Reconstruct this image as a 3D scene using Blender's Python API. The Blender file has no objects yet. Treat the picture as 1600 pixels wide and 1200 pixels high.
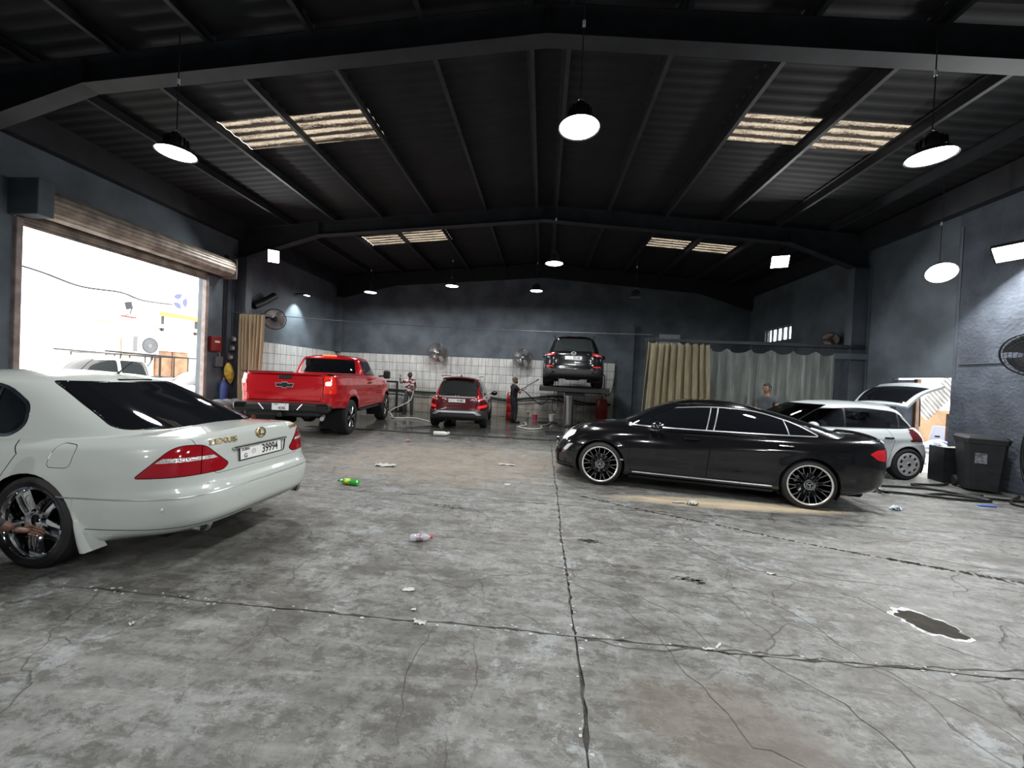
import bpy, bmesh, math, random
import numpy as np
from mathutils import Vector, Matrix
from mathutils.bvhtree import BVHTree

rnd = random.Random(7)
SC = bpy.context.scene
COL = SC.collection

# ------------------------------------------------------------------ camera
CAM_H = 1.6
YAW, PITCH, ROLL = math.radians(4.57), math.radians(-0.8), math.radians(2.6)
fw = Vector((-math.sin(YAW) * math.cos(PITCH), math.cos(YAW) * math.cos(PITCH), math.sin(PITCH)))
rt = Vector((math.cos(YAW), math.sin(YAW), 0))
up = rt.cross(fw)
cR = math.cos(ROLL) * rt + math.sin(ROLL) * up
cU = -math.sin(ROLL) * rt + math.cos(ROLL) * up
cam_d = bpy.data.cameras.new('camera')
cam_d.sensor_width = 36.0
cam_d.lens = 600.0 / 1600.0 * 36.0
cam_d.clip_start = 0.05
cam_d.clip_end = 300
cam = bpy.data.objects.new('camera', cam_d)
cam.matrix_world = Matrix(((cR.x, cU.x, -fw.x, 0), (cR.y, cU.y, -fw.y, 0), (cR.z, cU.z, -fw.z, CAM_H), (0, 0, 0, 1)))
COL.objects.link(cam)
SC.camera = cam

# ------------------------------------------------------------------ world and exposure
SC.view_settings.view_transform = 'Standard'
SC.view_settings.look = 'None'
SC.view_settings.gamma = 1.0
SC.view_settings.exposure = 0.0
SC.view_settings.use_curve_mapping = False
SC.cycles.use_denoising = True
SC.cycles.max_bounces = 8
SC.cycles.diffuse_bounces = 4
SC.cycles.glossy_bounces = 4
SC.cycles.transparent_max_bounces = 8
SC.cycles.caustics_reflective = False
SC.cycles.caustics_refractive = False
SC.cycles.sample_clamp_indirect = 4.0
W = bpy.data.worlds.new('hazy_sky')
SC.world = W
W.use_nodes = True
bg = W.node_tree.nodes['Background']
bg.inputs[0].default_value = (1.0, 0.985, 0.96, 1)
bg.inputs[1].default_value = 7.5

# ------------------------------------------------------------------ helpers
def link(o):
    COL.objects.link(o)
    return o

def tag(o, label=None, cat=None, group=None, kind=None):
    if label: o['label'] = label
    if cat: o['category'] = cat
    if group: o['group'] = group
    if kind: o['kind'] = kind
    return o

def empty(name, loc=(0, 0, 0), rz=0.0, label=None, cat=None, group=None, parent=None):
    o = bpy.data.objects.new(name, None)
    o.empty_display_size = 0.2
    link(o)
    o.location = loc
    o.rotation_euler = (0, 0, rz)
    o.parent = parent
    return tag(o, label, cat, group)

def from_mesh(name, me, mat=None, parent=None):
    o = bpy.data.objects.new(name, me)
    link(o)
    if mat is not None and not me.materials:
        me.materials.append(mat)
    o.parent = parent
    return o

class MB:
    """collects simple shapes into one mesh"""
    def __init__(self):
        self.v = []; self.f = []
    def add(self, vs, fs, M=None):
        n = len(self.v)
        if M is not None:
            vs = [M @ Vector(p) for p in vs]
        self.v += [tuple(p) for p in vs]
        self.f += [tuple(i + n for i in q) for q in fs]
        return self
    def box(self, c, s, M=None, b=0.0):
        hx, hy, hz = s[0] / 2, s[1] / 2, s[2] / 2
        if b <= 0:
            vs = [(c[0] + i * hx, c[1] + j * hy, c[2] + k * hz) for k in (-1, 1) for j in (-1, 1) for i in (-1, 1)]
            fs = [(0, 2, 3, 1), (4, 5, 7, 6), (0, 1, 5, 4), (2, 6, 7, 3), (0, 4, 6, 2), (1, 3, 7, 5)]
            return self.add(vs, fs, M)
        b = min(b, hx * .99, hy * .99, hz * .99)
        vs = []; idx = {}
        for k in (-1, 1):
            for j in (-1, 1):
                for i in (-1, 1):
                    for a in range(3):
                        p = [hx - b, hy - b, hz - b]
                        p[a] += b
                        idx[(i, j, k, a)] = len(vs)
                        vs.append((c[0] + i * p[0], c[1] + j * p[1], c[2] + k * p[2]))
        fs = []
        for a in range(3):
            o1, o2 = (a + 1) % 3, (a + 2) % 3
            for sg in (-1, 1):
                q = []
                for (u, w) in ((-1, -1), (1, -1), (1, 1), (-1, 1)):
                    t = [0, 0, 0]; t[a] = sg; t[o1] = u; t[o2] = w
                    q.append(idx[(t[0], t[1], t[2], a)])
                fs.append(tuple(q if sg > 0 else q[::-1]))
        for a in range(3):
            o1, o2 = (a + 1) % 3, (a + 2) % 3
            for u in (-1, 1):
                for w in (-1, 1):
                    q = []
                    for sg, ax in ((-1, o1), (1, o1), (1, o2), (-1, o2)):
                        t = [0, 0, 0]; t[a] = sg; t[o1] = u; t[o2] = w
                        q.append(idx[(t[0], t[1], t[2], ax)])
                    fs.append(tuple(q if u * w < 0 else q[::-1]))
        for k in (-1, 1):
            for j in (-1, 1):
                for i in (-1, 1):
                    q = [idx[(i, j, k, a)] for a in range(3)]
                    fs.append(tuple(q if i * j * k > 0 else q[::-1]))
        return self.add(vs, fs, M)
    def cyl(self, p0, p1, r0, r1=None, n=16, caps=True):
        r1 = r0 if r1 is None else r1
        p0, p1 = Vector(p0), Vector(p1)
        d = (p1 - p0)
        if d.length < 1e-9: return self
        d.normalize()
        a = d.orthogonal().normalized(); b = d.cross(a)
        vs = []
        for p, r in ((p0, r0), (p1, r1)):
            for i in range(n):
                t = 2 * math.pi * i / n
                vs.append(p + a * (r * math.cos(t)) + b * (r * math.sin(t)))
        fs = [(i, (i + 1) % n, n + (i + 1) % n, n + i) for i in range(n)]
        if caps:
            fs += [tuple(range(n))[::-1], tuple(range(n, 2 * n))]
        return self.add(vs, fs)
    def tube(self, pts, r, n=8, closed=False):
        pts = [Vector(p) for p in pts]
        m = len(pts)
        rs = r if isinstance(r, (list, tuple)) else [r] * m
        vs = []; prev = None
        for i, p in enumerate(pts):
            if closed:
                d = pts[(i + 1) % m] - pts[i - 1]
            else:
                d = pts[min(i + 1, m - 1)] - pts[max(i - 1, 0)]
            d.normalize()
            if prev is None:
                a = d.orthogonal().normalized()
            else:
                a = prev - d * prev.dot(d)
                a = a.normalized() if a.length > 1e-6 else d.orthogonal().normalized()
            prev = a
            b = d.cross(a)
            for k in range(n):
                t = 2 * math.pi * k / n
                vs.append(p + (a * math.cos(t) + b * math.sin(t)) * rs[i])
        fs = []
        for i in range(m if closed else m - 1):
            j = (i + 1) % m
            for k in range(n):
                fs.append((i * n + k, i * n + (k + 1) % n, j * n + (k + 1) % n, j * n + k))
        if not closed:
            fs += [tuple(range(n))[::-1], tuple(range((m - 1) * n, m * n))]
        return self.add(vs, fs)
    def lathe(self, prof, n=32, M=None, a0=0.0, a1=2 * math.pi):
        """prof [(r, h)] turned about local z"""
        full = abs(a1 - a0 - 2 * math.pi) < 1e-6
        m = n if full else n + 1
        vs = []; fs = []
        for r, h in prof:
            for i in range(m):
                t = a0 + (a1 - a0) * i / n
                vs.append((r * math.cos(t), r * math.sin(t), h))
        for j in range(len(prof) - 1):
            for i in range(n):
                k = (i + 1) % m
                fs.append((j * m + i, j * m + k, (j + 1) * m + k, (j + 1) * m + i))
        return self.add(vs, fs, M)
    def prism(self, poly, z0, z1, M=None):
        n = len(poly)
        vs = [(p[0], p[1], z0) for p in poly] + [(p[0], p[1], z1) for p in poly]
        fs = [(i, (i + 1) % n, n + (i + 1) % n, n + i) for i in range(n)]
        fs += [tuple(range(n))[::-1], tuple(range(n, 2 * n))]
        return self.add(vs, fs, M)
    def grid(self, rows, closed=False):
        """rows: list of equally long lists of points"""
        m = len(rows[0])
        vs = [p for r in rows for p in r]
        fs = []
        for i in range(len(rows) - 1):
            for j in range(m if closed else m - 1):
                k = (j + 1) % m
                fs.append((i * m + j, i * m + k, (i + 1) * m + k, (i + 1) * m + j))
        return self.add(vs, fs)
    def sphere(self, c, r, n=16, m=10, M=None):
        rr = r if isinstance(r, (tuple, list)) else (r, r, r)
        rows = []
        for i in range(m + 1):
            ph = math.pi * i / m
            rows.append([(c[0] + rr[0] * math.sin(ph) * math.cos(2 * math.pi * j / n), c[1] + rr[1] * math.sin(ph) * math.sin(2 * math.pi * j / n), c[2] + rr[2] * math.cos(ph)) for j in range(n)])
        vs = [p for r_ in rows for p in r_]
        fs = []
        for i in range(m):
            for j in range(n):
                k = (j + 1) % n
                fs.append((i * n + j, (i + 1) * n + j, (i + 1) * n + k, i * n + k))
        return self.add(vs, fs, M)
    def mesh(self, name, mat=None, smooth=True, angle=35, merge=False):
        me = bpy.data.meshes.new(name)
        me.from_pydata(self.v, [], self.f)
        if merge:
            bm = bmesh.new(); bm.from_mesh(me)
            bmesh.ops.remove_doubles(bm, verts=bm.verts, dist=1e-5)
            bmesh.ops.recalc_face_normals(bm, faces=bm.faces)
            bm.to_mesh(me); bm.free()
        me.validate()
        if smooth:
            me.shade_smooth()
            me.set_sharp_from_angle(angle=math.radians(angle))
        if mat is not None:
            me.materials.append(mat)
        return me
    def build(self, name, mat=None, parent=None, smooth=True, angle=35, merge=False):
        return from_mesh(name, self.mesh(name, mat, smooth, angle, merge), None, parent)

def copy_tree(o, parent=None):
    c = o.copy()
    COL.objects.link(c)
    c.parent = parent
    for ch in [x for x in o.children]:
        copy_tree(ch, c)
    return c

def pchip(xs, ys):
    xs = np.asarray(xs, float); ys = np.asarray(ys, float)
    if len(xs) == 2:
        return lambda x: np.interp(x, xs, ys)
    h = np.diff(xs); d = np.diff(ys) / h
    m = np.zeros_like(ys)
    for i in range(1, len(xs) - 1):
        if d[i - 1] * d[i] > 0:
            w1, w2 = 2 * h[i] + h[i - 1], h[i] + 2 * h[i - 1]
            m[i] = (w1 + w2) / (w1 / d[i - 1] + w2 / d[i])
    m[0], m[-1] = d[0], d[-1]
    def f(x):
        x = np.clip(np.asarray(x, float), xs[0], xs[-1])
        i = np.clip(np.searchsorted(xs, x) - 1, 0, len(xs) - 2)
        t = (x - xs[i]) / h[i]
        return (ys[i] * (1 + 2 * t) * (1 - t) ** 2 + m[i] * h[i] * t * (1 - t) ** 2 + ys[i + 1] * t * t * (3 - 2 * t) + m[i + 1] * h[i] * t * t * (t - 1))
    return f

def smooth_path(pts, n=8):
    """Catmull-Rom through 3D points"""
    P = [Vector(p) for p in pts]
    out = []
    for i in range(len(P) - 1):
        p0, p1, p2, p3 = P[max(i - 1, 0)], P[i], P[i + 1], P[min(i + 2, len(P) - 1)]
        for k in range(n):
            t = k / n
            out.append(0.5 * ((2 * p1) + (p2 - p0) * t + (2 * p0 - 5 * p1 + 4 * p2 - p3) * t * t + (3 * p1 - p0 - 3 * p2 + p3) * t ** 3))
    out.append(P[-1])
    return out

# ------------------------------------------------------------------ materials
def mat(name, col, rough=0.5, metal=0.0, coat=0.0, spec=0.5, emit=None, estr=0.0, var=0.0, vscale=8.0, bump=0.0, bscale=40.0, col2=None, trans=0.0, alpha=1.0):
    m = bpy.data.materials.new(name)
    m.use_nodes = True
    nt = m.node_tree
    b = nt.nodes['Principled BSDF']
    b.inputs['Base Color'].default_value = (*col, 1)
    b.inputs['Roughness'].default_value = rough
    b.inputs['Metallic'].default_value = metal
    b.inputs['Specular IOR Level'].default_value = spec
    b.inputs['Coat Weight'].default_value = coat
    b.inputs['Coat Roughness'].default_value = 0.03
    b.inputs['Transmission Weight'].default_value = trans
    b.inputs['Alpha'].default_value = alpha
    if emit is not None:
        b.inputs['Emission Color'].default_value = (*emit, 1)
        b.inputs['Emission Strength'].default_value = estr
    tc = None
    if var > 0 or bump > 0:
        tc = nt.nodes.new('ShaderNodeTexCoord')
    if var > 0:
        n = nt.nodes.new('ShaderNodeTexNoise')
        n.inputs['Scale'].default_value = vscale
        n.inputs['Detail'].default_value = 6
        nt.links.new(tc.outputs['Object'], n.inputs['Vector'])
        r = nt.nodes.new('ShaderNodeValToRGB')
        c2 = col2 if col2 else tuple(max(0, c * (1 - var)) for c in col)
        c1 = col if col2 else tuple(min(1, c * (1 + var)) for c in col)
        r.color_ramp.elements[0].position = 0.35; r.color_ramp.elements[0].color = (*c2, 1)
        r.color_ramp.elements[1].position = 0.65; r.color_ramp.elements[1].color = (*c1, 1)
        nt.links.new(n.outputs['Fac'], r.inputs['Fac'])
        nt.links.new(r.outputs['Color'], b.inputs['Base Color'])
    if bump > 0:
        n2 = nt.nodes.new('ShaderNodeTexNoise')
        n2.inputs['Scale'].default_value = bscale
        n2.inputs['Detail'].default_value = 5
        nt.links.new(tc.outputs['Object'], n2.inputs['Vector'])
        bp = nt.nodes.new('ShaderNodeBump')
        bp.inputs['Strength'].default_value = bump
        bp.inputs['Distance'].default_value = 0.02
        nt.links.new(n2.outputs['Fac'], bp.inputs['Height'])
        nt.links.new(bp.outputs['Normal'], b.inputs['Normal'])
    return m

def emat(name, col, strength):
    m = bpy.data.materials.new(name)
    m.use_nodes = True
    nt = m.node_tree
    nt.nodes.remove(nt.nodes['Principled BSDF'])
    e = nt.nodes.new('ShaderNodeEmission')
    e.inputs[0].default_value = (*col, 1)
    e.inputs[1].default_value = strength
    nt.links.new(e.outputs[0], nt.nodes['Material Output'].inputs[0])
    return m

class NT:
    """small node-graph helper"""
    def __init__(self, m):
        self.nt = m.node_tree
    def n(self, typ, **kw):
        nd = self.nt.nodes.new(typ)
        for k, v in kw.items():
            if k in nd.inputs: nd.inputs[k].default_value = v
            else: setattr(nd, k, v)
        return nd
    def l(self, a, b):
        self.nt.links.new(a, b)
    def math(self, op, a, b=None, clamp=False):
        nd = self.nt.nodes.new('ShaderNodeMath'); nd.operation = op; nd.use_clamp = clamp
        for i, x in enumerate((a, b)):
            if x is None: continue
            if isinstance(x, (int, float)): nd.inputs[i].default_value = x
            else: self.nt.links.new(x, nd.inputs[i])
        return nd.outputs[0]
    def noise(self, vec, scale, detail=5, rough=0.55, dist=0.0):
        nd = self.n('ShaderNodeTexNoise', Scale=scale, Detail=detail, Roughness=rough, Distortion=dist)
        self.l(vec, nd.inputs['Vector'])
        return nd.outputs['Fac']
    def ramp(self, fac, p0, p1, c0=0.0, c1=1.0):
        nd = self.nt.nodes.new('ShaderNodeMapRange')
        nd.inputs['From Min'].default_value = p0; nd.inputs['From Max'].default_value = p1
        nd.inputs['To Min'].default_value = c0; nd.inputs['To Max'].default_value = c1
        self.l(fac, nd.inputs['Value'])
        return nd.outputs[0]
    def mix(self, fac, a, b):
        nd = self.nt.nodes.new('ShaderNodeMix'); nd.data_type = 'RGBA'
        if isinstance(fac, (int, float)): nd.inputs[0].default_value = fac
        else: self.l(fac, nd.inputs[0])
        for i, x in ((6, a), (7, b)):
            if isinstance(x, tuple): nd.inputs[i].default_value = (*x, 1)
            else: self.l(x, nd.inputs[i])
        return nd.outputs[2]

M = {}
M['wall'] = mat('slate_wall_paint', (0.105, 0.128, 0.150), 0.75, var=0.28, vscale=1.3, bump=0.25, bscale=60)
M['wall_rough'] = mat('slate_block_paint', (0.078, 0.093, 0.118), 0.8, var=0.3, vscale=2.2, bump=0.8, bscale=16)
M['steel'] = mat('dark_painted_steel', (0.020, 0.022, 0.027), 0.6, var=0.3, vscale=3)
M['roof'] = mat('dark_roof_sheet', (0.009, 0.0095, 0.011), 0.8, var=0.35, vscale=2.5)
M['column'] = mat('column_paint', (0.09, 0.105, 0.125), 0.65, var=0.2, vscale=2)
M['black'] = mat('black_plastic', (0.012, 0.012, 0.013), 0.5)
M['blackgloss'] = mat('black_gloss', (0.008, 0.008, 0.009), 0.12)
M['rubber'] = mat('tyre_rubber', (0.014, 0.014, 0.015), 0.7, bump=0.15, bscale=120)
M['trim'] = mat('bright_trim', (0.80, 0.81, 0.83), 0.28, 0.85)
M['gap'] = mat('shut_line', (0.003, 0.003, 0.003), 0.9)
M['chrome'] = mat('chrome', (0.85, 0.86, 0.88), 0.06, 1.0)
M['dchrome'] = mat('dark_chrome', (0.25, 0.25, 0.27), 0.12, 1.0)
M['silver'] = mat('silver_paint', (0.50, 0.51, 0.52), 0.35, 0.25)
M['alu'] = mat('aluminium', (0.62, 0.63, 0.65), 0.28, 1.0)
M['gold'] = mat('gold_plate', (0.75, 0.52, 0.18), 0.18, 1.0)
M['glass'] = mat('tinted_glass', (0.006, 0.007, 0.009), 0.03, spec=0.6)
M['glass_grey'] = mat('smoked_glass', (0.03, 0.034, 0.034), 0.04, spec=0.6)
M['plate'] = mat('plate_white', (0.80, 0.80, 0.78), 0.4)
M['ink'] = mat('plate_ink', (0.01, 0.01, 0.012), 0.5)
M['inkgrey'] = mat('plate_seal', (0.45, 0.47, 0.48), 0.5)
M['skin_brown'] = mat('skin_brown', (0.10, 0.045, 0.028), 0.5)
M['skin_tan'] = mat('skin_tan', (0.30, 0.16, 0.10), 0.5)
M['hair'] = mat('dark_hair', (0.008, 0.007, 0.007), 0.6)
M['white'] = mat('white_plastic', (0.78, 0.78, 0.76), 0.4)
M['paper'] = mat('paper_white', (0.50, 0.50, 0.47), 0.8, var=0.1)
M['red'] = mat('red_enamel', (0.30, 0.018, 0.015), 0.35, var=0.25, vscale=6)
M['redbox'] = mat('red_box', (0.22, 0.02, 0.02), 0.5)
M['greybox'] = mat('grey_box', (0.12, 0.13, 0.14), 0.5)
M['hose'] = mat('dark_hose', (0.010, 0.013, 0.011), 0.45)
M['hose_green'] = mat('green_hose', (0.012, 0.035, 0.022), 0.45)
M['hose_white'] = mat('pale_hose', (0.55, 0.55, 0.5), 0.5)
M['lens'] = emat('lamp_lens', (1.0, 1.0, 1.0), 24)
M['lens_far'] = emat('lamp_lens_warm', (1.0, 0.98, 0.88), 14)
M['lens_off'] = mat('lamp_lens_unlit', (0.25, 0.26, 0.26), 0.3)
# ================================================================== the hall
XL, XR, YB, YF = -9.02, 8.15, 16.1, -6.0
RX = -0.15
def roofz(x): return 6.47 - 0.083 * abs(x - RX)

# ---- concrete floor -------------------------------------------------
def floor_material():
    m = bpy.data.materials.new('cracked_concrete')
    m.use_nodes = True
    g = NT(m)
    b = m.node_tree.nodes['Principled BSDF']
    pos = g.n('ShaderNodeNewGeometry').outputs['Position']
    sep = g.n('ShaderNodeSeparateXYZ'); g.l(pos, sep.inputs[0])
    X, Y = sep.outputs[0], sep.outputs[1]
    def mp0(a, b_):
        q = g.n('ShaderNodeMapping'); q.inputs['Scale'].default_value = (a, b_, 1); q.inputs['Rotation'].default_value = (0, 0, 0.4); g.l(pos, q.inputs['Vector']); return q.outputs[0]
    big = g.noise(pos, 0.55, 4, 0.6)
    mid = g.noise(pos, 2.3, 8, 0.65, 0.6)
    fine = g.noise(pos, 22, 6, 0.7)
    speck = g.noise(pos, 70, 3, 0.6)
    # scrubbed, peeling coat: pale blue-grey patches over brownish concrete
    base = g.mix(g.ramp(mid, 0.38, 0.62), (0.080, 0.075, 0.064), (0.218, 0.216, 0.198))
    base = g.mix(g.ramp(big, 0.35, 0.7, 0.0, 0.55), base, (0.245, 0.265, 0.265))
    # chips of old coating
    chips = g.math('MULTIPLY', g.ramp(g.noise(pos, 3.4, 9, 0.72, 0.3), 0.55, 0.575), g.ramp(g.noise(pos, 0.8, 3), 0.47, 0.56))
    base = g.mix(g.math('MULTIPLY', chips, 0.75), base, (0.31, 0.34, 0.345))
    # flaking coat: hard-edged pale scales over brown-grey screed
    fl = g.noise(mp0(1.0, 1.5), 1.9, 13, 0.80, 0.25)
    base = g.mix(g.ramp(fl, 0.525, 0.545, 0, 0.50), base, (0.290, 0.305, 0.298))
    fl2 = g.noise(mp0(1.3, 2.2), 4.6, 12, 0.82, 0.3)
    base = g.mix(g.ramp(fl2, 0.485, 0.455, 0, 0.66), base, (0.062, 0.056, 0.046))
    # dark spots and grime
    grime = g.math('MULTIPLY', g.ramp(g.noise(pos, 5.5, 8, 0.7, 0.8), 0.58, 0.70), g.ramp(g.noise(pos, 0.65, 2), 0.42, 0.58))
    base = g.mix(g.math('MULTIPLY', grime, 0.7), base, (0.052, 0.049, 0.042))
    base = g.mix(g.ramp(speck, 0.63, 0.72, 0, 0.45), base, (0.06, 0.058, 0.052))
    base = g.mix(g.ramp(fine, 0.35, 0.62, 0.42, 0.0), base, (0.035, 0.034, 0.030))
    fleck = g.noise(mp0(0.7, 1.6), 9.0, 7, 0.72, 0.5)
    base = g.mix(g.ramp(fleck, 0.57, 0.66, 0, 0.55), base, (0.055, 0.052, 0.045))
    base = g.mix(g.ramp(fleck, 0.42, 0.33, 0, 0.45), base, (0.33, 0.34, 0.33))
    # drag streaks along the hall's width
    mp = g.n('ShaderNodeMapping'); mp.inputs['Scale'].default_value = (0.55, 4.2, 1); mp.inputs['Rotation'].default_value = (0, 0, 0.25)
    g.l(pos, mp.inputs['Vector'])
    streak = g.noise(mp.outputs[0], 2.0, 6, 0.65, 0.4)
    base = g.mix(g.ramp(streak, 0.52, 0.70, 0, 0.45), base, (0.30, 0.30, 0.285))
    base = g.mix(g.ramp(streak, 0.47, 0.33, 0, 0.55), base, (0.062, 0.058, 0.050))
    # sandy mud trodden in around the middle of the hall
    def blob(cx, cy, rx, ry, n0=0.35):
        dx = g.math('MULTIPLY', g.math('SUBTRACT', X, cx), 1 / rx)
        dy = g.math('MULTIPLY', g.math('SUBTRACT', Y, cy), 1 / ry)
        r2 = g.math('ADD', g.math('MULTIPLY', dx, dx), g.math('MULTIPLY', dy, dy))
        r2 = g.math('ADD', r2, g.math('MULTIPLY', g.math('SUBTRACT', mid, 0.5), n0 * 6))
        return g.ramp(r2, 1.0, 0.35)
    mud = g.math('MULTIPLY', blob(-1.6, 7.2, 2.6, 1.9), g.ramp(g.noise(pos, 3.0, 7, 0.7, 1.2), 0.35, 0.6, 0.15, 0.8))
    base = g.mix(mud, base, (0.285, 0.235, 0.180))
    sun_strip = g.math('MULTIPLY', blob(2.6, 5.50, 1.75, 0.25, 0.10), g.ramp(streak, 0.35, 0.6, 0.45, 0.95))  # pale strip beside the black saloon: sunlight painted into the floor colour
    base = g.mix(sun_strip, base, (0.62, 0.51, 0.35))
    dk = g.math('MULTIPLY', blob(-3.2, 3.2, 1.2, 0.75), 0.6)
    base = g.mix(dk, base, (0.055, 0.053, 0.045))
    br = g.math('MULTIPLY', blob(0.95, 1.9, 0.55, 0.35), 0.5)
    base = g.mix(br, base, (0.12, 0.095, 0.065))
    # hairline crazing
    wn = g.n('ShaderNodeTexNoise', Scale=1.6, Detail=4.0); g.l(pos, wn.inputs['Vector'])
    wv = g.n('ShaderNodeVectorMath', operation='MULTIPLY_ADD'); g.l(wn.outputs['Color'], wv.inputs[0]); wv.inputs[1].default_value = (0.55, 0.55, 0); g.l(pos, wv.inputs[2])
    vo = g.n('ShaderNodeTexVoronoi', feature='DISTANCE_TO_EDGE', Scale=1.05); g.l(wv.outputs[0], vo.inputs['Vector'])
    crack = g.math('MULTIPLY', g.ramp(vo.outputs['Distance'], 0.0055, 0.0015), g.ramp(g.noise(pos, 0.9, 3), 0.45, 0.55))
    base = g.mix(g.math('MULTIPLY', crack, 0.5), base, (0.03, 0.028, 0.025))
    # wet wash bay at the back
    wet = g.math('MULTIPLY', g.ramp(g.math('ADD', Y, g.ramp(mid, 0.3, 0.7, -1.2, 1.2)), 8.6, 10.6), g.ramp(g.noise(pos, 1.1, 5, 0.6, 0.5), 0.35, 0.5, 0.55, 1.0))
    small = g.math('MULTIPLY', g.ramp(g.noise(pos, 1.4, 5, 0.6, 0.6), 0.66, 0.72), 0.8)
    base = g.mix(g.math('MULTIPLY', wet, 0.62), base, (0.035, 0.036, 0.034))
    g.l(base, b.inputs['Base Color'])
    rough = g.ramp(mid, 0.3, 0.7, 0.42, 0.68)
    mr = g.n('ShaderNodeMix'); mr.data_type = 'FLOAT'
    g.l(wet, mr.inputs[0]); g.l(rough, mr.inputs[2]); mr.inputs[3].default_value = 0.06
    g.l(mr.outputs[0], b.inputs['Roughness'])
    b.inputs['Specular IOR Level'].default_value = 0.45
    hgt = g.math('ADD', g.math('MULTIPLY', fine, 0.35), g.math('ADD', mid, g.math('MULTIPLY', crack, -0.8)))
    hgt = g.math('MULTIPLY', hgt, g.ramp(wet, 0.0, 1.0, 1.0, 0.12))
    bp = g.n('ShaderNodeBump', Strength=0.5, Distance=0.015)
    g.l(hgt, bp.inputs['Height']); g.l(bp.outputs[0], b.inputs['Normal'])
    return m
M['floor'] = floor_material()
M['joint'] = mat('joint_dirt', (0.105, 0.100, 0.090), 0.9, var=0.4, vscale=20, bump=0.6, bscale=90)
M['crumb'] = mat('pale_spall', (0.42, 0.43, 0.41), 0.8, var=0.2, vscale=30)
M['stain'] = mat('oil_stain', (0.022, 0.018, 0.011), 0.7, var=0.5, spec=0.2, vscale=12)
M['crackmat'] = mat('crack_dirt', (0.070, 0.066, 0.058), 0.9, var=0.4, vscale=15)

floor = tag(MB().box(((XL + XR) / 2, (YB + YF) / 2, -0.06), (XR - XL + 0.4, YB - YF + 0.4, 0.07)).build('floor', M['joint'], smooth=False), 'grey concrete hall floor with cracked slabs and dark joints', 'floor', kind='structure')
xs_j = [XL - 0.1, 0.27, XR + 0.1]
ys_j = [YF - 0.1, -2.9, 2.42, 4.98, 10.28, YB + 0.1]
def wob(x, y, s):
    return (0.5 * math.sin(x * 2.1 + s) + 0.3 * math.sin(x * 5.3 + 1.7 * s) + 0.2 * math.sin(x * 13.0 + y + s * 3)) * 0.018
for i in range(2):
    for j in range(5):
        x0, x1, y0, y1 = xs_j[i], xs_j[i + 1], ys_j[j], ys_j[j + 1]
        g_ = 0.0045
        poly = []
        n = 130; m_ = 70
        rag = lambda: rnd.uniform(0, 0.016) if rnd.random() < 0.4 else 0
        for k in range(n):
            x = x0 + (x1 - x0) * k / n
            poly.append((max(x, x0 + g_), y0 + wob(x, y0, j) + g_ * (0.4 if j in (3,) else 1) + rag()))
        for k in range(m_):
            y = y0 + (y1 - y0) * k / m_
            poly.append((x1 + wob(y, x1, i + 9) * 0.7 - g_ - rag(), y))
        for k in range(n):
            x = x1 - (x1 - x0) * k / n
            poly.append((x, y1 + wob(x, y1, j + 1) - g_ - rag()))
        for k in range(m_):
            y = y1 - (y1 - y0) * k / m_
            poly.append((x0 + wob(y, x0, i + 8) * 0.7 + g_ + rag(), y))
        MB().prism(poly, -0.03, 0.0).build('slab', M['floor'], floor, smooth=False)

# long cracks wandering through the slabs
def strip(path, w, z=0.0012):
    mb = MB(); L = []; Rr = []
    for k, p in enumerate(path):
        a = path[max(k - 1, 0)]; c = path[min(k + 1, len(path) - 1)]
        d = Vector((c[0] - a[0], c[1] - a[1])).normalized()
        ww = w * rnd.uniform(0.35, 1.3) * (0.3 if k in (0, len(path) - 1) else 1)
        L.append((p[0] - d.y * ww, p[1] + d.x * ww, z)); Rr.append((p[0] + d.y * ww, p[1] - d.x * ww, z))
    mb.grid([L, Rr])
    return mb
def crack(pts, w=0.006):
    path = []
    for (a, c) in zip(pts[:-1], pts[1:]):
        n = max(2, int(math.hypot(c[0] - a[0], c[1] - a[1]) / 0.07))
        for k in range(n):
            t = k / n
            path.append((a[0] + (c[0] - a[0]) * t + rnd.gauss(0, 0.012), a[1] + (c[1] - a[1]) * t + rnd.gauss(0, 0.012)))
    path.append(pts[-1])
    mb = strip(path, w)
    o = mb.build('crack', M['crackmat'], floor, smooth=False)
    return o
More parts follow.
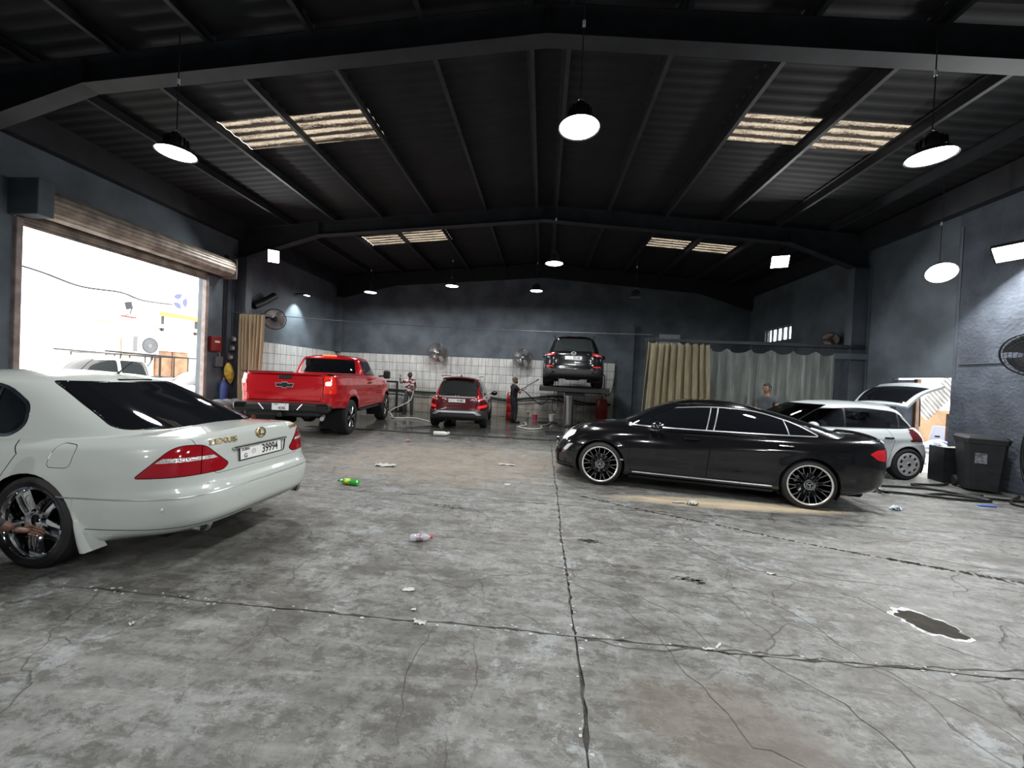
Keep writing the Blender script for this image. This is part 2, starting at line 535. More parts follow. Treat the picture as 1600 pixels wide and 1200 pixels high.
CR = [[(0.27, 2.40), (0.75, 2.36), (1.25, 2.44), (1.9, 2.40), (2.5, 2.46), (3.4, 2.55), (4.6, 2.75)],
      [(0.33, 3.05), (0.62, 2.80), (0.80, 2.52), (0.86, 2.2), (0.98, 1.95), (1.02, 1.78), (1.4, 1.62)],
      [(0.42, 3.2), (0.7, 3.02), (0.98, 2.78), (1.12, 2.45)],
      [(1.55, 4.3), (1.75, 3.8), (1.95, 3.55), (2.3, 3.4), (2.55, 3.2), (2.62, 2.98)],
      [(1.8, 4.1), (2.4, 3.75), (2.55, 3.5), (3.2, 3.45)],
      [(0.9, 4.6), (1.3, 4.3), (1.45, 3.9), (1.75, 3.6), (1.6, 3.2), (1.9, 2.9), (2.0, 2.45)],
      [(1.35, 2.42), (1.62, 2.1), (1.7, 1.85), (1.62, 1.68), (1.85, 1.5)],
      [(2.02, 2.42), (2.3, 2.1), (2.32, 1.95), (2.1, 1.8)],
      [(2.32, 1.95), (2.7, 1.72)],
      [(-0.62, 2.40), (-0.66, 2.1), (-0.62, 1.85), (-0.55, 1.6)],
      [(-0.2, 3.1), (-0.55, 2.95), (-0.75, 2.7)], [(0.2, 3.2), (-0.1, 3.12), (-0.4, 3.0), (-0.7, 2.65)],
      [(1.35, 5.1), (2.2, 4.75), (3.1, 4.5), (3.7, 4.2), (4.5, 3.9)],
      [(3.6, 5.2), (3.9, 4.7), (4.3, 4.4), (4.9, 4.2)], [(2.6, 5.2), (2.75, 4.7), (3.1, 4.4)],
      [(3.9, 3.6), (4.4, 3.4), (4.9, 3.0)], [(2.6, 2.7), (3.0, 2.45), (3.3, 2.3)],
      [(4.7, 5.4), (5.5, 5.2), (6.4, 5.1)], [(-3.0, 4.9), (-1.9, 4.7), (-0.9, 4.55), (0.2, 4.62)],
      [(-2.2, 6.1), (-0.9, 5.6), (0.15, 5.3)]]
for k, c in enumerate(CR):
    crack(c, 0.006 if k == 0 else 0.0022 if k % 3 else 0.0032)
# crumbling pale edge along the two joints
mb = MB()
for k in range(150):
    if rnd.random() < 0.6:
        t = rnd.uniform(-3.5, 3.0); p = (t, 2.42 + wob(t, 2.42, 2) + rnd.choice((-1, 1)) * rnd.uniform(0.012, 0.04))
    else:
        t = rnd.uniform(1.2, 5.5); p = (0.27 + wob(t, 0.27, 9) * 0.7 + rnd.choice((-1, 1)) * rnd.uniform(0.012, 0.03), t)
    r = rnd.uniform(0.004, 0.014)
    poly = [(p[0] + r * rnd.uniform(0.5, 1.4) * math.cos(a), p[1] + r * rnd.uniform(0.3, 1.0) * math.sin(a)) for a in (0, 1.1, 2.1, 3.2, 4.2, 5.3)]
    mb.prism(poly, -0.001, rnd.uniform(0.001, 0.004))
tag(mb.build('spalled_chips', M['crumb'], floor, smooth=False), kind='stuff')
# oil patch with a pale salt crust, tyre-tread smears
def blotch(cx, cy, rx, ry, rot, seed, n=48, rough=0.12):
    r_ = random.Random(seed); ph = [r_.uniform(0, 6.28) for _ in range(5)]
    out = []
    for k in range(n):
        a = 2 * math.pi * k / n
        q = 1 + rough * (math.sin(2 * a + ph[0]) + 0.6 * math.sin(5 * a + ph[1]) + 0.4 * math.sin(9 * a + ph[2]) + 0.3 * math.sin(14 * a + ph[3]))
        x, y = rx * q * math.cos(a), ry * q * math.sin(a)
        out.append((cx + x * math.cos(rot) - y * math.sin(rot), cy + x * math.sin(rot) + y * math.cos(rot)))
    return out
MB().prism(blotch(2.79, 2.93, 0.205, 0.150, -0.5, 5, 90, 0.15), -0.002, 0.0008).build('salt_crust', mat('salt_crust', (0.62, 0.63, 0.63), 0.9, var=0.35, vscale=40, bump=0.5, bscale=80), floor, smooth=False)
MB().prism(blotch(2.80, 2.925, 0.180, 0.122, -0.5, 5, 60, 0.13), -0.002, 0.0018).build('oil_patch', M['stain'], floor, smooth=False)
for (cx, cy, rx, ry, rot) in ((0.54, 3.90, 0.13, 0.05, -0.15), (1.30, 3.27, 0.20, 0.055, -0.2), (4.35, 3.70, 0.5, 0.10, -0.35), (-1.05, 4.6, 0.35, 0.07, -0.1)):
    mb = MB()
    for k in range(60):
        u, v = rnd.gauss(0, 0.45), rnd.gauss(0, 0.45)
        if u * u + v * v > 1: continue
        x, y = u * rx, v * ry
        px, py = cx + x * math.cos(rot) - y * math.sin(rot), cy + x * math.sin(rot) + y * math.cos(rot)
        mb.prism(blotch(px, py, rnd.uniform(.008, .03), rnd.uniform(.004, .010), rot, k, 7, 0.2), -0.001, 0.001)
    tag(mb.build('tread_smear', M['crackmat'], floor, smooth=False), kind='stuff')
# dark damp tyre track across the right-hand slabs
mb = MB()
trk = smooth_path([(0.62, 5.42, 0), (1.3, 5.02, 0), (1.95, 4.72, 0), (2.9, 4.25, 0), (3.6, 3.98, 0), (4.3, 3.72, 0), (5.2, 3.35, 0)], 40)
for k, p in enumerate(trk[:-1]):
    if rnd.random() < 0.25: continue
    d_ = (trk[k + 1] - p).normalized(); ww = rnd.uniform(0.008, 0.026) * (1.6 if k > 150 else 1); ll = 0.014
    s_ = Vector((-d_.y, d_.x, 0)); q = p + s_ * rnd.uniform(-0.008, 0.008)
    mb.prism([tuple((q + d_ * a * ll + s_ * b_ * ww)[:2]) for a, b_ in ((-1, -1), (1, -.7), (1, 1), (-1, .8))], -0.001, 0.0009)
tag(mb.build('tyre_track', M['stain'], floor, smooth=False), kind='stuff')
MB().prism(blotch(4.75, 3.58, 0.55, 0.085, -0.38, 9, 60, 0.10), -0.002, 0.0007).build('damp_patch', mat('damp_concrete', (0.05, 0.047, 0.040), 0.45, var=0.3, vscale=9), floor, smooth=False)
# drain channel with grating bars along the wash bay
mb = MB()
for k in range(150):
    x = -6.5 + k * 0.075
    mb.box((x, 10.28, 0.002), (0.035, 0.16, 0.012))
mb.box((-0.9, 10.36, 0.003), (11.3, 0.03, 0.014)); mb.box((-0.9, 10.20, 0.003), (11.3, 0.03, 0.014))
tag(mb.build('drain_grating', M['black'], floor, smooth=False), kind='stuff')

# ---- walls --------------------------------------------------------------
def wall_with_holes(name, axis, pos, th, a0, a1, top, holes, m, label):
    """axis 'x': plane x=pos spanning y; holes [(a0,a1,z0,z1)] sorted by a"""
    mb = MB()
    def seg(u0, u1, z0, z1):
        if u1 - u0 < 1e-4 or z1 - z0 < 1e-4: return
        if axis == 'x': mb.box((pos, (u0 + u1) / 2, (z0 + z1) / 2), (th, u1 - u0, z1 - z0))
        else: mb.box(((u0 + u1) / 2, pos, (z0 + z1) / 2), (u1 - u0, th, z1 - z0))
    u = a0
    for (h0, h1, z0, z1) in holes:
        seg(u, h0, -0.06, top); seg(h0, h1, -0.06, z0); seg(h0, h1, z1, top); u = h1
    seg(u, a1, -0.06, top)
    return tag(mb.build(name, m, smooth=False), label, 'wall', kind='structure')
wall_left = wall_with_holes('wall_left', 'x', XL - 0.1, 0.2, YF - 0.2, YB + 0.2, 5.85, [(5.81, 9.52, -0.06, 3.98)], M['wall'], 'slate painted wall with the wide roller shutter opening')
wall_right = wall_with_holes('wall_right', 'x', XR + 0.1, 0.2, YF - 0.2, YB + 0.2, 5.85, [(8.37, 9.75, -0.06, 2.02), (13.5, 15.02, 3.34, 3.82)], M['wall'], 'slate painted wall with doorway and high strip window')
MB().box((XR - 0.012, 1.15, 2.9), (0.03, 14.4, 5.7)).build('rough_render', M['wall_rough'], wall_right, smooth=False)
MB().box((XR - 0.02, 8.30, 3.5), (0.03, 0.05, 3.0)).build('pale_conduit', M['column'], wall_right)
MB().box((XR - 0.04, 7.85, 2.28), (0.02, 0.75, 0.02)).build('pale_conduit', M['column'], wall_right)
wall_front = wall_with_holes('wall_front', 'y', YF - 0.1, 0.2, XL - 0.2, XR + 0.2, 6.5, [], M['wall'], 'slate painted end wall of the hall')
mb = MB()
poly = [(XL - 0.2, -0.06), (XR + 0.2, -0.06), (XR + 0.2, 5.8), (RX, 6.5), (XL - 0.2, 5.8)]
mb.prism(poly, 0, 0.2, Matrix(((1, 0, 0, 0), (0, 0, -1, YB + 0.2), (0, 1, 0, 0), (0, 0, 0, 1))))
wall_back = tag(mb.build('wall_back', M['wall'], smooth=False), 'slate painted gable wall above a band of white tiles', 'wall', kind='structure')
mb = MB().box((3.32, YB - 0.10, 2.0), (0.6, 0.16, 4.0))
mb.build('pilaster', M['wall'], wall_back, smooth=False)

def tile_material():
    m = bpy.data.materials.new('white_wall_tile'); m.use_nodes = True
    g = NT(m); b = m.node_tree.nodes['Principled BSDF']
    pos = g.n('ShaderNodeNewGeometry').outputs['Position']
    sep = g.n('ShaderNodeSeparateXYZ'); g.l(pos, sep.inputs[0])
    oi = g.n('ShaderNodeObjectInfo').outputs['Random']
    col = g.mix(oi, (0.62, 0.64, 0.63), (0.74, 0.75, 0.73))
    mp = g.n('ShaderNodeMapping'); mp.inputs['Scale'].default_value = (3.5, 3.5, 0.5); g.l(pos, mp.inputs['Vector'])
    drip = g.noise(mp.outputs[0], 2.4, 6, 0.7)
    col = g.mix(g.ramp(drip, 0.45, 0.75, 0, 0.65), col, (0.20, 0.20, 0.18))
    low = g.math('ADD', sep.outputs[2], g.ramp(g.noise(pos, 1.3, 5), 0.3, 0.7, -0.5, 0.5))
    col = g.mix(g.ramp(low, 1.35, 0.25, 0, 0.8), col, (0.21, 0.18, 0.135))
    g.l(col, b.inputs['Base Color']); b.inputs['Roughness'].default_value = 0.22
    return m
M['tile'] = tile_material()
M['grout'] = mat('grout', (0.12, 0.12, 0.11), 0.85)
MB().box(((XL + 2.9) / 2, YB - 0.005, 1.21), (2.9 - XL, 0.012, 2.42)).build('grout_bed', M['grout'], wall_back, smooth=False)
MB().box((XL + 0.005, 13.6, 1.21), (0.012, 5.0, 2.42)).build('grout_bed', M['grout'], wall_left, smooth=False)
tw, th_ = 0.298, 0.3457
tile_me = MB().box((0, 0, 0), (tw - 0.012, 0.014, th_ - 0.012), b=0.004).mesh('tile', M['tile'], smooth=False)
for i in range(40):
    for j in range(7):
        o = from_mesh('tile', tile_me, None, wall_back)
        o.location = (XL + 0.02 + tw * (i + 0.5), YB - 0.014 + rnd.uniform(-.001, .001), th_ * (j + 0.5))
for i in range(16):
    for j in range(7):
        o = from_mesh('tile', tile_me, None, wall_left)
        o.location = (XL + 0.014 + rnd.uniform(-.001, .001), YB - 0.03 - tw * (i + 0.5), th_ * (j + 0.5))
        o.rotation_euler = (0, 0, math.pi / 2)
MB().box(((XL + 2.9) / 2, YB - 0.012, 2.435), (2.9 - XL, 0.03, 0.03)).build('tile_edging', M['column'], wall_back)

# ---- roof, frames, purlins, rooflights -----------------------------------
PUR = [-7.38, -6.05, -4.70, -3.28, -1.79, -0.40, 0.12, 1.52, 3.00, 4.42, 5.78, 7.1]
SKY = [(-6.05, -4.70, 6.50, 7.36), (-4.70, -3.28, 6.54, 7.36), (3.00, 4.42, 6.70, 7.45), (4.42, 5.78, 6.76, 7.50),
       (-6.05, -4.70, 12.04, 12.90), (-4.70, -3.28, 12.00, 12.86), (3.00, 4.42, 12.28, 13.06), (4.42, 5.78, 12.40, 13.12)]
PITCHC = 0.20
def corr(y): return 0.011 * math.cos(2 * math.pi * y / PITCHC)
xg = sorted(set([XL - 0.3] + PUR + [RX, XR + 0.3]))
ys = [YF - 0.3 + 0.05 * k for k in range(int((YB - YF + 0.6) / 0.05) + 1)]
mb = MB()
vid = {}
for i, x in enumerate(xg):
    for j, y in enumerate(ys):
        mb.v.append((x, y, roofz(x) + corr(y)))
ny = len(ys)
for i in range(len(xg) - 1):
    xm = (xg[i] + xg[i + 1]) / 2
    for j in range(ny - 1):
        ym = (ys[j] + ys[j + 1]) / 2
        if any(a < xm < b_ and c < ym < d for (a, b_, c, d) in SKY): continue
        mb.f.append((i * ny + j, (i + 1) * ny + j, (i + 1) * ny + j + 1, i * ny + j + 1))
ceiling = tag(mb.build('ceiling', M['roof'], angle=80), 'dark corrugated roof on black steel frames and purlins', 'ceiling', kind='structure')

def skylight_material():
    m = bpy.data.materials.new('dirty_rooflight'); m.use_nodes = True
    g = NT(m); nt = m.node_tree
    b = nt.nodes['Principled BSDF']; out = nt.nodes['Material Output']
    pos = g.n('ShaderNodeNewGeometry').outputs['Position']
    sep = g.n('ShaderNodeSeparateXYZ'); g.l(pos, sep.inputs[0])
    mp = g.n('ShaderNodeMapping'); mp.inputs['Scale'].default_value = (0.8, 9, 1); g.l(pos, mp.inputs['Vector'])
    st = g.noise(mp.outputs[0], 2.2, 7, 0.7, 0.3)
    gr = g.noise(pos, 26, 5, 0.7)
    wave = g.math('COSINE', g.math('MULTIPLY', sep.outputs[1], 2 * math.pi / PITCHC))
    d = g.math('ADD', g.math('MULTIPLY', wave, -0.16), g.math('ADD', g.math('MULTIPLY', st, 0.9), g.math('MULTIPLY', gr, 0.55)))
    dirt = g.ramp(d, 0.54, 0.80, 0.04, 0.97)
    b.inputs['Base Color'].default_value = (0.05, 0.03, 0.02, 1); b.inputs['Roughness'].default_value = 0.8
    tr = g.n('ShaderNodeBsdfTransparent'); tr.inputs[0].default_value = (0.118, 0.099, 0.076, 1)
    mx = g.n('ShaderNodeMixShader'); g.l(dirt, mx.inputs[0]); g.l(tr.outputs[0], mx.inputs[1]); g.l(b.outputs[0], mx.inputs[2])
    g.l(mx.outputs[0], out.inputs[0])
    return m
M['skylight'] = skylight_material()
for (a, b_, c, d) in SKY:
    mb = MB()
    yy = [y for y in ys if c - 0.06 <= y <= d + 0.06]
    rows = []
    for k in range(5):
        x = a + (b_ - a) * k / 4
        rows.append([(x, y, roofz(x) + corr(y) + 0.004) for y in yy])
    mb.grid(rows)
    mb.build('rooflight_sheet', M['skylight'], ceiling, angle=80)

for x in PUR:
    mb = MB(); z = roofz(x) - 0.02
    mb.box((x, (YF + YB) / 2, z - 0.085), (0.012, YB - YF, 0.17))
    mb.box((x + 0.03, (YF + YB) / 2, z - 0.166), (0.065, YB - YF, 0.012))
    mb.box((x - 0.03, (YF + YB) / 2, z - 0.006), (0.065, YB - YF, 0.012))
    mb.build('purlin', M['steel'], ceiling, smooth=False)

def portal(y):
    low = [(XL + 0.42, 4.78), (-6.52, 5.42), (RX, 5.93), (6.15, 5.42), (XR - 0.42, 4.82)]
    topz = lambda x: roofz(x) - 0.19
    mb = MB()
    n = len(low)
    # web
    vs = []; fs = []
    for (x, z) in low: vs += [(x, y - .006, z), (x, y - .006, topz(x)), (x, y + .006, z), (x, y + .006, topz(x))]
    for k in range(n - 1):
        a = 4 * k; b_ = a + 4
        fs += [(a, b_, b_ + 1, a + 1), (a + 2, a + 3, b_ + 3, b_ + 2)]
    mb.add(vs, fs)
    fl = 0.11
    for zf, t in ((lambda x, z: z, -0.016), (lambda x, z: topz(x), 0.016)):
        vs = []; fs = []
        for (x, z) in low:
            zz = zf(x, z)
            vs += [(x, y - fl, zz), (x, y + fl, zz), (x, y - fl, zz + t), (x, y + fl, zz + t)]
        for k in range(n - 1):
            a = 4 * k; b_ = a + 4
            fs += [(a, b_, b_ + 1, a + 1), (a + 2, a + 3, b_ + 3, b_ + 2), (a, a + 2, b_ + 2, b_), (a + 1, b_ + 1, b_ + 3, a + 3)]
        mb.add(vs, fs)
    for x in (-6.52, RX, 6.15):
        z0 = 5.93 if x == RX else 5.42
        mb.box((x, y, (z0 + topz(x)) / 2), (0.014, 2 * fl, topz(x) - z0))
    # eaves ends above the columns
    for xa, xb, zb_ in ((XL + 0.05, XL + 0.42, 4.78), (XR - 0.42, XR - 0.05, 4.82)):
        mb.box(((xa + xb) / 2, y, (zb_ + topz(xa)) / 2), (abs(xb - xa), 0.012, topz(xa) - zb_))
        mb.box(((xa + xb) / 2, y, zb_ - 0.008), (abs(xb - xa), 2 * fl, 0.016))
    mb.build('rafter', M['steel'], ceiling, smooth=False)
    for xa, xb in ((XL + 0.02, XL + 0.42), (XR - 0.42, XR - 0.02)):
        mc = MB()
        mc.box(((xa + xb) / 2, y, 2.4), (xb - xa, 0.014, 4.8))
        for x in (xa, xb):
            mc.box((x, y, 2.4), (0.016, 0.22, 4.8))
        mc.build('column', M['column'], ceiling, smooth=False)
for y in (-0.6, 4.95, 10.5):
    portal(y)
# gable rafter against the end wall, without columns
mb = MB()
for (xa, za), (xb, zb_) in zip([(XL, 4.72), (-6.52, 5.36), (RX, 5.85), (6.15, 5.36)], [(-6.52, 5.36), (RX, 5.85), (6.15, 5.36), (XR, 4.72)]):
    vs = [(xa, YB - .16, za), (xb, YB - .16, zb_), (xb, YB - .16, roofz(xb) - .05), (xa, YB - .16, roofz(xa) - .05), (xa, YB - .001, za), (xb, YB - .001, zb_), (xb, YB - .001, roofz(xb) - .05), (xa, YB - .001, roofz(xa) - .05)]
    mb.add(vs, [(0, 1, 2, 3), (7, 6, 5, 4), (0, 4, 5, 1), (3, 2, 6, 7)])
mb.build('gable_rafter', M['roof'], ceiling, smooth=False)
# eaves beams along both walls
MB().box((XL + 0.12, (YB + YF) / 2, 5.5), (0.2, YB - YF, 0.5)).build('eaves_beam', M['steel'], ceiling, smooth=False)
MB().box((XR - 0.12, (YB + YF) / 2, 5.5), (0.2, YB - YF, 0.5)).build('eaves_beam', M['steel'], ceiling, smooth=False)
# lower corner pilaster of the back wall
MB().box((XL + 0.13, YB - 0.13, 3.6), (0.24, 0.22, 2.35)).build('corner_post', M['wall'], wall_back, smooth=False)

# ---- roller shutter door ----------------------------------------------------
M['shutter'] = mat('shutter_slats', (0.36, 0.31, 0.26), 0.45, 0.3, var=0.35, vscale=4)
M['jamb'] = mat('shutter_rail', (0.25, 0.20, 0.185), 0.55, var=0.3, vscale=5)
door = tag(empty('door_1', (XL, 7.66, 0)), 'wide doorway under a rolled up beige roller shutter', 'door', kind='structure')
def D(y): return y - 7.66
mb = MB()
prof = []
for k in range(73):
    a = 2 * math.pi * k / 72
    ph = (a * 14 / (2 * math.pi)) % 1
    prof.append((0.235 + 0.016 * math.sin(math.pi * ph) ** 0.6, a))
rows = []
for yy_ in (5.98, 9.9):
    rows.append([(0.27 + r * math.cos(a), D(yy_), 4.26 + r * math.sin(a)) for r, a in prof[:-1]])
mb.grid(rows, closed=True)
mb.add(rows[0], [tuple(range(72))]); mb.add(rows[1], [tuple(range(72))[::-1]])
mb.build('shutter_roll', M['shutter'], door, angle=25)
mb = MB()
for k in range(4):
    mb.box((0.05, D(7.66), 4.02 - 0.055 * k), (0.025, 3.66, 0.056), b=0.006)
mb.build('shutter_curtain', M['shutter'], door)
MB().box((0.06, D(7.66), 3.85), (0.05, 3.66, 0.05), b=0.01).build('bottom_rail', M['jamb'], door)
MB().box((0.28, D(5.84), 4.27), (0.58, 0.22, 0.60), b=0.01).build('shutter_motor_box', M['wall'], door)
MB().box((0.26, D(9.94), 4.26), (0.52, 0.03, 0.56), b=0.01).build('end_plate', M['jamb'], door)
for yy_ in (5.84, 9.50):
    MB().box((0.03, D(yy_), 1.98), (0.12, 0.085, 3.96), b=0.008).build('guide_rail', M['jamb'], door)

# ---- doorway and strip window in the right wall -------------------------------
win = tag(empty('window_1', (XR + 0.1, 14.26, 3.58)), 'high narrow strip window of five bright panes', 'window', kind='structure')
mb = MB()
for yy_ in np.linspace(-0.74, 0.74, 6):
    mb.box((0, yy_, 0), (0.06, 0.045 if abs(yy_) < .7 else .03, 0.47))
mb.box((0, 0, 0.225), (0.06, 1.52, 0.03)); mb.box((0, 0, -0.225), (0.06, 1.52, 0.03))
mb.build('window_frame', M['steel'], win, smooth=False)
def clear_glass(name, tint, rough=0.0, refl=0.08):
    m = bpy.data.materials.new(name); m.use_nodes = True
    g = NT(m); nt = m.node_tree
    nt.nodes.remove(nt.nodes['Principled BSDF'])
    t = g.n('ShaderNodeBsdfTransparent'); t.inputs[0].default_value = (*tint, 1)
    gl = g.n('ShaderNodeBsdfGlossy'); gl.inputs['Roughness'].default_value = 0.03
    mx = g.n('ShaderNodeMixShader'); mx.inputs[0].default_value = refl
    g.l(t.outputs[0], mx.inputs[1]); g.l(gl.outputs[0], mx.inputs[2]); g.l(mx.outputs[0], nt.nodes['Material Output'].inputs[0])
    return m
M['pane'] = clear_glass('window_pane', (0.8, 0.82, 0.85))
for k in range(5):
    MB().box((0.0, -0.74 + 0.296 * (k + 0.5), 0), (0.008, 0.26, 0.43)).build('pane', M['pane'], win, smooth=False)
d2 = tag(empty('door_2', (XR + 0.1, 9.06, 0)), 'low open side doorway with timber post', 'door', kind='structure')
MB().box((0.06, 0.18, 1.0), (0.09, 0.08, 2.0), b=0.005).build('door_post', mat('brown_post', (0.10, 0.055, 0.035), 0.6, var=0.3), d2)
MB().box((0.08, 0.46, 1.0), (0.04, 0.44, 1.98), b=0.005).build('door_leaf', mat('pale_blue_leaf', (0.30, 0.34, 0.42), 0.5, var=0.2), d2)
# ================================================================== lamps
def area(name, parent, loc, power, size, rot=(0, 0, 0), col=(1, 1, 1), shape='DISK', size_y=None, spread=None):
    d = bpy.data.lights.new(name, 'AREA')
    d.energy = power; d.shape = shape; d.size = size; d.color = col
    if size_y: d.size_y = size_y
    if spread: d.spread = spread
    o = bpy.data.objects.new(name, d); link(o)
    o.parent = parent; o.location = loc; o.rotation_euler = rot
    return o

def bay_meshes():
    h = MB()
    h.lathe([(0.0, 0.26), (0.05, 0.26), (0.055, 0.25), (0.055, 0.22), (0.075, 0.21), (0.105, 0.205), (0.11, 0.19), (0.11, 0.10), (0.10, 0.085), (0.0, 0.085)], 24)
    for k in range(16):
        a = 2 * math.pi * k / 16
        h.box((0.118, 0, 0.145), (0.03, 0.008, 0.09), Matrix.Rotation(a, 4, 'Z'))
    r = MB().lathe([(0.09, 0.10), (0.13, 0.085), (0.175, 0.055), (0.205, 0.02), (0.222, 0.0), (0.228, -0.004), (0.222, -0.006), (0.205, 0.008), (0.17, 0.04), (0.12, 0.07)], 40)
    l = MB().lathe([(0.0, -0.004), (0.1, -0.002), (0.19, 0.001), (0.212, 0.004)], 40)
    k = MB().tube([(0.03 * math.cos(t), 0, 0.285 + 0.03 * math.sin(t)) for t in np.linspace(-1.4, 4.3, 14)], 0.006, 6)
    return h.mesh('lamp_housing', M['black']), r.mesh('lamp_reflector', M['steel']), l, k.mesh('lamp_hook', M['alu'])
BH, BR, BL, BK = bay_meshes()
BLM = {k: BL.mesh('lamp_lens', M[k]) for k in ('lens', 'lens_far', 'lens_off')}
def bay_lamp(loc, label, power=120, lens='lens', scale=1.0, sway=0.0, group='pendant high bay lamps', drop=None, tilt=0.0):
    t = empty('pendant_lamp', loc, 0, label, 'lamp', group)
    from_mesh('housing', BH, None, t); from_mesh('reflector', BR, None, t); from_mesh('lens', BLM[lens], None, t); from_mesh('hook', BK, None, t)
    top = (roofz(loc[0]) - 0.16 - loc[2])
    pts = [(0, 0, 0.31)] + [(sway * math.sin(3.1 * u) * 0.04, sway * math.sin(2 * u + 1) * 0.03, 0.31 + (top - 0.31) * u) for u in np.linspace(0.1, 0.9, 9)] + [(0, 0, top)]
    MB().tube(pts, 0.007, 6).build('cord', M['steel'], t)
    MB().cyl((0, 0, 0.5 * (top + .31) - 0.03), (0, 0, 0.5 * (top + .31) + 0.03), 0.016, n=8).build('connector', M['white'], t)
    if power:
        area('lamp_light', t, (0, 0, -0.012), power, 0.42)
    if tilt:
        for ch in t.children:
            if ch.name.split('.')[0] not in ('cord', 'connector'):
                ch.rotation_euler = (-tilt, tilt * 0.8, 0)
                ch.location = Matrix.Translation((0, 0, .3)) @ Matrix.Rotation(0, 4, 'X') @ (ch.rotation_euler.to_matrix() @ (Vector(ch.location) - Vector((0, 0, .3))))
    return t
PB = 128
bay_lamp((-4.93, 4.70, 4.35), 'lit pendant lamp nearest the roller shutter, below the first steel frame', PB)
bay_lamp((0.265, 4.24, 4.35), 'lit pendant lamp under the ridge, in front of the first steel frame', PB)
bay_lamp((4.30, 4.79, 4.35), 'lit pendant lamp above the black sedan, near the first steel frame', PB)
bay_lamp((0.143, 9.46, 4.45), 'lit pendant lamp under the ridge in front of the wash bay frame', PB, 'lens_far')
bay_lamp((-6.40, 13.56, 4.50), 'small lit pendant lamp on a kinked cord above the red pickup', 95, 'lens_far', sway=1.0)
bay_lamp((-3.23, 12.90, 4.65), 'small lit pendant lamp above the maroon car in the wash bay', 105, 'lens_far')
bay_lamp((-0.37, 13.40, 4.68), 'dim pendant lamp over the wash bay between maroon car and lift', 80, 'lens_far')
bay_lamp((7.45, 8.00, 3.86), 'very bright lit pendant lamp beside the side doorway wall', PB, 'lens', tilt=0.6)
off = bay_lamp((2.86, 12.73, 4.40), 'unlit pendant lamp with a pull cord hanging near the plastic curtains', 0, 'lens_off')
MB().tube([(0, 0, -0.005), (0.01, 0, -0.4), (0, 0, -0.85)], 0.006, 6).build('pull_cord', M['steel'], off)
MB().lathe([(0.0, -0.85), (0.03, -0.86), (0.035, -0.9), (0.0, -0.92)], 10).build('pull_ring', M['steel'], off)
for (x, y) in ((-4.9, -0.9), (0.2, -1.2), (4.4, -0.9), (-4.9, -4.2), (4.4, -4.2)):
    bay_lamp((x, y, 4.35), 'lit pendant lamp in the bay behind the first steel frame', PB * 0.9)

def flood(loc, aim, label, power, w=0.34, h=0.26, bracket=None, estr='lens'):
    """LED floodlight box facing aim"""
    d = Vector(aim).normalized()
    q = (-d).to_track_quat('Z', 'Y')
    t = empty('floodlight', loc, 0, label, 'floodlight', 'floodlights')
    t.rotation_mode = 'QUATERNION'; t.rotation_quaternion = q
    MB().box((0, 0, 0.035), (w, h, 0.07), b=0.012).build('case', M['black'], t)
    mb = MB()
    for k in range(9):
        mb.box((-w / 2 + w * (k + 0.5) / 9, 0, 0.085), (0.008, h * 0.85, 0.035))
    mb.build('heat_fins', M['black'], t)
    MB().box((0, 0, -0.003), (w * 0.86, h * 0.84, 0.008)).build('lens', M[estr], t)
    mb = MB().tube([(-w / 2 - 0.015, 0, 0.03), (-w / 2 - 0.015, 0, 0.17), (w / 2 + 0.015, 0, 0.17), (w / 2 + 0.015, 0, 0.03)], 0.012, 6)
    mb.build('bracket', M['steel'], t)
    if bracket:
        inv = q.to_matrix().transposed()
        e = inv @ (Vector(bracket) - Vector(loc))
        MB().tube([(0, 0, 0.17), e], 0.014, 6).build('arm', M['steel'], t)
    area('flood_light', t, (0, 0, -0.012), power, w * 0.84, shape='RECTANGLE', size_y=h * 0.8)
    return t
flood((-7.73, 10.30, 4.74), (0.45, -0.65, -0.62), 'floodlight fixed to the wash bay frame near the beige curtain', 60, 0.30, 0.42, (-7.9, 10.5, 5.0))
flood((5.80, 10.20, 4.84), (-0.30, -0.8, -0.6), 'floodlight hung from the wash bay frame above the plastic curtains', 70, 0.42, 0.34, (5.9, 10.5, 5.4))
flood((7.88, 7.25, 4.14), (-0.75, -0.35, -0.75), 'floodlight on the rough wall above the black bins', 70, 0.46, 0.34, (8.09, 7.25, 4.2))
# small downlight washing the left wall of the bay
t = empty('wall_downlight', (XL + 0.14, 13.2, 4.25), 0, 'small downlight washing the slate wall above the red pickup', 'lamp')
MB().box((0.27, 0, 0.03), (0.16, 0.26, 0.05), b=0.01).build('case', M['black'], t)
MB().box((0.29, 0, 0.0), (0.11, 0.2, 0.012)).build('lens', M['lens_far'], t)
MB().box((0.03, 0, 0.05), (0.33, 0.05, 0.04)).build('bracket', M['steel'], t)
sd = bpy.data.lights.new('downlight', 'SPOT'); sd.energy = 330; sd.spot_size = math.radians(78); sd.spot_blend = 0.75; sd.shadow_soft_size = 0.05; sd.color = (0.85, 0.97, 1.0)
so = bpy.data.objects.new('downlight', sd); link(so); so.parent = t; so.location = (0.30, 0, -0.02); so.rotation_euler = (0, math.radians(20), 0)

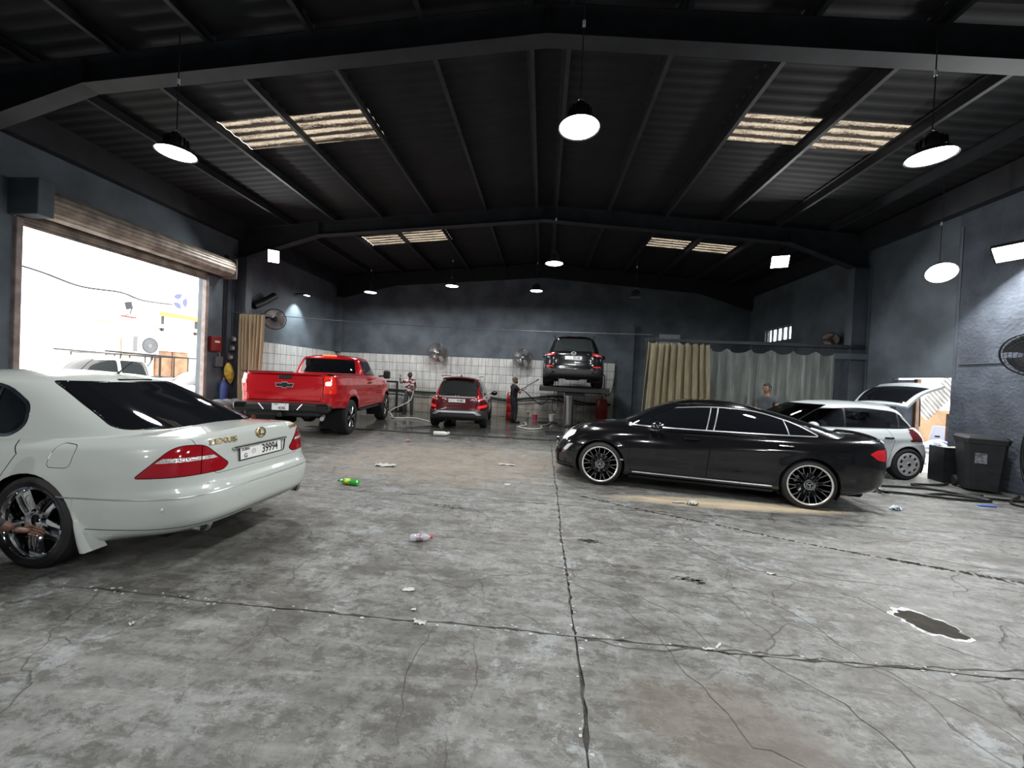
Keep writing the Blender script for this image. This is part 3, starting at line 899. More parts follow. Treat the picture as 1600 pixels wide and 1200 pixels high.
# ================================================================== fans
def fan(loc, aim, r, label, cage_m, blade_m, wall_pt, name='wall_fan'):
    d = Vector(aim).normalized()
    q = d.to_track_quat('Z', 'Y')
    t = empty(name, loc, 0, label, 'fan', 'wall fans')
    t.rotation_mode = 'QUATERNION'; t.rotation_quaternion = q
    mb = MB()
    def ring(rr, z, th=0.004):
        mb.tube([(rr * math.cos(a), rr * math.sin(a), z) for a in np.linspace(0, 2 * math.pi, 28, endpoint=False)], th, 5, closed=True)
    zf = lambda u: 0.10 * (1 - u ** 2.2)
    for u in (0.22, 0.38, 0.54, 0.7, 0.85, 0.95): ring(r * u, zf(u), 0.0035)
    ring(r, 0.0, 0.012)
    for k in range(36):
        a = 2 * math.pi * k / 36
        mb.tube([(r * u * math.cos(a), r * u * math.sin(a), zf(u)) for u in (0.16, 0.4, 0.65, 0.85, 1.0)], 0.0028, 4)
        mb.tube([(r * u * math.cos(a), r * u * math.sin(a), -0.11 * (1 - u ** 3)) for u in (0.2, 0.6, 0.85, 1.0)], 0.0028, 4)
    mb.build('cage', cage_m, t)
    mb = MB().lathe([(0.0, 0.115), (r * 0.14, 0.108), (r * 0.17, 0.098), (r * 0.15, 0.09), (0, 0.09)], 20)
    mb.build('cage_badge', cage_m, t)
    mb = MB()
    for k in range(3):
        a0 = 2 * math.pi * k / 3
        rows = []
        for u in np.linspace(0.14, 0.9, 7):
            wdt = 0.55 + 0.35 * u
            rows.append([(r * u * math.cos(a0 + v * wdt), r * u * math.sin(a0 + v * wdt), -0.02 + v * 0.055) for v in np.linspace(-1, 1, 6)])
        mb.grid(rows)
        mb.grid([[(p[0], p[1], p[2] - 0.004) for p in rw[::-1]] for rw in rows])
    mb.build('blades', blade_m, t)
    MB().lathe([(0, 0.02), (0.05, 0.015), (0.06, -0.02), (0.085, -0.06), (0.085, -0.2), (0.06, -0.24), (0, -0.25)], 20).build('motor', M['black'], t)
    inv = q.to_matrix().transposed()
    e = inv @ (Vector(wall_pt) - Vector(loc))
    mb = MB().tube([(0, 0, -0.2), (0, 0, -0.3), e], 0.022, 8)
    mb.box(tuple(e), (0.16, 0.16, 0.16), b=0.02)
    mb.build('wall_bracket', M['black'], t)
    return t
M['fan_metal'] = mat('fan_steel', (0.42, 0.42, 0.43), 0.25, 0.9)
M['fan_white'] = mat('fan_white', (0.70, 0.70, 0.68), 0.4)
fan((-4.38, 15.62, 2.52), (0.12, -1, -0.25), 0.42, 'grey caged wall fan at the tile edge between red pickup and maroon car', M['fan_metal'], M['fan_metal'], (-4.38, YB - 0.02, 2.6))
fan((-0.86, 15.62, 2.46), (0.05, -1, -0.25), 0.42, 'grey caged wall fan on the back wall next to the lifted black car', M['fan_metal'], M['fan_metal'], (-0.86, YB - 0.02, 2.55))
fan((-8.50, 11.48, 3.13), (0.75, -0.75, -0.1), 0.32, 'white bladed wall fan beside the beige curtain', M['black'], M['fan_white'], (XL + 0.02, 11.7, 3.25))
fan((7.86, 11.3, 3.08), (-0.75, -0.75, -0.05), 0.20, 'small pale bladed fan on the wall beside the strip window', M['black'], mat('fan_peach', (0.75, 0.55, 0.45), 0.4), (XR - 0.02, 11.4, 3.1))
fan((7.80, 6.80, 2.36), (-0.9, -0.42, -0.35), 0.36, 'grey caged fan on the rough wall above the coiled hose', M['steel'], M['steel'], (XR - 0.03, 7.0, 2.5))
# dark slanted tube by the curtain
mb = MB().tube([(XL + 0.14, 11.05, 3.45), (XL + 0.2, 11.35, 3.62), (XL + 0.3, 11.75, 3.92)], 0.11, 12)
tag(mb.build('slanted_tube', M['black']), 'dark slanted tube on the wall above the beige curtain', 'tubing')

# ================================================================== curtains
def curtain_mat(name, c1, c2, alpha, rough=0.4):
    m = bpy.data.materials.new(name); m.use_nodes = True
    g = NT(m); nt = m.node_tree; b = nt.nodes['Principled BSDF']
    pos = g.n('ShaderNodeNewGeometry').outputs['Position']
    mp = g.n('ShaderNodeMapping'); mp.inputs['Scale'].default_value = (4, 4, 0.6); g.l(pos, mp.inputs['Vector'])
    col = g.mix(g.ramp(g.noise(mp.outputs[0], 1.6, 6, 0.65), 0.35, 0.68), c1, c2)
    g.l(col, b.inputs['Base Color']); b.inputs['Roughness'].default_value = rough
    tl = g.n('ShaderNodeBsdfTranslucent'); g.l(col, tl.inputs[0])
    m1 = g.n('ShaderNodeMixShader'); m1.inputs[0].default_value = 0.35
    g.l(b.outputs[0], m1.inputs[1]); g.l(tl.outputs[0], m1.inputs[2])
    tr = g.n('ShaderNodeBsdfTransparent')
    m2 = g.n('ShaderNodeMixShader'); m2.inputs[0].default_value = alpha
    g.l(m1.outputs[0], m2.inputs[1]); g.l(tr.outputs[0], m2.inputs[2]); g.l(m2.outputs[0], nt.nodes['Material Output'].inputs[0])
    return m
M['curtain_tan'] = curtain_mat('tan_plastic_sheet', (0.34, 0.25, 0.155), (0.50, 0.39, 0.26), 0.0)
M['curtain_olive'] = curtain_mat('yellowed_plastic_sheet', (0.24, 0.21, 0.13), (0.44, 0.40, 0.27), 0.0, 0.3)
M['curtain_clear'] = curtain_mat('cloudy_plastic_sheet', (0.19, 0.215, 0.20), (0.36, 0.39, 0.36), 0.22, 0.25)

def curtain(name, x0, x1, y, ztop, zbot, folds, amp, m, label, cat='curtain', hooks=None, sag=0.0, seed=1, flare=0.0):
    r_ = random.Random(seed)
    nx, nz = folds * 14, 26
    ph = [r_.uniform(0, 6.28) for _ in range(4)]
    ws = []
    acc = 0
    for k in range(folds): acc += r_.uniform(0.5, 1.6); ws.append(acc)
    ws = [0] + [w / acc for w in ws]
    rows = []
    for j in range(nz + 1):
        v = j / nz
        row = []
        for i in range(nx + 1):
            u = i / nx
            k = min(int(u * folds), folds - 1)
            uu = ws[k] + (ws[k + 1] - ws[k]) * (u * folds - k)
            uu = 0.5 * u + 0.5 * uu
            f = math.sin(2 * math.pi * folds * u)
            yy_ = y + amp * (0.75 + 0.5 * v) * (f + 0.35 * math.sin(4 * math.pi * folds * u + ph[0] + 2.5 * v)) + 0.4 * amp * math.sin(5 * u + ph[1] + 3 * v)
            xx = x0 + (x1 - x0) * uu + 0.3 * amp * math.sin(2 * math.pi * folds * u * 2 + ph[2]) + flare * v * (u - 0.5)
            zt = ztop - sag * abs(math.sin(math.pi * u * (hooks or 1))) ** 0.8
            row.append((xx, yy_, zt + (zbot - zt) * v))
        rows.append(row)
    t = empty(name, ((x0 + x1) / 2, y, 0), 0, label, cat)
    mb = MB().grid(rows)
    mb.v = [(p[0] - (x0 + x1) / 2, p[1] - y, p[2]) for p in mb.v]
    mb.build('sheet', m, t, angle=180)
    if hooks:
        for k in range(hooks + 1):
            xk = x0 + (x1 - x0) * k / hooks - (x0 + x1) / 2
            MB().tube([(xk, 0, ztop - 0.01), (xk, 0, ztop + 0.12)], 0.008, 5).build('hook', M['steel'], t)
    return t
curtain('plastic_curtain', -8.72, -7.94, 10.30, 3.10, 0.03, 7, 0.045, M['curtain_tan'], 'bunched tan plastic curtain hanging from the wire beside the red pickup', hooks=7, sag=0.03, seed=3, flare=-0.1)
curtain('plastic_curtain', 2.72, 4.28, 10.36, 2.74, 0.03, 9, 0.06, M['curtain_olive'], 'yellowed opaque plastic curtain at the free end of the rail', hooks=8, sag=0.05, seed=5, flare=0.25)
curtain('plastic_curtain', 4.30, 7.36, 10.40, 2.64, 0.03, 9, 0.055, M['curtain_clear'], 'cloudy grey translucent plastic curtain hung in scallops from the rail', hooks=6, sag=0.11, seed=8)
t = empty('curtain_rail', (5.3, 10.4, 0), 0, 'long steel rail carrying the plastic curtains, ending at the wall column', 'rail')
MB().box((0.0, 0, 2.79), (5.3, 0.07, 0.07)).build('rail', M['steel'], t, smooth=False)
MB().box((1.35, 0.12, 2.80), (3.1, 0.12, 0.09)).build('upper_beam', M['steel'], t, smooth=False)
MB().box((2.45, 0.02, 2.55), (0.8, 0.08, 0.14)).build('lower_beam', M['wall'], t, smooth=False)
MB().box((-2.6, 0.0, 1.39), (0.06, 0.06, 2.78)).build('post', M['steel'], t, smooth=False)
for k, (x, w_) in enumerate(((7.35, 0.05), (7.48, 0.05), (7.6, 0.04))):
    MB().cyl((x - 5.3, 0.35, 0.0), (x - 5.3, 0.35, 2.35 - 0.08 * k), w_ / 2, n=8).build('upright_pipe', M['black'], t)
tag(MB().box((4.08, 13.0, 3.10), (0.66, 0.03, 0.36)).build('acrylic_panel', mat('pale_panel', (0.28, 0.32, 0.37), 0.3)), 'pale sheet leaning behind the yellowed plastic curtain, well below the roof', 'panel')
MB().box((0, 0, -1.56), (0.06, 0.05, 2.5)).build('panel_post', M['steel'], bpy.data.objects['acrylic_panel']).location = (3.9, 13.04, 2.9)
# wire strung across the hall
pts = [(-9.0, 10.28 + 0.0 * u, 3.14) for u in (0,)] + [(-9 + 11.8 * u, 10.32 + 0.06 * u, 3.14 - 0.22 * u - 0.10 * math.sin(math.pi * u)) for u in np.linspace(0.05, 1, 20)]
tag(MB().tube(pts, 0.009, 5).build('curtain_wire', M['column']), 'thin steel wire strung across the hall from the shutter wall', 'wire')

# ================================================================== left wall fittings by the shutter
t = empty('fire_alarm_box', (XL + 0.06, 9.81, 2.18), 0, 'dark red hose cabinet on the wall beside the shutter', 'box')
MB().box((0, 0, 0), (0.12, 0.34, 0.40), b=0.01).build('cabinet', M['redbox'], t)
MB().box((0.064, 0, 0), (0.008, 0.30, 0.35), b=0.004).build('cabinet_door', M['redbox'], t)
MB().box((0.072, 0, 0.06), (0.004, 0.16, 0.05)).build('notice_strip', M['white'], t)
t = empty('switch_box', (XL + 0.05, 9.94, 1.70), 0, 'small grey switch box below the red cabinet', 'box')
MB().box((0, 0, 0), (0.1, 0.24, 0.28), b=0.01).build('case', M['greybox'], t)
MB().cyl((0, 0.04, 0.14), (0, 0.04, 0.22), 0.03, n=12).build('gland', M['greybox'], t)
for k, yv in enumerate((10.10, 10.15, 10.20)):
    tag(MB().tube([(XL + 0.03, yv, 1.45), (XL + 0.03, yv, 4.7)], 0.016, 8).build('conduit', M['steel']), 'thin vertical conduit on the wall between shutter and column', 'conduit', 'wall conduits')
t = empty('meter_stack', (XL + 0.08, 10.30, 2.10), 0, 'stack of small pale gauges clipped to the conduit', 'gauge')
for k in range(3):
    MB().box((0, 0.05 * k, -0.25 + 0.26 * k), (0.1, 0.15, 0.17), b=0.02).build('gauge_case', M['greybox'], t)
    MB().cyl((0.05, 0.05 * k, -0.25 + 0.26 * k), (0.058, 0.05 * k, -0.25 + 0.26 * k), 0.05, n=16).build('gauge_face', M['white'], t)
# yellow cloth bag
rows = []
for j in range(13):
    v = j / 12
    rr = 0.03 + 0.13 * math.sin(math.pi * min(1, v * 1.05)) ** 0.7
    rows.append([(XL + 0.16 + 0.5 * rr * math.cos(a) * (1 + .15 * math.sin(3 * a + 5 * v)), 10.16 + 0.10 * v + rr * math.sin(a) * (1 + .12 * math.cos(4 * a)), 1.68 - 0.58 * v) for a in np.linspace(0, 2 * math.pi, 20, endpoint=False)])
tag(MB().grid(rows, closed=True).build('cloth_bag', mat('yellow_cloth', (0.55, 0.40, 0.06), 0.8, var=0.3, vscale=12), angle=180), 'drooping yellow cloth bag hung on the wall by the shutter', 'bag')
t = empty('gas_cylinder', (XL + 0.2, 9.98, 0.0), 0, 'blue gas cylinder against the wall below the yellow bag', 'cylinder')
MB().lathe([(0, 0), (0.1, 0), (0.11, 0.02), (0.11, 1.0), (0.09, 1.1), (0.04, 1.17), (0.035, 1.2), (0, 1.2)], 24).build('tank', mat('blue_enamel', (0.03, 0.06, 0.22), 0.4), t)
MB().cyl((0, 0, 1.19), (0, 0, 1.27), 0.02, n=10).build('valve', M['gold'], t)
tyre_mb = MB().lathe([(0.20, 0.0), (0.21, 0.015), (0.27, 0.005), (0.315, 0.03), (0.32, 0.06), (0.32, 0.15), (0.315, 0.18), (0.27, 0.205), (0.21, 0.195), (0.20, 0.21), (0.20, 0.0)], 36)
tm = tyre_mb.mesh('loose_tyre', mat('dusty_rubber', (0.11, 0.12, 0.13), 0.75, var=0.3))
for k in range(4):
    o = tag(from_mesh('loose_tyre', tm), 'dusty grey tyre in the leaning row behind the white sedan', 'tyre', 'leaning grey tyres')
    o.location = (-8.45 + 0.03 * k, 9.05 + 0.26 * k, 0.36 + 0.0 * k); o.rotation_euler = (math.radians(-72), 0, math.radians(8))

# ================================================================== wash bay plant
t = empty('post_lift', (0.95, 13.75, 0), 0, 'single post hydraulic lift with steel runways holding up the black car', 'lift')
MB().cyl((0, 0, 0), (0, 0, 1.22), 0.17, n=32).build('ram', M['alu'], t)
MB().lathe([(0.45, 0), (0.45, 0.02), (0.26, 0.03), (0.24, 0.06), (0.17, 0.07)], 32).build('floor_collar', M['steel'], t)
MB().box((0, 0, 1.25), (0.9, 1.4, 0.09), b=0.01).build('saddle', M['steel'], t)
for sx in (-1, 1):
    MB().box((sx * 0.80, 0, 1.37), (0.50, 4.1, 0.10), b=0.008).build('runway', M['black'], t)
for yy_ in (-2.0, -0.6, 0.6, 1.95):
    MB().box((0, yy_, 1.34), (2.1 if abs(yy_) > 1 else 1.7, 0.14, 0.13), b=0.008).build('cross_beam', M['black'], t)
MB().box((0.1, -1.0, 1.18), (0.6, 0.5, 0.08), b=0.01).build('lock_plate', M['steel'], t)
t = empty('pressure_tank', (2.36, 15.45, 0), 0, 'dark red upright pressure tank beside the lift post', 'tank')
MB().lathe([(0, 0.10), (0.10, 0.10), (0.20, 0.16), (0.23, 0.24), (0.23, 0.84), (0.2, 0.93), (0.1, 0.99), (0.04, 1.0), (0.04, 1.06), (0, 1.06)], 28).build('vessel', M['red'], t)
for k in range(3):
    a = 2 * math.pi * k / 3
    MB().cyl((0.16 * math.cos(a), 0.16 * math.sin(a), 0.16), (0.2 * math.cos(a), 0.2 * math.sin(a), 0), 0.02, n=8).build('leg', M['red'], t)
MB().tube([(0, 0, 1.04), (0, 0, 1.14), (-0.3, 0, 1.16), (-0.9, 0, 1.16)], 0.02, 8).build('outlet_pipe', M['black'], t)
t = empty('red_drum', (-1.16, 14.62, 0), 0, 'tall narrow red drum standing behind the man with the spray lance', 'drum')
MB().lathe([(0, 0.0), (0.18, 0.0), (0.19, 0.02), (0.195, 0.3), (0.185, 0.32), (0.195, 0.34), (0.19, 0.62), (0.18, 0.64), (0.19, 0.66), (0.175, 1.02), (0.13, 1.08), (0, 1.08)], 28).build('barrel', M['red'], t)
MB().cyl((0.05, 0, 1.08), (0.05, 0, 1.13), 0.04, n=12).build('bung', M['black'], t)
def bucket(loc, r, h, m, label):
    t = empty('bucket', loc, 0, label, 'bucket')
    MB().lathe([(0, 0.0), (r * 0.8, 0.0), (r, h), (r * 1.06, h), (r * 1.06, h - 0.02), (r * 0.97, h - 0.005), (r * 0.78, 0.02), (0, 0.02)], 24).build('pail', m, t)
    MB().tube([(r * 1.02 * math.cos(a), 0.05 * math.sin(a), h - 0.02 - 0.6 * r * math.sin(a)) for a in np.linspace(0, math.pi, 12)], 0.004, 5).build('handle', M['alu'], t)
bucket((-0.25, 15.2, 0), 0.11, 0.22, mat('pink_plastic', (0.45, 0.05, 0.10), 0.4), 'pink plastic bucket on the wet floor')
bucket((0.42, 15.3, 0), 0.12, 0.26, M['white'], 'white plastic bucket beside the lift post')
t = empty('spray_bottle', (-0.55, 15.4, 0), 0, 'small dark spray bottle standing near the tiles', 'bottle')
MB().lathe([(0, 0), (0.045, 0), (0.05, 0.02), (0.05, 0.14), (0.02, 0.19), (0.018, 0.22), (0, 0.22)], 16).build('bottle_body', M['greybox'], t)
MB().box((0.02, 0, 0.24), (0.09, 0.03, 0.05), b=0.008).build('trigger_head', M['black'], t)
for (x, y, w_, d_) in ((0.25, 14.5, 0.75, 0.5), (0.42, 11.75, 0.55, 0.7), (1.9, 14.9, 1.0, 0.7)):
    t = tag(MB().box((0, 0, 0.012), (w_, d_, 0.022), b=0.006).build('floor_mat', M['black']), {0.75: 'black rubber mat on the wet floor near the lift post', 0.55: 'black rubber mat by the drain, ahead of the lift', 1.0: 'wide black rubber mat beside the red pressure tank'}[w_], 'mat', 'rubber mats')
    t.location = (x, y, 0.0)
# pipe rack beside the pickup
t = empty('pipe_stand', (-6.05, 15.6, 0), 0, 'black pipe stand in front of the tiles beside the red pickup', 'stand')
MB().tube([(0, 0, 0), (0, 0, 1.25)], 0.045, 10).build('post', M['black'], t)
MB().tube([(0.03, 0, 1.25), (-0.62, 0, 1.25)], 0.04, 10).build('arm', M['black'], t)
MB().box((0, 0, 0.015), (0.3, 0.3, 0.03)).build('foot', M['black'], t)
MB().box((0.25, 0.1, 0.12), (0.3, 0.2, 0.24), b=0.02).build('pump_box', M['black'], t)
def hose(pts, r, m, label, name='hose', group=None, n=7):
    return tag(MB().tube(smooth_path(pts, n), r, 7).build(name, m, angle=180), label, 'hose', group)
YW = YB - 0.06
hose([(-8.6, YW, 0.95), (-7, YW, 0.92), (-5.5, YW, 0.88), (-4.2, YW, 0.86), (-3, YW, 0.90), (-1.6, YW, 0.72), (-0.6, YW, 0.82), (0.6, YW, 0.95), (1.6, YW, 0.75), (2.8, YW, 0.72)], 0.035, M['hose_green'], 'thick dark green hose clipped along the tiled wall')
hose([(-8.6, YW - .05, 0.80), (-6.6, YW - .05, 0.84), (-5, YW - .05, 0.75), (-3, YW - .05, 0.8), (-1.2, YW - .05, 0.66), (0.3, YW - .05, 0.80), (1.5, YW - .05, 0.66), (2.8, YW - .05, 0.70)], 0.022, M['hose'], 'thin black hose sagging under the green hose on the tiles')
hose([(-0.95, 14.1, 1.2), (-0.7, 14.3, 1.18), (-0.35, 14.8, 0.85), (0.0, 15.4, 0.62), (0.4, 15.7, 0.95), (0.75, 15.8, 0.8)], 0.018, M['hose'], 'black spray hose looping from the lance to the wall')
hose([(0.5, 15.9, 1.9), (0.5, 15.85, 1.2), (0.42, 15.8, 0.5), (0.55, 15.7, 0.3), (0.66, 15.8, 0.6), (0.62, 15.9, 1.3), (0.64, 15.95, 1.9)], 0.014, M['hose'], 'looped black cable hanging on the tiles behind the lift')
hose([(2.35, YW, 2.3), (2.35, YW, 1.95), (2.5, YW, 1.9), (2.52, YW, 1.3), (2.62, YW, 1.08), (2.85, YW, 1.3), (2.95, YW, 2.3)], 0.018, M['hose'], 'black cable drooping in a loop on the tiles above the red tank')
hose([(-0.62, 14.0, 0.03), (-0.5, 13.2, 0.025), (-0.75, 12.6, 0.025), (-0.3, 12.2, 0.025), (0.05, 12.6, 0.025), (0.0, 13.2, 0.025), (0.2, 13.6, 0.03), (0.35, 14.2, 0.03)], 0.024, M['hose_white'], 'pale hose snaking over the wet floor beside the lift')
hose([(-5.9, 14.6, 0.03), (-5.5, 13.8, 0.025), (-5.2, 13.2, 0.02), (-4.6, 13.5, 0.02), (-4.0, 13.0, 0.02), (-3.7, 12.6, 0.02)], 0.022, M['hose_white'], 'pale hose lying on the wet floor behind the red pickup')
tag(MB().tube([(-3.95, 11.0, 0.03), (-3.2, 11.75, 0.03)], 0.018, 8).build('broom_stick', M['black']), 'dark stick lying on the wet floor beside the maroon car', 'stick')

# ================================================================== bins and hoses by the right wall
M['bin'] = mat('bin_plastic', (0.010, 0.012, 0.014), 0.5, var=0.3, vscale=10)
def bin_thing(loc, rz, w_, d_, h_, label, sticker=True):
    t = empty('wheelie_bin', loc, rz, label, 'bin')
    mb = MB(); rows = []
    for z, s in ((0.04, 0.80), (0.3, 0.86), (h_ * 0.7, 0.94), (h_ - 0.05, 0.98), (h_ - 0.05, 1.05), (h_, 1.05)):
        hw, hd, c = w_ / 2 * s, d_ / 2 * s, 0.05
        rows.append([(hw - c, -hd, z), (hw, -hd + c, z), (hw, hd - c, z), (hw - c, hd, z), (-hw + c, hd, z), (-hw, hd - c, z), (-hw, -hd + c, z), (-hw + c, -hd, z)])
    mb.grid(rows, closed=True); mb.add(rows[0], [tuple(range(8))[::-1]]); mb.add(rows[-1], [tuple(range(8))])
    mb.build('tub', M['bin'], t)
    lid = MB(); rows = []
    for z, s in ((h_, 1.09), (h_ + 0.03, 1.09), (h_ + 0.07, 0.98), (h_ + 0.085, 0.6)):
        hw, hd, c = w_ / 2 * s, d_ / 2 * s, 0.06
        rows.append([(hw - c, -hd, z), (hw, -hd + c, z), (hw, hd - c, z), (hw - c, hd, z), (-hw + c, hd, z), (-hw, hd - c, z), (-hw, -hd + c, z), (-hw + c, -hd, z)])
    lid.grid(rows, closed=True); lid.add(rows[-1], [tuple(range(8))])
    lo = lid.build('lid', M['bin'], t)
    MB().tube([(-w_ * 0.35, d_ * 0.52, h_ + 0.02), (-w_ * 0.35, d_ * 0.66, h_ + 0.03), (w_ * 0.35, d_ * 0.66, h_ + 0.03), (w_ * 0.35, d_ * 0.52, h_ + 0.02)], 0.014, 7).build('grip', M['bin'], lo)
    for sx in (-1, 1):
        w0 = MB().lathe([(0, -0.025), (0.07, -0.025), (0.1, -0.02), (0.1, 0.02), (0.07, 0.025), (0, 0.025)], 20, Matrix.Translation((sx * w_ * 0.44, d_ * 0.42, 0.1)) @ Matrix.Rotation(math.pi / 2, 4, 'Y'))
        w0.build('wheel', M['rubber'], t)
    if sticker:
        MB().box((-w_ * 0.12, -d_ * 0.485, h_ * 0.66), (0.14, 0.006, 0.18), Matrix.Rotation(math.radians(0), 4, 'X')).build('sticker', mat('bin_sticker', (0.16, 0.17, 0.19), 0.6, var=0.6, vscale=30), t)
    return t
bin_thing((7.74, 7.40, 0), math.radians(-30), 0.52, 0.52, 0.90, 'tall black wheelie bin with worn sticker and lid against the rough wall')
t = empty('black_crate', (7.86, 8.02, 0), math.radians(-10), 'open black crate with rags between the bin and the side doorway', 'crate')
mb = MB()
mb.box((0, 0, 0.02), (0.42, 0.36, 0.04))
for sx in (-1, 1): mb.box((sx * 0.2, 0, 0.34), (0.025, 0.36, 0.66))
for sy in (-1, 1): mb.box((0, sy * 0.17, 0.34), (0.42, 0.025, 0.66))
mb.build('walls', M['bin'], t, smooth=False)
rows = [[(0.19 * u + 0.02 * rnd.uniform(-1, 1), 0.15 * v + 0.02 * rnd.uniform(-1, 1), 0.62 + 0.07 * rnd.random()) for u in np.linspace(-1, 1, 9)] for v in np.linspace(-1, 1, 8)]
MB().grid(rows).build('rags', M['paper'], t, angle=180)
hg = 'black hoses by the side doorway'
for k, pts in enumerate([[(5.3, 7.05, .025), (6.0, 7.2, .025), (6.8, 7.15, .025), (7.2, 6.75, .025), (7.9, 6.7, .025)],
            [(5.1, 6.8, .025), (5.9, 6.75, .025), (6.6, 6.55, .025), (7.1, 6.6, .025), (6.7, 6.85, .025), (6.2, 6.7, .025)],
            [(7.56, 7.72, .025), (7.25, 7.55, .025), (6.7, 7.45, .025), (6.9, 7.1, .025), (7.3, 6.9, .025)],
            [(7.95, 7.0, .025), (7.3, 6.5, .025), (7.6, 6.2, .025), (8.05, 5.9, .025)]]):
    hose(pts, 0.02, M['hose'], ['black hose trailing from under the white hatchback to the bin', 'black hose curling back on the floor behind the black sedan', 'black hose winding out of the side doorway past the crate', 'black hose lying in front of the tall bin'][k])
cp = []
for k in range(40):
    a = k * 0.42
    cp.append((XR - 0.09 - 0.01 * math.sin(k), 6.85 + 0.20 * math.cos(a) + 0.01 * k * 0.2, 0.85 + 0.55 * math.sin(a) - 0.005 * k))
hose(cp, 0.016, M['hose'], 'coiled black hose hung on the rough wall beside the bin', n=3)
tag(MB().box((0, 0, 0.012), (0.24, 0.05, 0.024), b=0.01).build('brush_handle', mat('blue_plastic', (0.08, 0.16, 0.55), 0.4)), 'blue plastic brush handle on the floor in front of the bin', 'brush').location = (6.75, 6.32, 0)
# ================================================================== car-building kit
def outline(xr, xf, xc, b, pr, qr, pf, qf, n):
    t = np.linspace(0, math.pi / 2, 1500)
    t = np.concatenate([t[:-1] ** 1.0])
    t = np.append(t, math.pi / 2)
    c, s = np.cos(t), np.sin(t)
    x1 = xc - (xc - xr) * np.abs(c) ** (2 / pr); y1 = b * s ** (2 / qr)
    x2 = xc + (xf - xc) * np.abs(c) ** (2 / pf); y2 = b * s ** (2 / qf)
    x = np.concatenate([x1, x2[::-1][1:]]); y = np.concatenate([y1, y2[::-1][1:]])
    d = np.concatenate([[0], np.cumsum(np.hypot(np.diff(x), np.diff(y)))])
    u = np.linspace(0, d[-1], n)
    return np.interp(u, d, x), np.interp(u, d, y)

def shell(sp, n=120, NS=36, K=8):
    """sp: s,w | sr,xr | sf,xf tables; zb,zt,crown = [(x,z)..]; exps (pr,qr,pf,qf); xc; hooks"""
    fw_ = pchip(*zip(*sp['w'])); fr = pchip(*zip(*sp['xr'])); ff = pchip(*zip(*sp['xf']))
    zb = pchip(*zip(*sp['zb'])); zt = pchip(*zip(*sp['zt'])); cr = pchip(*zip(*sp['crown']))
    pr, qr, pf, qf = sp['exps']; xc = sp['xc']
    S = np.linspace(0, 1, NS)
    S = np.unique(np.concatenate([S, sp.get('extra', [])]))
    rows = []
    for s in S:
        b = float(fw_(s))
        x, y = outline(float(fr(s)), float(ff(s)), xc, b, pr, qr, pf, qf, n)
        top = zt(x) + cr(x) * (1 - (y / b) ** 2) * s ** 3
        z = zb(x) + s * (top - zb(x))
        rows.append(np.stack([x, y, z], 1))
    x, y = rows[-1][:, 0], rows[-1][:, 1]
    b1 = float(fw_(1.0))
    for k in range(1, K + 1):
        yy = y * (1 - k / K)
        rows.append(np.stack([x, yy, zt(x) + cr(x) * (1 - (yy / b1) ** 2)], 1))
    if sp.get('bottom', True):
        b0 = rows[0].copy(); pre = []
        for k in (1.0, 0.5):
            q = b0.copy(); q[:, 1] *= (1 - k); pre.append(q)
        rows = pre + rows
    P = np.stack(rows)                       # R x n x 3
    full = np.concatenate([P, (P * np.array([1, -1, 1]))[:, -2:0:-1, :]], 1)
    for h in sp.get('hooks', []):
        full = h(full)
    R_, N_ = full.shape[:2]
    bm = bmesh.new()
    vs = [bm.verts.new(p) for p in full.reshape(-1, 3)]
    for i in range(R_ - 1):
        for j in range(N_):
            k = (j + 1) % N_
            q = [vs[i * N_ + j], vs[i * N_ + k], vs[(i + 1) * N_ + k], vs[(i + 1) * N_ + j]]
            bm.faces.new(q)
    bmesh.ops.remove_doubles(bm, verts=bm.verts, dist=2e-4)
    bmesh.ops.recalc_face_normals(bm, faces=bm.faces)
    bm.normal_update()
    return bm

def inside(poly, x, y):
    c = False; j = len(poly) - 1
    for i in range(len(poly)):
        xi, yi = poly[i]; xj, yj = poly[j]
        if (yi > y) != (yj > y) and x < (xj - xi) * (y - yi) / (yj - yi) + xi: c = not c
        j = i
    return c

def offset_poly(poly, d):
    n = len(poly)
    A = sum(poly[i][0] * poly[(i + 1) % n][1] - poly[(i + 1) % n][0] * poly[i][1] for i in range(n))
    sg = 1 if A > 0 else -1
    out = []
    for i in range(n):
        p0, p1, p2 = Vector(poly[i - 1]), Vector(poly[i]), Vector(poly[(i + 1) % n])
        a = (p1 - p0).normalized(); b = (p2 - p1).normalized()
        na, nb = Vector((a.y, -a.x)) * sg, Vector((b.y, -b.x)) * sg
        m = na + nb
        m = m / max(m.length_squared / 2, 0.35)
        q = p1 + m * d
        out.append((q.x, q.y))
    return out

def round_poly(pts, r=0.03, n=4):
    """cut corners of a 2D polygon with small arcs; pts may carry own radius (x,y,r)"""
    out = []; N = len(pts)
    for i in range(N):
        p0, p1, p2 = Vector(pts[i - 1][:2]), Vector(pts[i][:2]), Vector(pts[(i + 1) % N][:2])
        rr = pts[i][2] if len(pts[i]) > 2 else r
        a = p0 - p1; b = p2 - p1
        t = min(rr, a.length * 0.45, b.length * 0.45)
        if t < 1e-4: out.append((p1.x, p1.y)); continue
        q0, q1 = p1 + a.normalized() * t, p1 + b.normalized() * t
        for k in range(n + 1):
            u = k / n
            q = q0 * (1 - u) ** 2 + p1 * 2 * u * (1 - u) + q1 * u * u
            out.append((q.x, q.y))
    return out

def circle(cx, cy, r, n=28, a0=0.0, a1=2 * math.pi):
    return [(cx + r * math.cos(a0 + (a1 - a0) * k / n), cy + r * math.sin(a0 + (a1 - a0) * k / n)) for k in range(n)]

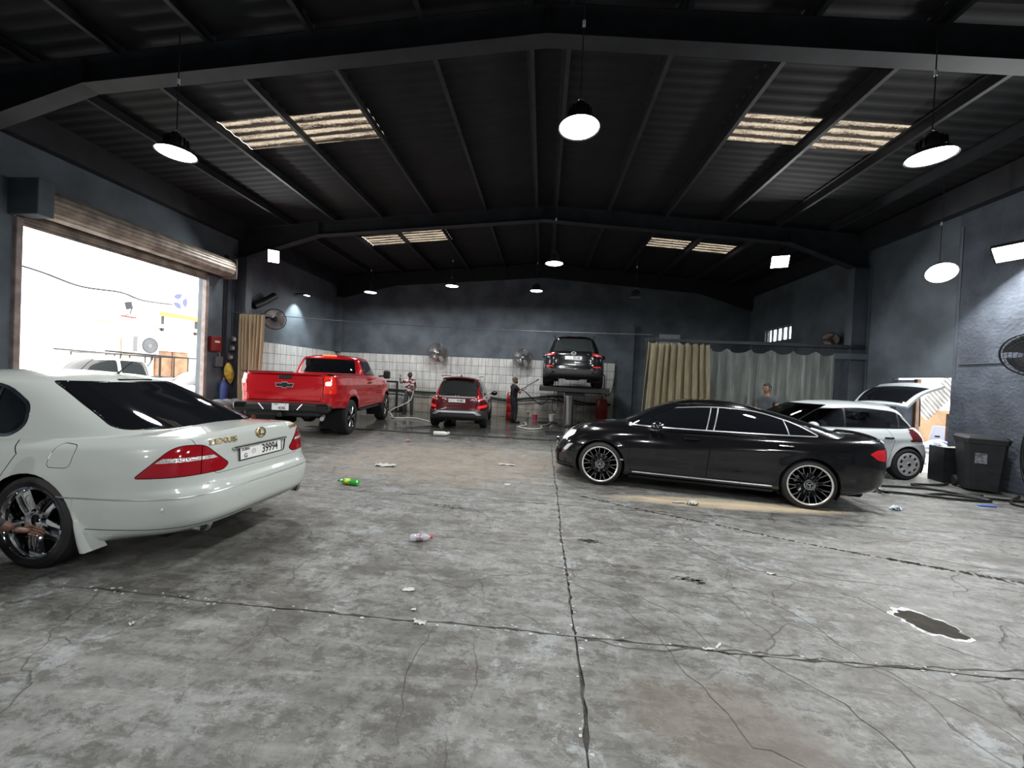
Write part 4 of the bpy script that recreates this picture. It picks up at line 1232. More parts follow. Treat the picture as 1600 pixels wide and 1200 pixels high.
VIEWS = {
    'L': (Vector((1, 0, 0)), Vector((0, 0, 1)), lambda c, n: c.y > 0.2 and n.y > 0.12),
    'R': (Vector((1, 0, 0)), Vector((0, 0, 1)), lambda c, n: c.y < -0.2 and n.y < -0.12),
    'B': (Vector((0, 1, 0)), Vector((0, 0, 1)), lambda c, n: n.x < -0.12),
    'F': (Vector((0, 1, 0)), Vector((0, 0, 1)), lambda c, n: n.x > 0.12),
    'T': (Vector((1, 0, 0)), Vector((0, 1, 0)), lambda c, n: n.z > 0.35),
    'BL': (Vector((math.sin(0.9), math.cos(0.9), 0)), Vector((0, 0, 1)), lambda c, n: (n.y > 0.05 or n.x < -0.1) and c.y > 0.15),
    'BR': (Vector((-math.sin(0.9), math.cos(0.9), 0)), Vector((0, 0, 1)), lambda c, n: (n.y < -0.05 or n.x < -0.1) and c.y < -0.15),
    'FL': (Vector((math.sin(-0.9), math.cos(0.9), 0)), Vector((0, 0, 1)), lambda c, n: (n.y > 0.05 or n.x > 0.1) and c.y > 0.15),
    'FR': (Vector((math.sin(0.9), math.cos(0.9), 0)), Vector((0, 0, 1)), lambda c, n: (n.y < -0.05 or n.x > 0.1) and c.y < -0.15),
}

class Car:
    def __init__(self, name, loc, heading, label, cat, paint, scale=1.0, group=None):
        self.root = empty(name, loc, heading, label, cat, group)
        self.root.scale = (scale,) * 3
        self.paint = paint
        self.parts = {}          # id -> (objname, material, offset)
        self.ids = {}
        self.bms = []
        self.add_part('body', paint, 0.0, 0)
    def add_part(self, key, m, off=0.0, pid=None, name=None):
        if pid is None: pid = len(self.parts)
        self.ids[key] = pid
        self.parts[pid] = (name or key, m, off)
        return pid
    def shell(self, sp, key='body', **kw):
        bm = shell(sp, **kw)
        lay = bm.faces.layers.int.new('part')
        pid = self.ids[key]
        for f in bm.faces: f[lay] = pid
        bvh = BVHTree.FromBMesh(bm)
        self.bms.append((bm, lay, bvh))
        return len(self.bms) - 1
    def _knife(self, k, poly, view, pred=None, only=None):
        bm, lay, _ = self.bms[k]
        e1, e2, vp = VIEWS[view]
        us = [p[0] for p in poly]; vs = [p[1] for p in poly]
        u0, u1, v0, v1 = min(us) - .005, max(us) + .005, min(vs) - .005, max(vs) + .005
        faces = []
        for f in bm.faces:
            if only is not None and f[lay] not in only: continue
            cu = [v.co.dot(e1) for v in f.verts]
            if max(cu) < u0 or min(cu) > u1: continue
            cv = [v.co.dot(e2) for v in f.verts]
            if max(cv) < v0 or min(cv) > v1: continue
            c = f.calc_center_median()
            if not vp(c, f.normal): continue
            if pred and not pred(c): continue
            faces.append(f)
        faces = set(faces)
        n = len(poly)
        for i in range(n):
            a, b = poly[i], poly[(i + 1) % n]
            d = (b[0] - a[0], b[1] - a[1])
            L = math.hypot(*d)
            if L < 1e-6: continue
            no = e1 * (d[1] / L) - e2 * (d[0] / L)
            co = e1 * a[0] + e2 * a[1]
            lo_u, hi_u, lo_v, hi_v = min(a[0], b[0]) - 1e-4, max(a[0], b[0]) + 1e-4, min(a[1], b[1]) - 1e-4, max(a[1], b[1]) + 1e-4
            sel = []
            for f in faces:
                if not f.is_valid: continue
                cu = [v.co.dot(e1) for v in f.verts]
                if max(cu) < lo_u or min(cu) > hi_u: continue
                cv = [v.co.dot(e2) for v in f.verts]
                if max(cv) < lo_v or min(cv) > hi_v: continue
                sel.append(f)
            if not sel: continue
            ed = set(); ve = set()
            for f in sel:
                ed.update(f.edges); ve.update(f.verts)
            r = bmesh.ops.bisect_plane(bm, geom=sel + list(ed) + list(ve), dist=1e-5, plane_co=co, plane_no=no)
            for g in r['geom']:
                if isinstance(g, bmesh.types.BMFace): faces.add(g)
        res = []
        for f in faces:
            if not f.is_valid: continue
            c = f.calc_center_median()
            if inside(poly, c.dot(e1), c.dot(e2)): res.append(f)
        return res
    def cut(self, k, poly, view, key, gap=0.0, gap_key='gap', pred=None, only=None):
        bm, lay, _ = self.bms[k]
        onl = None if only is None else {self.ids[o] for o in only}
        if gap > 0:
            for f in self._knife(k, offset_poly(poly, gap), view, pred, onl): f[lay] = self.ids[gap_key]
            if onl is not None: onl = onl | {self.ids[gap_key]}
        for f in self._knife(k, poly, view, pred, onl): f[lay] = self.ids[key]
    def seam(self, k, pts, view, w=0.0035, key='gap', pred=None, only=('body',)):
        bm, lay, _ = self.bms[k]
        onl = None if only is None else {self.ids[o] for o in only}
        for a, b in zip(pts[:-1], pts[1:]):
            d = Vector((b[0] - a[0], b[1] - a[1]))
            if d.length < 1e-5: continue
            d.normalize(); nx, ny = -d.y * w, d.x * w
            e = d * w * 0.6
            poly = [(a[0] - e.x + nx, a[1] - e.y + ny), (a[0] - e.x - nx, a[1] - e.y - ny), (b[0] + e.x - nx, b[1] + e.y - ny), (b[0] + e.x + nx, b[1] + e.y + ny)]
            for f in self._knife(k, poly, view, pred, onl): f[lay] = self.ids[key]
    def hole(self, k, poly, view, pred=None):
        bm, lay, _ = self.bms[k]
        fs = self._knife(k, poly, view, pred)
        bmesh.ops.delete(bm, geom=fs, context='FACES')
    def hit(self, k, o, d):
        loc, no, _, _ = self.bms[k][2].ray_cast(Vector(o), Vector(d))
        return loc, no
    def rear(self, y, z, k=0):
        l, n = self.hit(k, (-4, y, z), (1, 0, 0)); return l
    def rear_mat(self, y, z, off=0.0, k=0):
        l, n = self.hit(k, (-4, y, z), (1, 0, 0))
        if n.x > 0: n = -n
        X = Vector((0, 0, 1)).cross(n).normalized(); Y = n.cross(X); p = l + n * off
        return Matrix(((X.x, Y.x, n.x, p.x), (X.y, Y.y, n.y, p.y), (X.z, Y.z, n.z, p.z), (0, 0, 0, 1)))
    def side(self, x, z, sg=1, k=0):
        l, n = self.hit(k, (x, 4 * sg, z), (0, -sg, 0)); return l
    def ring(self, k, z, a0, a1, n=40, c=(0.6, 0), off=0.0):
        out = []
        for a in np.linspace(a0, a1, n):
            d = Vector((math.cos(a), math.sin(a), 0))
            o = Vector((c[0], c[1], z)) + d * 6
            l, no = self.hit(k, o, -d)
            if l: out.append(l + d * off)
        return out
    def finish(self):
        for bm, lay, _ in self.bms:
            loose = [v for v in bm.verts if not v.link_faces]
            bmesh.ops.delete(bm, geom=loose, context='VERTS')
            bm.normal_update()
            groups = {}
            for f in bm.faces: groups.setdefault(f[lay], []).append(f)
            for pid, fs in groups.items():
                name, m, off = self.parts[pid]
                # break into islands so that left and right lamps, windows, doors are parts of their own
                isl = [fs]
                if pid != 0:
                    todo = set(fs); isl = []
                    while todo:
                        st = [todo.pop()]; comp = []
                        while st:
                            f = st.pop(); comp.append(f)
                            for e in f.edges:
                                for g in e.link_faces:
                                    if g in todo: todo.discard(g); st.append(g)
                        isl.append(comp)
                    big = [c for c in isl if sum(f.calc_area() for f in c) > (6e-5 if name == 'shut_line' else 2e-4)]
                    isl = big
                for comp in isl:
                    idx = {}; vs = []; ns = []; fc = []
                    for f in comp:
                        q = []
                        for v in f.verts:
                            if v.index < 0 or v not in idx:
                                idx[v] = len(vs)
                                vs.append(tuple(v.co + v.normal * off)); ns.append(tuple(v.normal))
                            q.append(idx[v])
                        fc.append(q)
                    me = bpy.data.meshes.new(name)
                    me.from_pydata(vs, [], fc)
                    me.shade_smooth()
                    me.normals_split_custom_set_from_vertices(ns)
                    me.materials.append(m)
                    from_mesh(name, me, None, self.root)
            bm.free()
        self.bms = []
    def part(self, name, mb, m, parent=None, **kw):
        return mb.build(name, m, parent or self.root, **kw)

# ---- wheels -------------------------------------------------------------
WHEEL_CACHE = {}
ROTX = Matrix.Rotation(-math.pi / 2, 4, 'X')     # local z (lathe axis) -> +y (outer face)
def spoke_set(mb, n, r0, r1, w0, w1, zt0, zt1, th, twist=0.0, pair=0.0, start=0.0):
    for k in range(n):
        for s in ((-1, 1) if pair else (0,)):
            a = start + 2 * math.pi * k / n
            A0 = a + s * pair * 0.35; A1 = a + s * pair + twist
            p0 = Vector((r0 * math.cos(A0), r0 * math.sin(A0))); p1 = Vector((r1 * math.cos(A1), r1 * math.sin(A1)))
            d = (p1 - p0).normalized(); nn = Vector((-d.y, d.x))
            vs = []
            for p, w, zt in ((p0, w0, zt0), ((p0 + p1) / 2, (w0 + w1) / 2, (zt0 + zt1) / 2 + 0.006), (p1, w1, zt1)):
                vs += [(*(p + nn * w), zt - th), (*(p + nn * w * 0.72), zt), (*(p - nn * w * 0.72), zt), (*(p - nn * w), zt - th)]
            fs = []
            for q in (0, 4):
                fs += [(q, q + 1, q + 5, q + 4), (q + 1, q + 2, q + 6, q + 5), (q + 2, q + 3, q + 7, q + 6)]
            mb.add(vs, [f[::-1] for f in fs], ROTX)
def wheel_meshes(key, R, rim, width, style):
    if key in WHEEL_CACHE: return WHEEL_CACHE[key]
    h = width / 2
    ty = MB().lathe([(rim - .01, -h + .02), (rim, -h + .005), (rim + 0.02, -h), (R - 0.045, -h - 0.006), (R - 0.012, -h + 0.012), (R, -h + 0.04), (R, h - 0.04), (R - 0.012, h - 0.012), (R - 0.045, h + 0.006), (rim + 0.02, h), (rim, h - .005), (rim - .01, h - .02)], 64, ROTX)
    # tread grooves
    for g in (-0.45, 0.0, 0.45):
        ty.lathe([(R + 0.0008, g * h - 0.005), (R + 0.0008, g * h + 0.005)], 48, ROTX)
    tyre = ty.mesh('tyre', M['rubber'])
    out = [('tyre', tyre)]
    b = MB().lathe([(rim + .006, h - .012), (rim + .004, h - 0.002), (rim - .006, h + 0.001), (rim - .016, h - 0.012), (rim - .022, h - .05), (rim - .03, -h + .03), (rim - .005, -h + .01)], 56, ROTX)
    sub = []
    d = MB().lathe([(0.0, 0.0), (0.15, -0.005), (0.155, -0.03), (0.03, -0.035)], 32, ROTX)
    disc = d.mesh('brake_disc', M['dchrome'])
    cen = MB(); sp = MB()
    if style == 'chrome5':
        sub.append(('rim', b.mesh('rim', M['chrome'])))
        spoke_set(sp, 5, 0.05, rim - .012, 0.040, 0.052, h - 0.020, h - 0.030, 0.035)
        sub.append(('spokes', sp.mesh('spokes', M['chrome'], angle=25)))
        q = MB(); spoke_set(q, 5, 0.09, rim - .045, 0.012, 0.016, h - 0.012, h - 0.024, 0.006)
        sub.append(('spoke_slots', q.mesh('spoke_slots', M['dchrome'])))
        cen.lathe([(0.0, h - 0.002), (0.035, h - 0.003), (0.065, h - 0.012), (0.075, h - 0.03), (0.075, h - .06)], 28, ROTX)
        sub.append(('centre_cap', cen.mesh('centre_cap', M['chrome'])))
        for k in range(5):
            a = 2 * math.pi * (k + 0.5) / 5
            nut = MB().lathe([(0, h - .010), (0.012, h - .012), (0.014, h - .03)], 8, ROTX @ Matrix.Translation((0.085 * math.cos(a), 0.085 * math.sin(a), 0)))
            sub.append(('wheel_nut', nut.mesh('wheel_nut', M['chrome'])))
    elif style == 'multi':
        sub.append(('rim', b.mesh('rim', M['blackgloss'])))
        lip = MB().lathe([(rim + .008, h - .006), (rim + .008, h + .004), (rim - .006, h + .006), (rim - .014, h - .002)], 64, ROTX)
        sub.append(('polished_lip', lip.mesh('polished_lip', mat('polished_lip', (0.92, 0.90, 0.84), 0.25, 0.55))))
        spoke_set(sp, 10, 0.06, rim - .012, 0.010, 0.009, h - 0.03, h - 0.012, 0.035, pair=0.13)
        sub.append(('spokes', sp.mesh('spokes', M['blackgloss'], angle=25)))
        q = MB(); spoke_set(q, 10, 0.16, rim - .014, 0.0035, 0.0045, h - 0.018, h - 0.009, 0.004, pair=0.155)
        sub.append(('machined_edges', q.mesh('machined_edges', M['alu'], angle=25)))
        cen.lathe([(0.0, h - 0.010), (0.055, h - 0.012), (0.075, h - 0.02), (0.08, h - .06)], 28, ROTX)
        sub.append(('centre_cap', cen.mesh('centre_cap', M['blackgloss'])))
        rg = MB().lathe([(0.072, h - .018), (0.070, h - .008), (0.060, h - .006), (0.057, h - .012)], 36, ROTX)
        for k in range(3):
            a = math.pi / 2 + 2 * math.pi * k / 3
            pp = [(0.046 * math.cos(a), 0.046 * math.sin(a)), (0.010 * math.cos(a + 1.05), 0.010 * math.sin(a + 1.05)), (0, 0), (0.010 * math.cos(a - 1.05), 0.010 * math.sin(a - 1.05))]
            rg.prism(pp[::-1], h - .012, h - .004, ROTX)
        rg.lathe([(0.047, h - .012), (0.046, h - .004), (0.040, h - .004), (0.039, h - .012)], 30, ROTX)
        sub.append(('cap_badge', rg.mesh('cap_badge', M['chrome'])))
    elif style == 'truck':
        sub.append(('rim', b.mesh('rim', M['blackgloss'])))
        spoke_set(sp, 6, 0.05, rim - .012, 0.022, 0.026, h - 0.02, h - 0.014, 0.05, pair=0.16)
        sub.append(('spokes', sp.mesh('spokes', M['blackgloss'], angle=25)))
        q = MB(); spoke_set(q, 6, 0.08, rim - .02, 0.010, 0.016, h - 0.010, h - 0.005, 0.008, pair=0.15)
        sub.append(('machined_faces', q.mesh('machined_faces', M['alu'], angle=25)))
        cen.lathe([(0.0, h - 0.002), (0.05, h - 0.004), (0.06, h - 0.02), (0.06, h - .06)], 24, ROTX)
        sub.append(('centre_cap', cen.mesh('centre_cap', M['black'])))
    elif style == 'dark':
        sub.append(('rim', b.mesh('rim', M['dchrome'])))
        spoke_set(sp, 5, 0.05, rim - .012, 0.018, 0.020, h - 0.02, h - 0.018, 0.04, pair=0.2)
        sub.append(('spokes', sp.mesh('spokes', M['dchrome'], angle=25)))
        cen.lathe([(0.0, h - 0.006), (0.05, h - 0.01), (0.06, h - 0.03), (0.06, h - .06)], 24, ROTX)
        sub.append(('centre_cap', cen.mesh('centre_cap', M['dchrome'])))
    elif style == 'cap':
        sub.append(('rim', b.mesh('rim', M['black'])))
        cp = MB().lathe([(rim + .004, h - .002), (rim + .002, h + .008), (rim - .03, h + .012), (rim - .034, h - .004)], 56, ROTX)
        cp.lathe([(0.0, h + 0.016), (0.035, h + .016), (0.042, h + .010), (rim - .085, h + .016), (rim - .088, h - .006)], 48, ROTX)
        spoke_set(cp, 9, rim - .095, rim - .025, 0.022, 0.030, h + 0.015, h + 0.012, 0.03)
        sub.append(('hub_cap', cp.mesh('hub_cap', M['silver'], angle=25)))
        e = MB().lathe([(0.0, h + .021), (0.03, h + .020), (0.034, h + .014)], 24, ROTX)
        sub.append(('cap_badge', e.mesh('cap_badge', M['dchrome'])))
    sub.append(('brake_disc', disc))
    WHEEL_CACHE[key] = (tyre, sub)
    return WHEEL_CACHE[key]
def wheel(car, x, y, R, rim, width, style, key, spin=0.0, steer=0.0):
    tyre, sub = wheel_meshes(key, R, rim, width, style)
    w = from_mesh('wheel', tyre, None, car.root)
    w.location = (x, y, R)
    w.rotation_euler = (0, spin, steer + (math.pi if y < 0 else 0))
    for nme, me in sub:
        o_ = from_mesh(nme, me, None, w)
        if nme in ('spoke_slots', 'machined_edges', 'machined_faces'): o_['kind'] = 'stuff'
    return w
def wheel_well(car, x, y, R, w=0.30, z=None):
    """dark liner behind the arch opening"""
    sg = 1 if y > 0 else -1
    z = R if z is None else z
    prof = []
    mb = MB()
    rows = []
    for a in np.linspace(-0.5, math.pi + 0.5, 26):
        rows.append([(x + R * math.cos(a), sg * (abs(y) - w), z + R * math.sin(a)), (x + R * math.cos(a), sg * abs(y), z + R * math.sin(a))])
    mb.grid(rows)
    mb.add([r[0] for r in rows] , [tuple(range(len(rows)))])
    car.part('wheel_arch_liner', mb, M['gap'])
def flare(cx, cz, R, amp=0.018, wid=0.07, rake=0.0):
    """pushes the body side out a little round a wheel arch"""
    def h(P):
        P = P.copy()
        d = np.hypot(P[..., 0] - cx, P[..., 2] - cz)
        f = np.exp(-((d - R) / wid) ** 2) * (P[..., 2] > 0.12)
        sidey = np.abs(P[..., 1]) > 0.6
        P[..., 1] += np.sign(P[..., 1]) * amp * f * sidey
        return P
    return h
def crease(f, amp, wid):
    """soft character line z=f(x) along the flank"""
    def h(P):
        P = P.copy()
        d = (P[..., 2] - f(P[..., 0])) / wid
        sidey = np.clip((np.abs(P[..., 1]) - 0.62) / 0.1, 0, 1)
        P[..., 1] += np.sign(P[..., 1]) * amp * np.exp(-d * d) * sidey
        return P
    return h
# ---- lettering --------------------------------------------------------------
def text(name, s, size, m, parent, mw, extrude=0.0015, align='CENTER', sx=1.0, bold=0.0):
    c = bpy.data.curves.new(name, 'FONT')
    c.body = s; c.size = size; c.extrude = extrude; c.align_x = align; c.align_y = 'CENTER'; c.offset = bold
    o = bpy.data.objects.new(name, c); link(o)
    dg = bpy.context.evaluated_depsgraph_get()
    me = bpy.data.meshes.new_from_object(o.evaluated_get(dg))
    bpy.data.objects.remove(o); bpy.data.curves.remove(c)
    me.transform(mw @ Matrix.Diagonal((sx, 1, 1, 1)))
    me.materials.clear(); me.materials.append(m)
    return from_mesh(name, me, None, parent)
def rear_frame(p, tilt=0.0, yaw=0.0):
    """matrix whose XY plane faces backwards (-x), X to the viewer's right (-y)"""
    X = Vector((0, -1, 0)); Y = Vector((math.sin(tilt), 0, math.cos(tilt))); Z = X.cross(Y)
    m = Matrix(((X.x, Y.x, Z.x, p[0]), (X.y, Y.y, Z.y, p[1]), (X.z, Y.z, Z.z, p[2]), (0, 0, 0, 1)))
    return m @ Matrix.Rotation(yaw, 4, 'Y')
M['badge'] = mat('bright_badge', (0.72, 0.73, 0.75), 0.35, 0.6)
def number_plate(car, p, w, h, items, tilt=0.0, seal=True):
    F = rear_frame(p, tilt)
    pl = car.part('number_plate', MB().box((0, 0, 0), (w, h, 0.008), F, b=0.003), M['plate'])
    fr = MB()
    for (cx, cy, sx_, sy_) in ((0, h / 2, w, .006), (0, -h / 2, w, .006), (w / 2, 0, .006, h), (-w / 2, 0, .006, h)):
        fr.box((cx, cy, 0.003), (sx_, sy_, 0.008), F)
    car.part('plate_border', fr, M['ink'], pl)
    for (s, size, x, y, sx_) in items:
        text('plate_text', s, size, M['ink'], pl, F @ Matrix.Translation((x, y, 0.0045)), 0.0008, sx=sx_, bold=size * 0.02)
    if seal:
        r = h * 0.2
        sl = MB()
        for rr in (r, r * 0.62, r * 0.25):
            sl.lathe([(rr, 0.0042), (rr, 0.0056), (rr * 0.82, 0.0056), (rr * 0.82, 0.0042)], 20, F @ Matrix.Translation((seal if isinstance(seal, float) else -0.05 * w / 0.5, 0, 0)))
        car.part('plate_seal', sl, M['inkgrey'], pl)
    return pl
# ================================================================== white saloon (foreground)
def paint(name, col, metal=0.0, rough=0.28, flake=0.0):
    return mat(name, col, rough, metal, coat=1.0, spec=0.25)
def white_saloon():
    pt = paint('pearl_white_paint', (0.50, 0.535, 0.505), 0.0, 0.3)
    c = Car('saloon_car', (-3.69, 3.46, 0), math.radians(178.9), 'pearl white saloon car with gold badges and dark tinted rear window', 'car', pt)
    c.add_part('gap', M['gap'], -0.010, name='shut_line')
    c.add_part('trunk_lid', pt, 0.0)
    c.add_part('door', pt, 0.0)
    c.add_part('fuel_flap', pt, 0.0)
    c.add_part('tail_light', mat('tail_lamp_red', (0.28, 0.006, 0.012), 0.08, coat=1.0, emit=(0.5, 0.0, 0.01), estr=0.03), 0.004)
    c.add_part('reversing_lens', mat('clear_lamp', (0.62, 0.60, 0.60), 0.18, 0.6, bump=0.6, bscale=90), 0.005)
    c.add_part('rear_window', M['glass'], 0.001)
    c.add_part('side_window', M['glass'], -0.003)
    c.add_part('chrome', M['chrome'], 0.004, name='window_trim')
    c.add_part('windscreen', M['glass'], 0.0)
    c.add_part('recess', pt, -0.012, name='plate_recess')
    RA = 0.385
    tub = dict(xc=1.3, exps=(8.0, 5.2, 5.0, 4.0),
        w=[(0, .80), (.06, .865), (.2, .895), (.42, .912), (.62, .912), (.8, .890), (.92, .850), (1, .775)],
        xr=[(0, -1.00), (.05, -1.08), (.16, -1.125), (.34, -1.135), (.46, -1.115), (.52, -1.085), (.75, -1.06), (.9, -1.045), (.965, -1.03), (1, -.985)],
        xf=[(0, 3.7), (.1, 3.82), (.3, 3.86), (.6, 3.84), (.8, 3.74), (1, 3.4)],
        zb=[(-1.13, .285), (-.7, .255), (-.3, .20), (2.9, .2), (3.86, .25)],
        zt=[(-1.13, .995), (-.6, .995), (.2, .965), (1.5, .93), (2.6, .90), (3.2, .84), (3.86, .68)],
        crown=[(-1.13, .060), (-.5, .065), (1.2, .04), (2.6, .08), (3.8, .06)],
        hooks=[flare(.07, .35, RA, .012, .06), flare(2.925, .335, RA, .012, .06)], extra=[.47, .49, .51, .97, .985])
    k = c.shell(tub, n=130, NS=40)
    gh = dict(xc=1.15, exps=(3.6, 3.4, 3.0, 3.2), bottom=False,
        w=[(0, .795), (.3, .752), (.6, .690), (.85, .622), (.95, .575), (1, .50)],
        xr=[(0, -.86), (.2, -.64), (.4, -.41), (.6, -.17), (.8, .09), (.9, .235), (.97, .36), (1, .50)],
        xf=[(0, 2.75), (.5, 2.32), (.85, 1.98), (.95, 1.84), (1, 1.62)],
        zb=[(-.7, .955), (.4, .945), (2.7, .92)], zt=[(.1, 1.39), (1.0, 1.425), (1.9, 1.385)],
        crown=[(-.8, .055), (.2, .065), (1.2, .07), (2.6, .06)])
    g = c.shell(gh, n=110, NS=30)
    for x in (.07, 2.925):
        for v in ('L', 'R'):
            c.hole(k, circle(x, .35, RA, 36), v)
    # boot lid
    c.cut(k, round_poly([(.615, 1.08, 0), (.600, .96), (.545, .80), (.50, .715, .03), (-.50, .715, .03), (-.545, .80), (-.600, .96), (-.615, 1.08, 0)], .02), 'B', 'trunk_lid', .0035)
    c.cut(k, [(-.50, .60), (-1.06, .612), (-1.06, -.612), (-.50, -.60)], 'T', 'trunk_lid', .0035, only=('body', 'trunk_lid'))
    c.cut(k, round_poly([(.34, .90), (.30, .762), (-.30, .762), (-.34, .90)], .03), 'B', 'recess')
    # tail lamps
    lamp = [(-.045, .735, .02), (-.565, .735, .02), (-.598, .775, .03), (-.445, .955, .05), (-.270, .960, .08)]
    for v, s in (('BL', 1), ('BR', -1)):
        P = round_poly([(s * p[0], p[1], p[2]) for p in lamp])
        c.cut(k, P, v, 'tail_light', .006)
        c.cut(k, [(s * u, z) for u, z in ((-.160, .838), (-.525, .842), (-.503, .868), (-.205, .872))], v, 'reversing_lens')
        c.seam(k, [(s * -.43, .735), (s * -.43, .955)], v, .0025, only=('tail_light', 'reversing_lens'))
    # fuel flap, rear door edge
    c.cut(k, round_poly([(-.06, .955), (-.235, .945), (-.245, .79), (-.05, .785)], .05, 5), 'L', 'fuel_flap', .004)
    c.seam(k, [(.36, .965), (.24, .86), (.30, .70), (.40, .58), (.46, .40), (.48, .22)], 'L', .0035)
    c.seam(k, [(1.44, .95), (1.46, .22)], 'L', .0035)
    c.seam(k, [(2.50, .92), (2.52, .55), (2.42, .24)], 'L', .0035)
    # glass
    c.cut(g, round_poly([(.625, 1.052), (.49, 1.398), (-.49, 1.398), (-.625, 1.052)], .035), 'B', 'rear_window', .010, 'gap')
    sw = round_poly([(2.30, 1.0, .05), (1.80, 1.315, .12), (1.15, 1.365, .3), (.74, 1.345, .2), (.44, 1.20, .16), (.37, 1.06, .08), (.46, .985, .06)], .06)
    for v in ('L', 'R'):
        c.cut(g, sw, v, 'side_window', .022, 'chrome')
        for (xa, xb) in ((1.42, 1.38), (.62, .78)):
            c.seam(g, [(xa, .98), (xb, 1.37)], v, .008, 'chrome', only=('side_window',))
    c.cut(g, round_poly([(.60, 1.0), (.50, 1.38), (-.50, 1.38), (-.60, 1.0)], .04), 'F', 'windscreen', .01)
    # chrome rubbing strip round the tail, lower lip line
    for (z, r, m, nm, A) in ((.578, .0062, M['trim'], 'chrome_strip', 1.18), (.345, .0022, M['gap'], 'bumper_groove', 1.0)):
        pts = c.ring(k, z, math.pi - A, math.pi + A, 60, c=(.2, 0), off=0.001)
        c.part(nm, MB().tube(pts, r, 6), m)
    for y in (.80, .32, -.32, -.80):
        p = c.rear(y, .50)
        c.part('parking_sensor', MB().sphere((p.x + .004, y, .50), (.007, .016, .016), 12, 6), pt)
    # badges
    pe = c.rear(0, .985)
    F = rear_frame((pe.x - .003, 0, .985), .12)
    e = MB()
    e.lathe([(.052, 0), (.052, .006), (.044, .008), (.042, 0)], 32, F @ Matrix.Diagonal((1.15, .95, 1, 1)))
    e.prism([(-.018, .030), (-.004, .030), (-.012, -.014), (.048, -.014), (.046, -.024), (-.034, -.024)], 0, .007, F)
    c.part('round_badge', e, M['gold'])
    text('maker_badge', 'LEXUS', .064, M['gold'], c.root, c.rear_mat(.405, .968, .003), .003, sx=1.35, bold=.0006)
    text('model_badge', 'LS430', .045, M['gold'], c.root, c.rear_mat(-.475, .985, .003), .003, sx=1.2, bold=.0005)
    p = c.rear(0, .905)
    pts = [c.rear(y, .890) + Vector((-.010, 0, 0)) for y in np.linspace(-.33, .33, 15)]
    c.part('boot_handle_strip', MB().tube(pts, .011, 8), M['chrome'])
    p = c.rear(0, .83)
    number_plate(c, (p.x + .002, 0, .828), .52, .115, [('39994', .108, .105, -.003, .78), ('G', .052, -.195, -.028, 1.0), ('DUBAI', .034, -.195, .030, .9)], .06, -.10)
    # exhaust tips
    for y in (.56, -.56):
        mb = MB().lathe([(.030, .10), (.043, .0), (.046, -.004), (.046, .002), (.040, .10), (.046, .12)], 24, Matrix.Translation((-1.045, y, .30)) @ Matrix.Rotation(math.pi / 2, 4, 'Y') @ Matrix.Diagonal((.8, 1.25, 1, 1)))
        c.part('exhaust_tip', mb, M['chrome'])
        c.part('exhaust_bore', MB().lathe([(0, .03), (.036, .03)], 20, Matrix.Translation((-1.045, y, .30)) @ Matrix.Rotation(math.pi / 2, 4, 'Y') @ Matrix.Diagonal((.8, 1.25, 1, 1))), M['gap'])
    # mud guards behind the rear wheels
    for s in (1, -1):
        rows = []
        for u in np.linspace(0, 1, 14):
            a = math.pi + 0.58 - (0.58 - 0.02) * 0 + u * 0.0
            ang = math.radians(150 + 52 * u)          # along the arch, behind the wheel going down
            rr = RA + .005
            x, z = rr * math.cos(ang) * 1.02, .335 + rr * math.sin(ang)
            x = -.300 - .09 * u ** 2; z = .565 - .39 * u
            wdt = .012 + .085 * u ** 1.6
            y0 = .905 + .012 * u
            rows.append([(x, s * (y0 - .10), z), (x + .004, s * y0, z), (x - wdt * .5, s * (y0 + .012), z + .01 * u), (x - wdt, s * (y0 - .004), z + .03 * u), (x - wdt, s * (y0 - .10), z + .03 * u)])
        mb = MB().grid(rows); n = len(rows)
        mb.add(rows[-1], [(0, 1, 2, 3, 4)])
        c.part('mud_guard', mb, pt, angle=60)
    c.part('aerial', MB().tube([(.52, 0, 1.455), (.46, 0, 1.50), (.33, 0, 1.60)], [.010, .006, .004], 8).box((.52, 0, 1.462), (.09, .05, .03), b=.012), M['black'])
    c.part('high_brake_lamp', MB().box((.30, 0, 1.42), (.03, .30, .018), b=.004), M['glass'])
    # door mirror and handles (front of the car is out of view)
    for s in (1, -1):
        c.part('door_mirror', MB().sphere((2.18, s * .99, 1.0), (.09, .12, .075), 16, 10), pt)
        for x in (.62, 1.62):
            p = c.side(x, .83, s)
            c.part('door_handle', MB().box((x, p.y + s * .018, .83), (.19, .022, .028), b=.009), M['chrome'])
    for x in (.07, 2.925):
        for s in (1, -1):
            wheel(c, x, s * .785, .355, .268, .225, 'chrome5', 'lex', spin=.31)
            wheel_well(c, x, s * .86, RA + .012, .36, .35)
    c.part('underbody', MB().box((1.35, 0, .30), (4.3, 1.3, .18), b=.03), M['gap'])
    c.finish()
    return c
white_saloon()
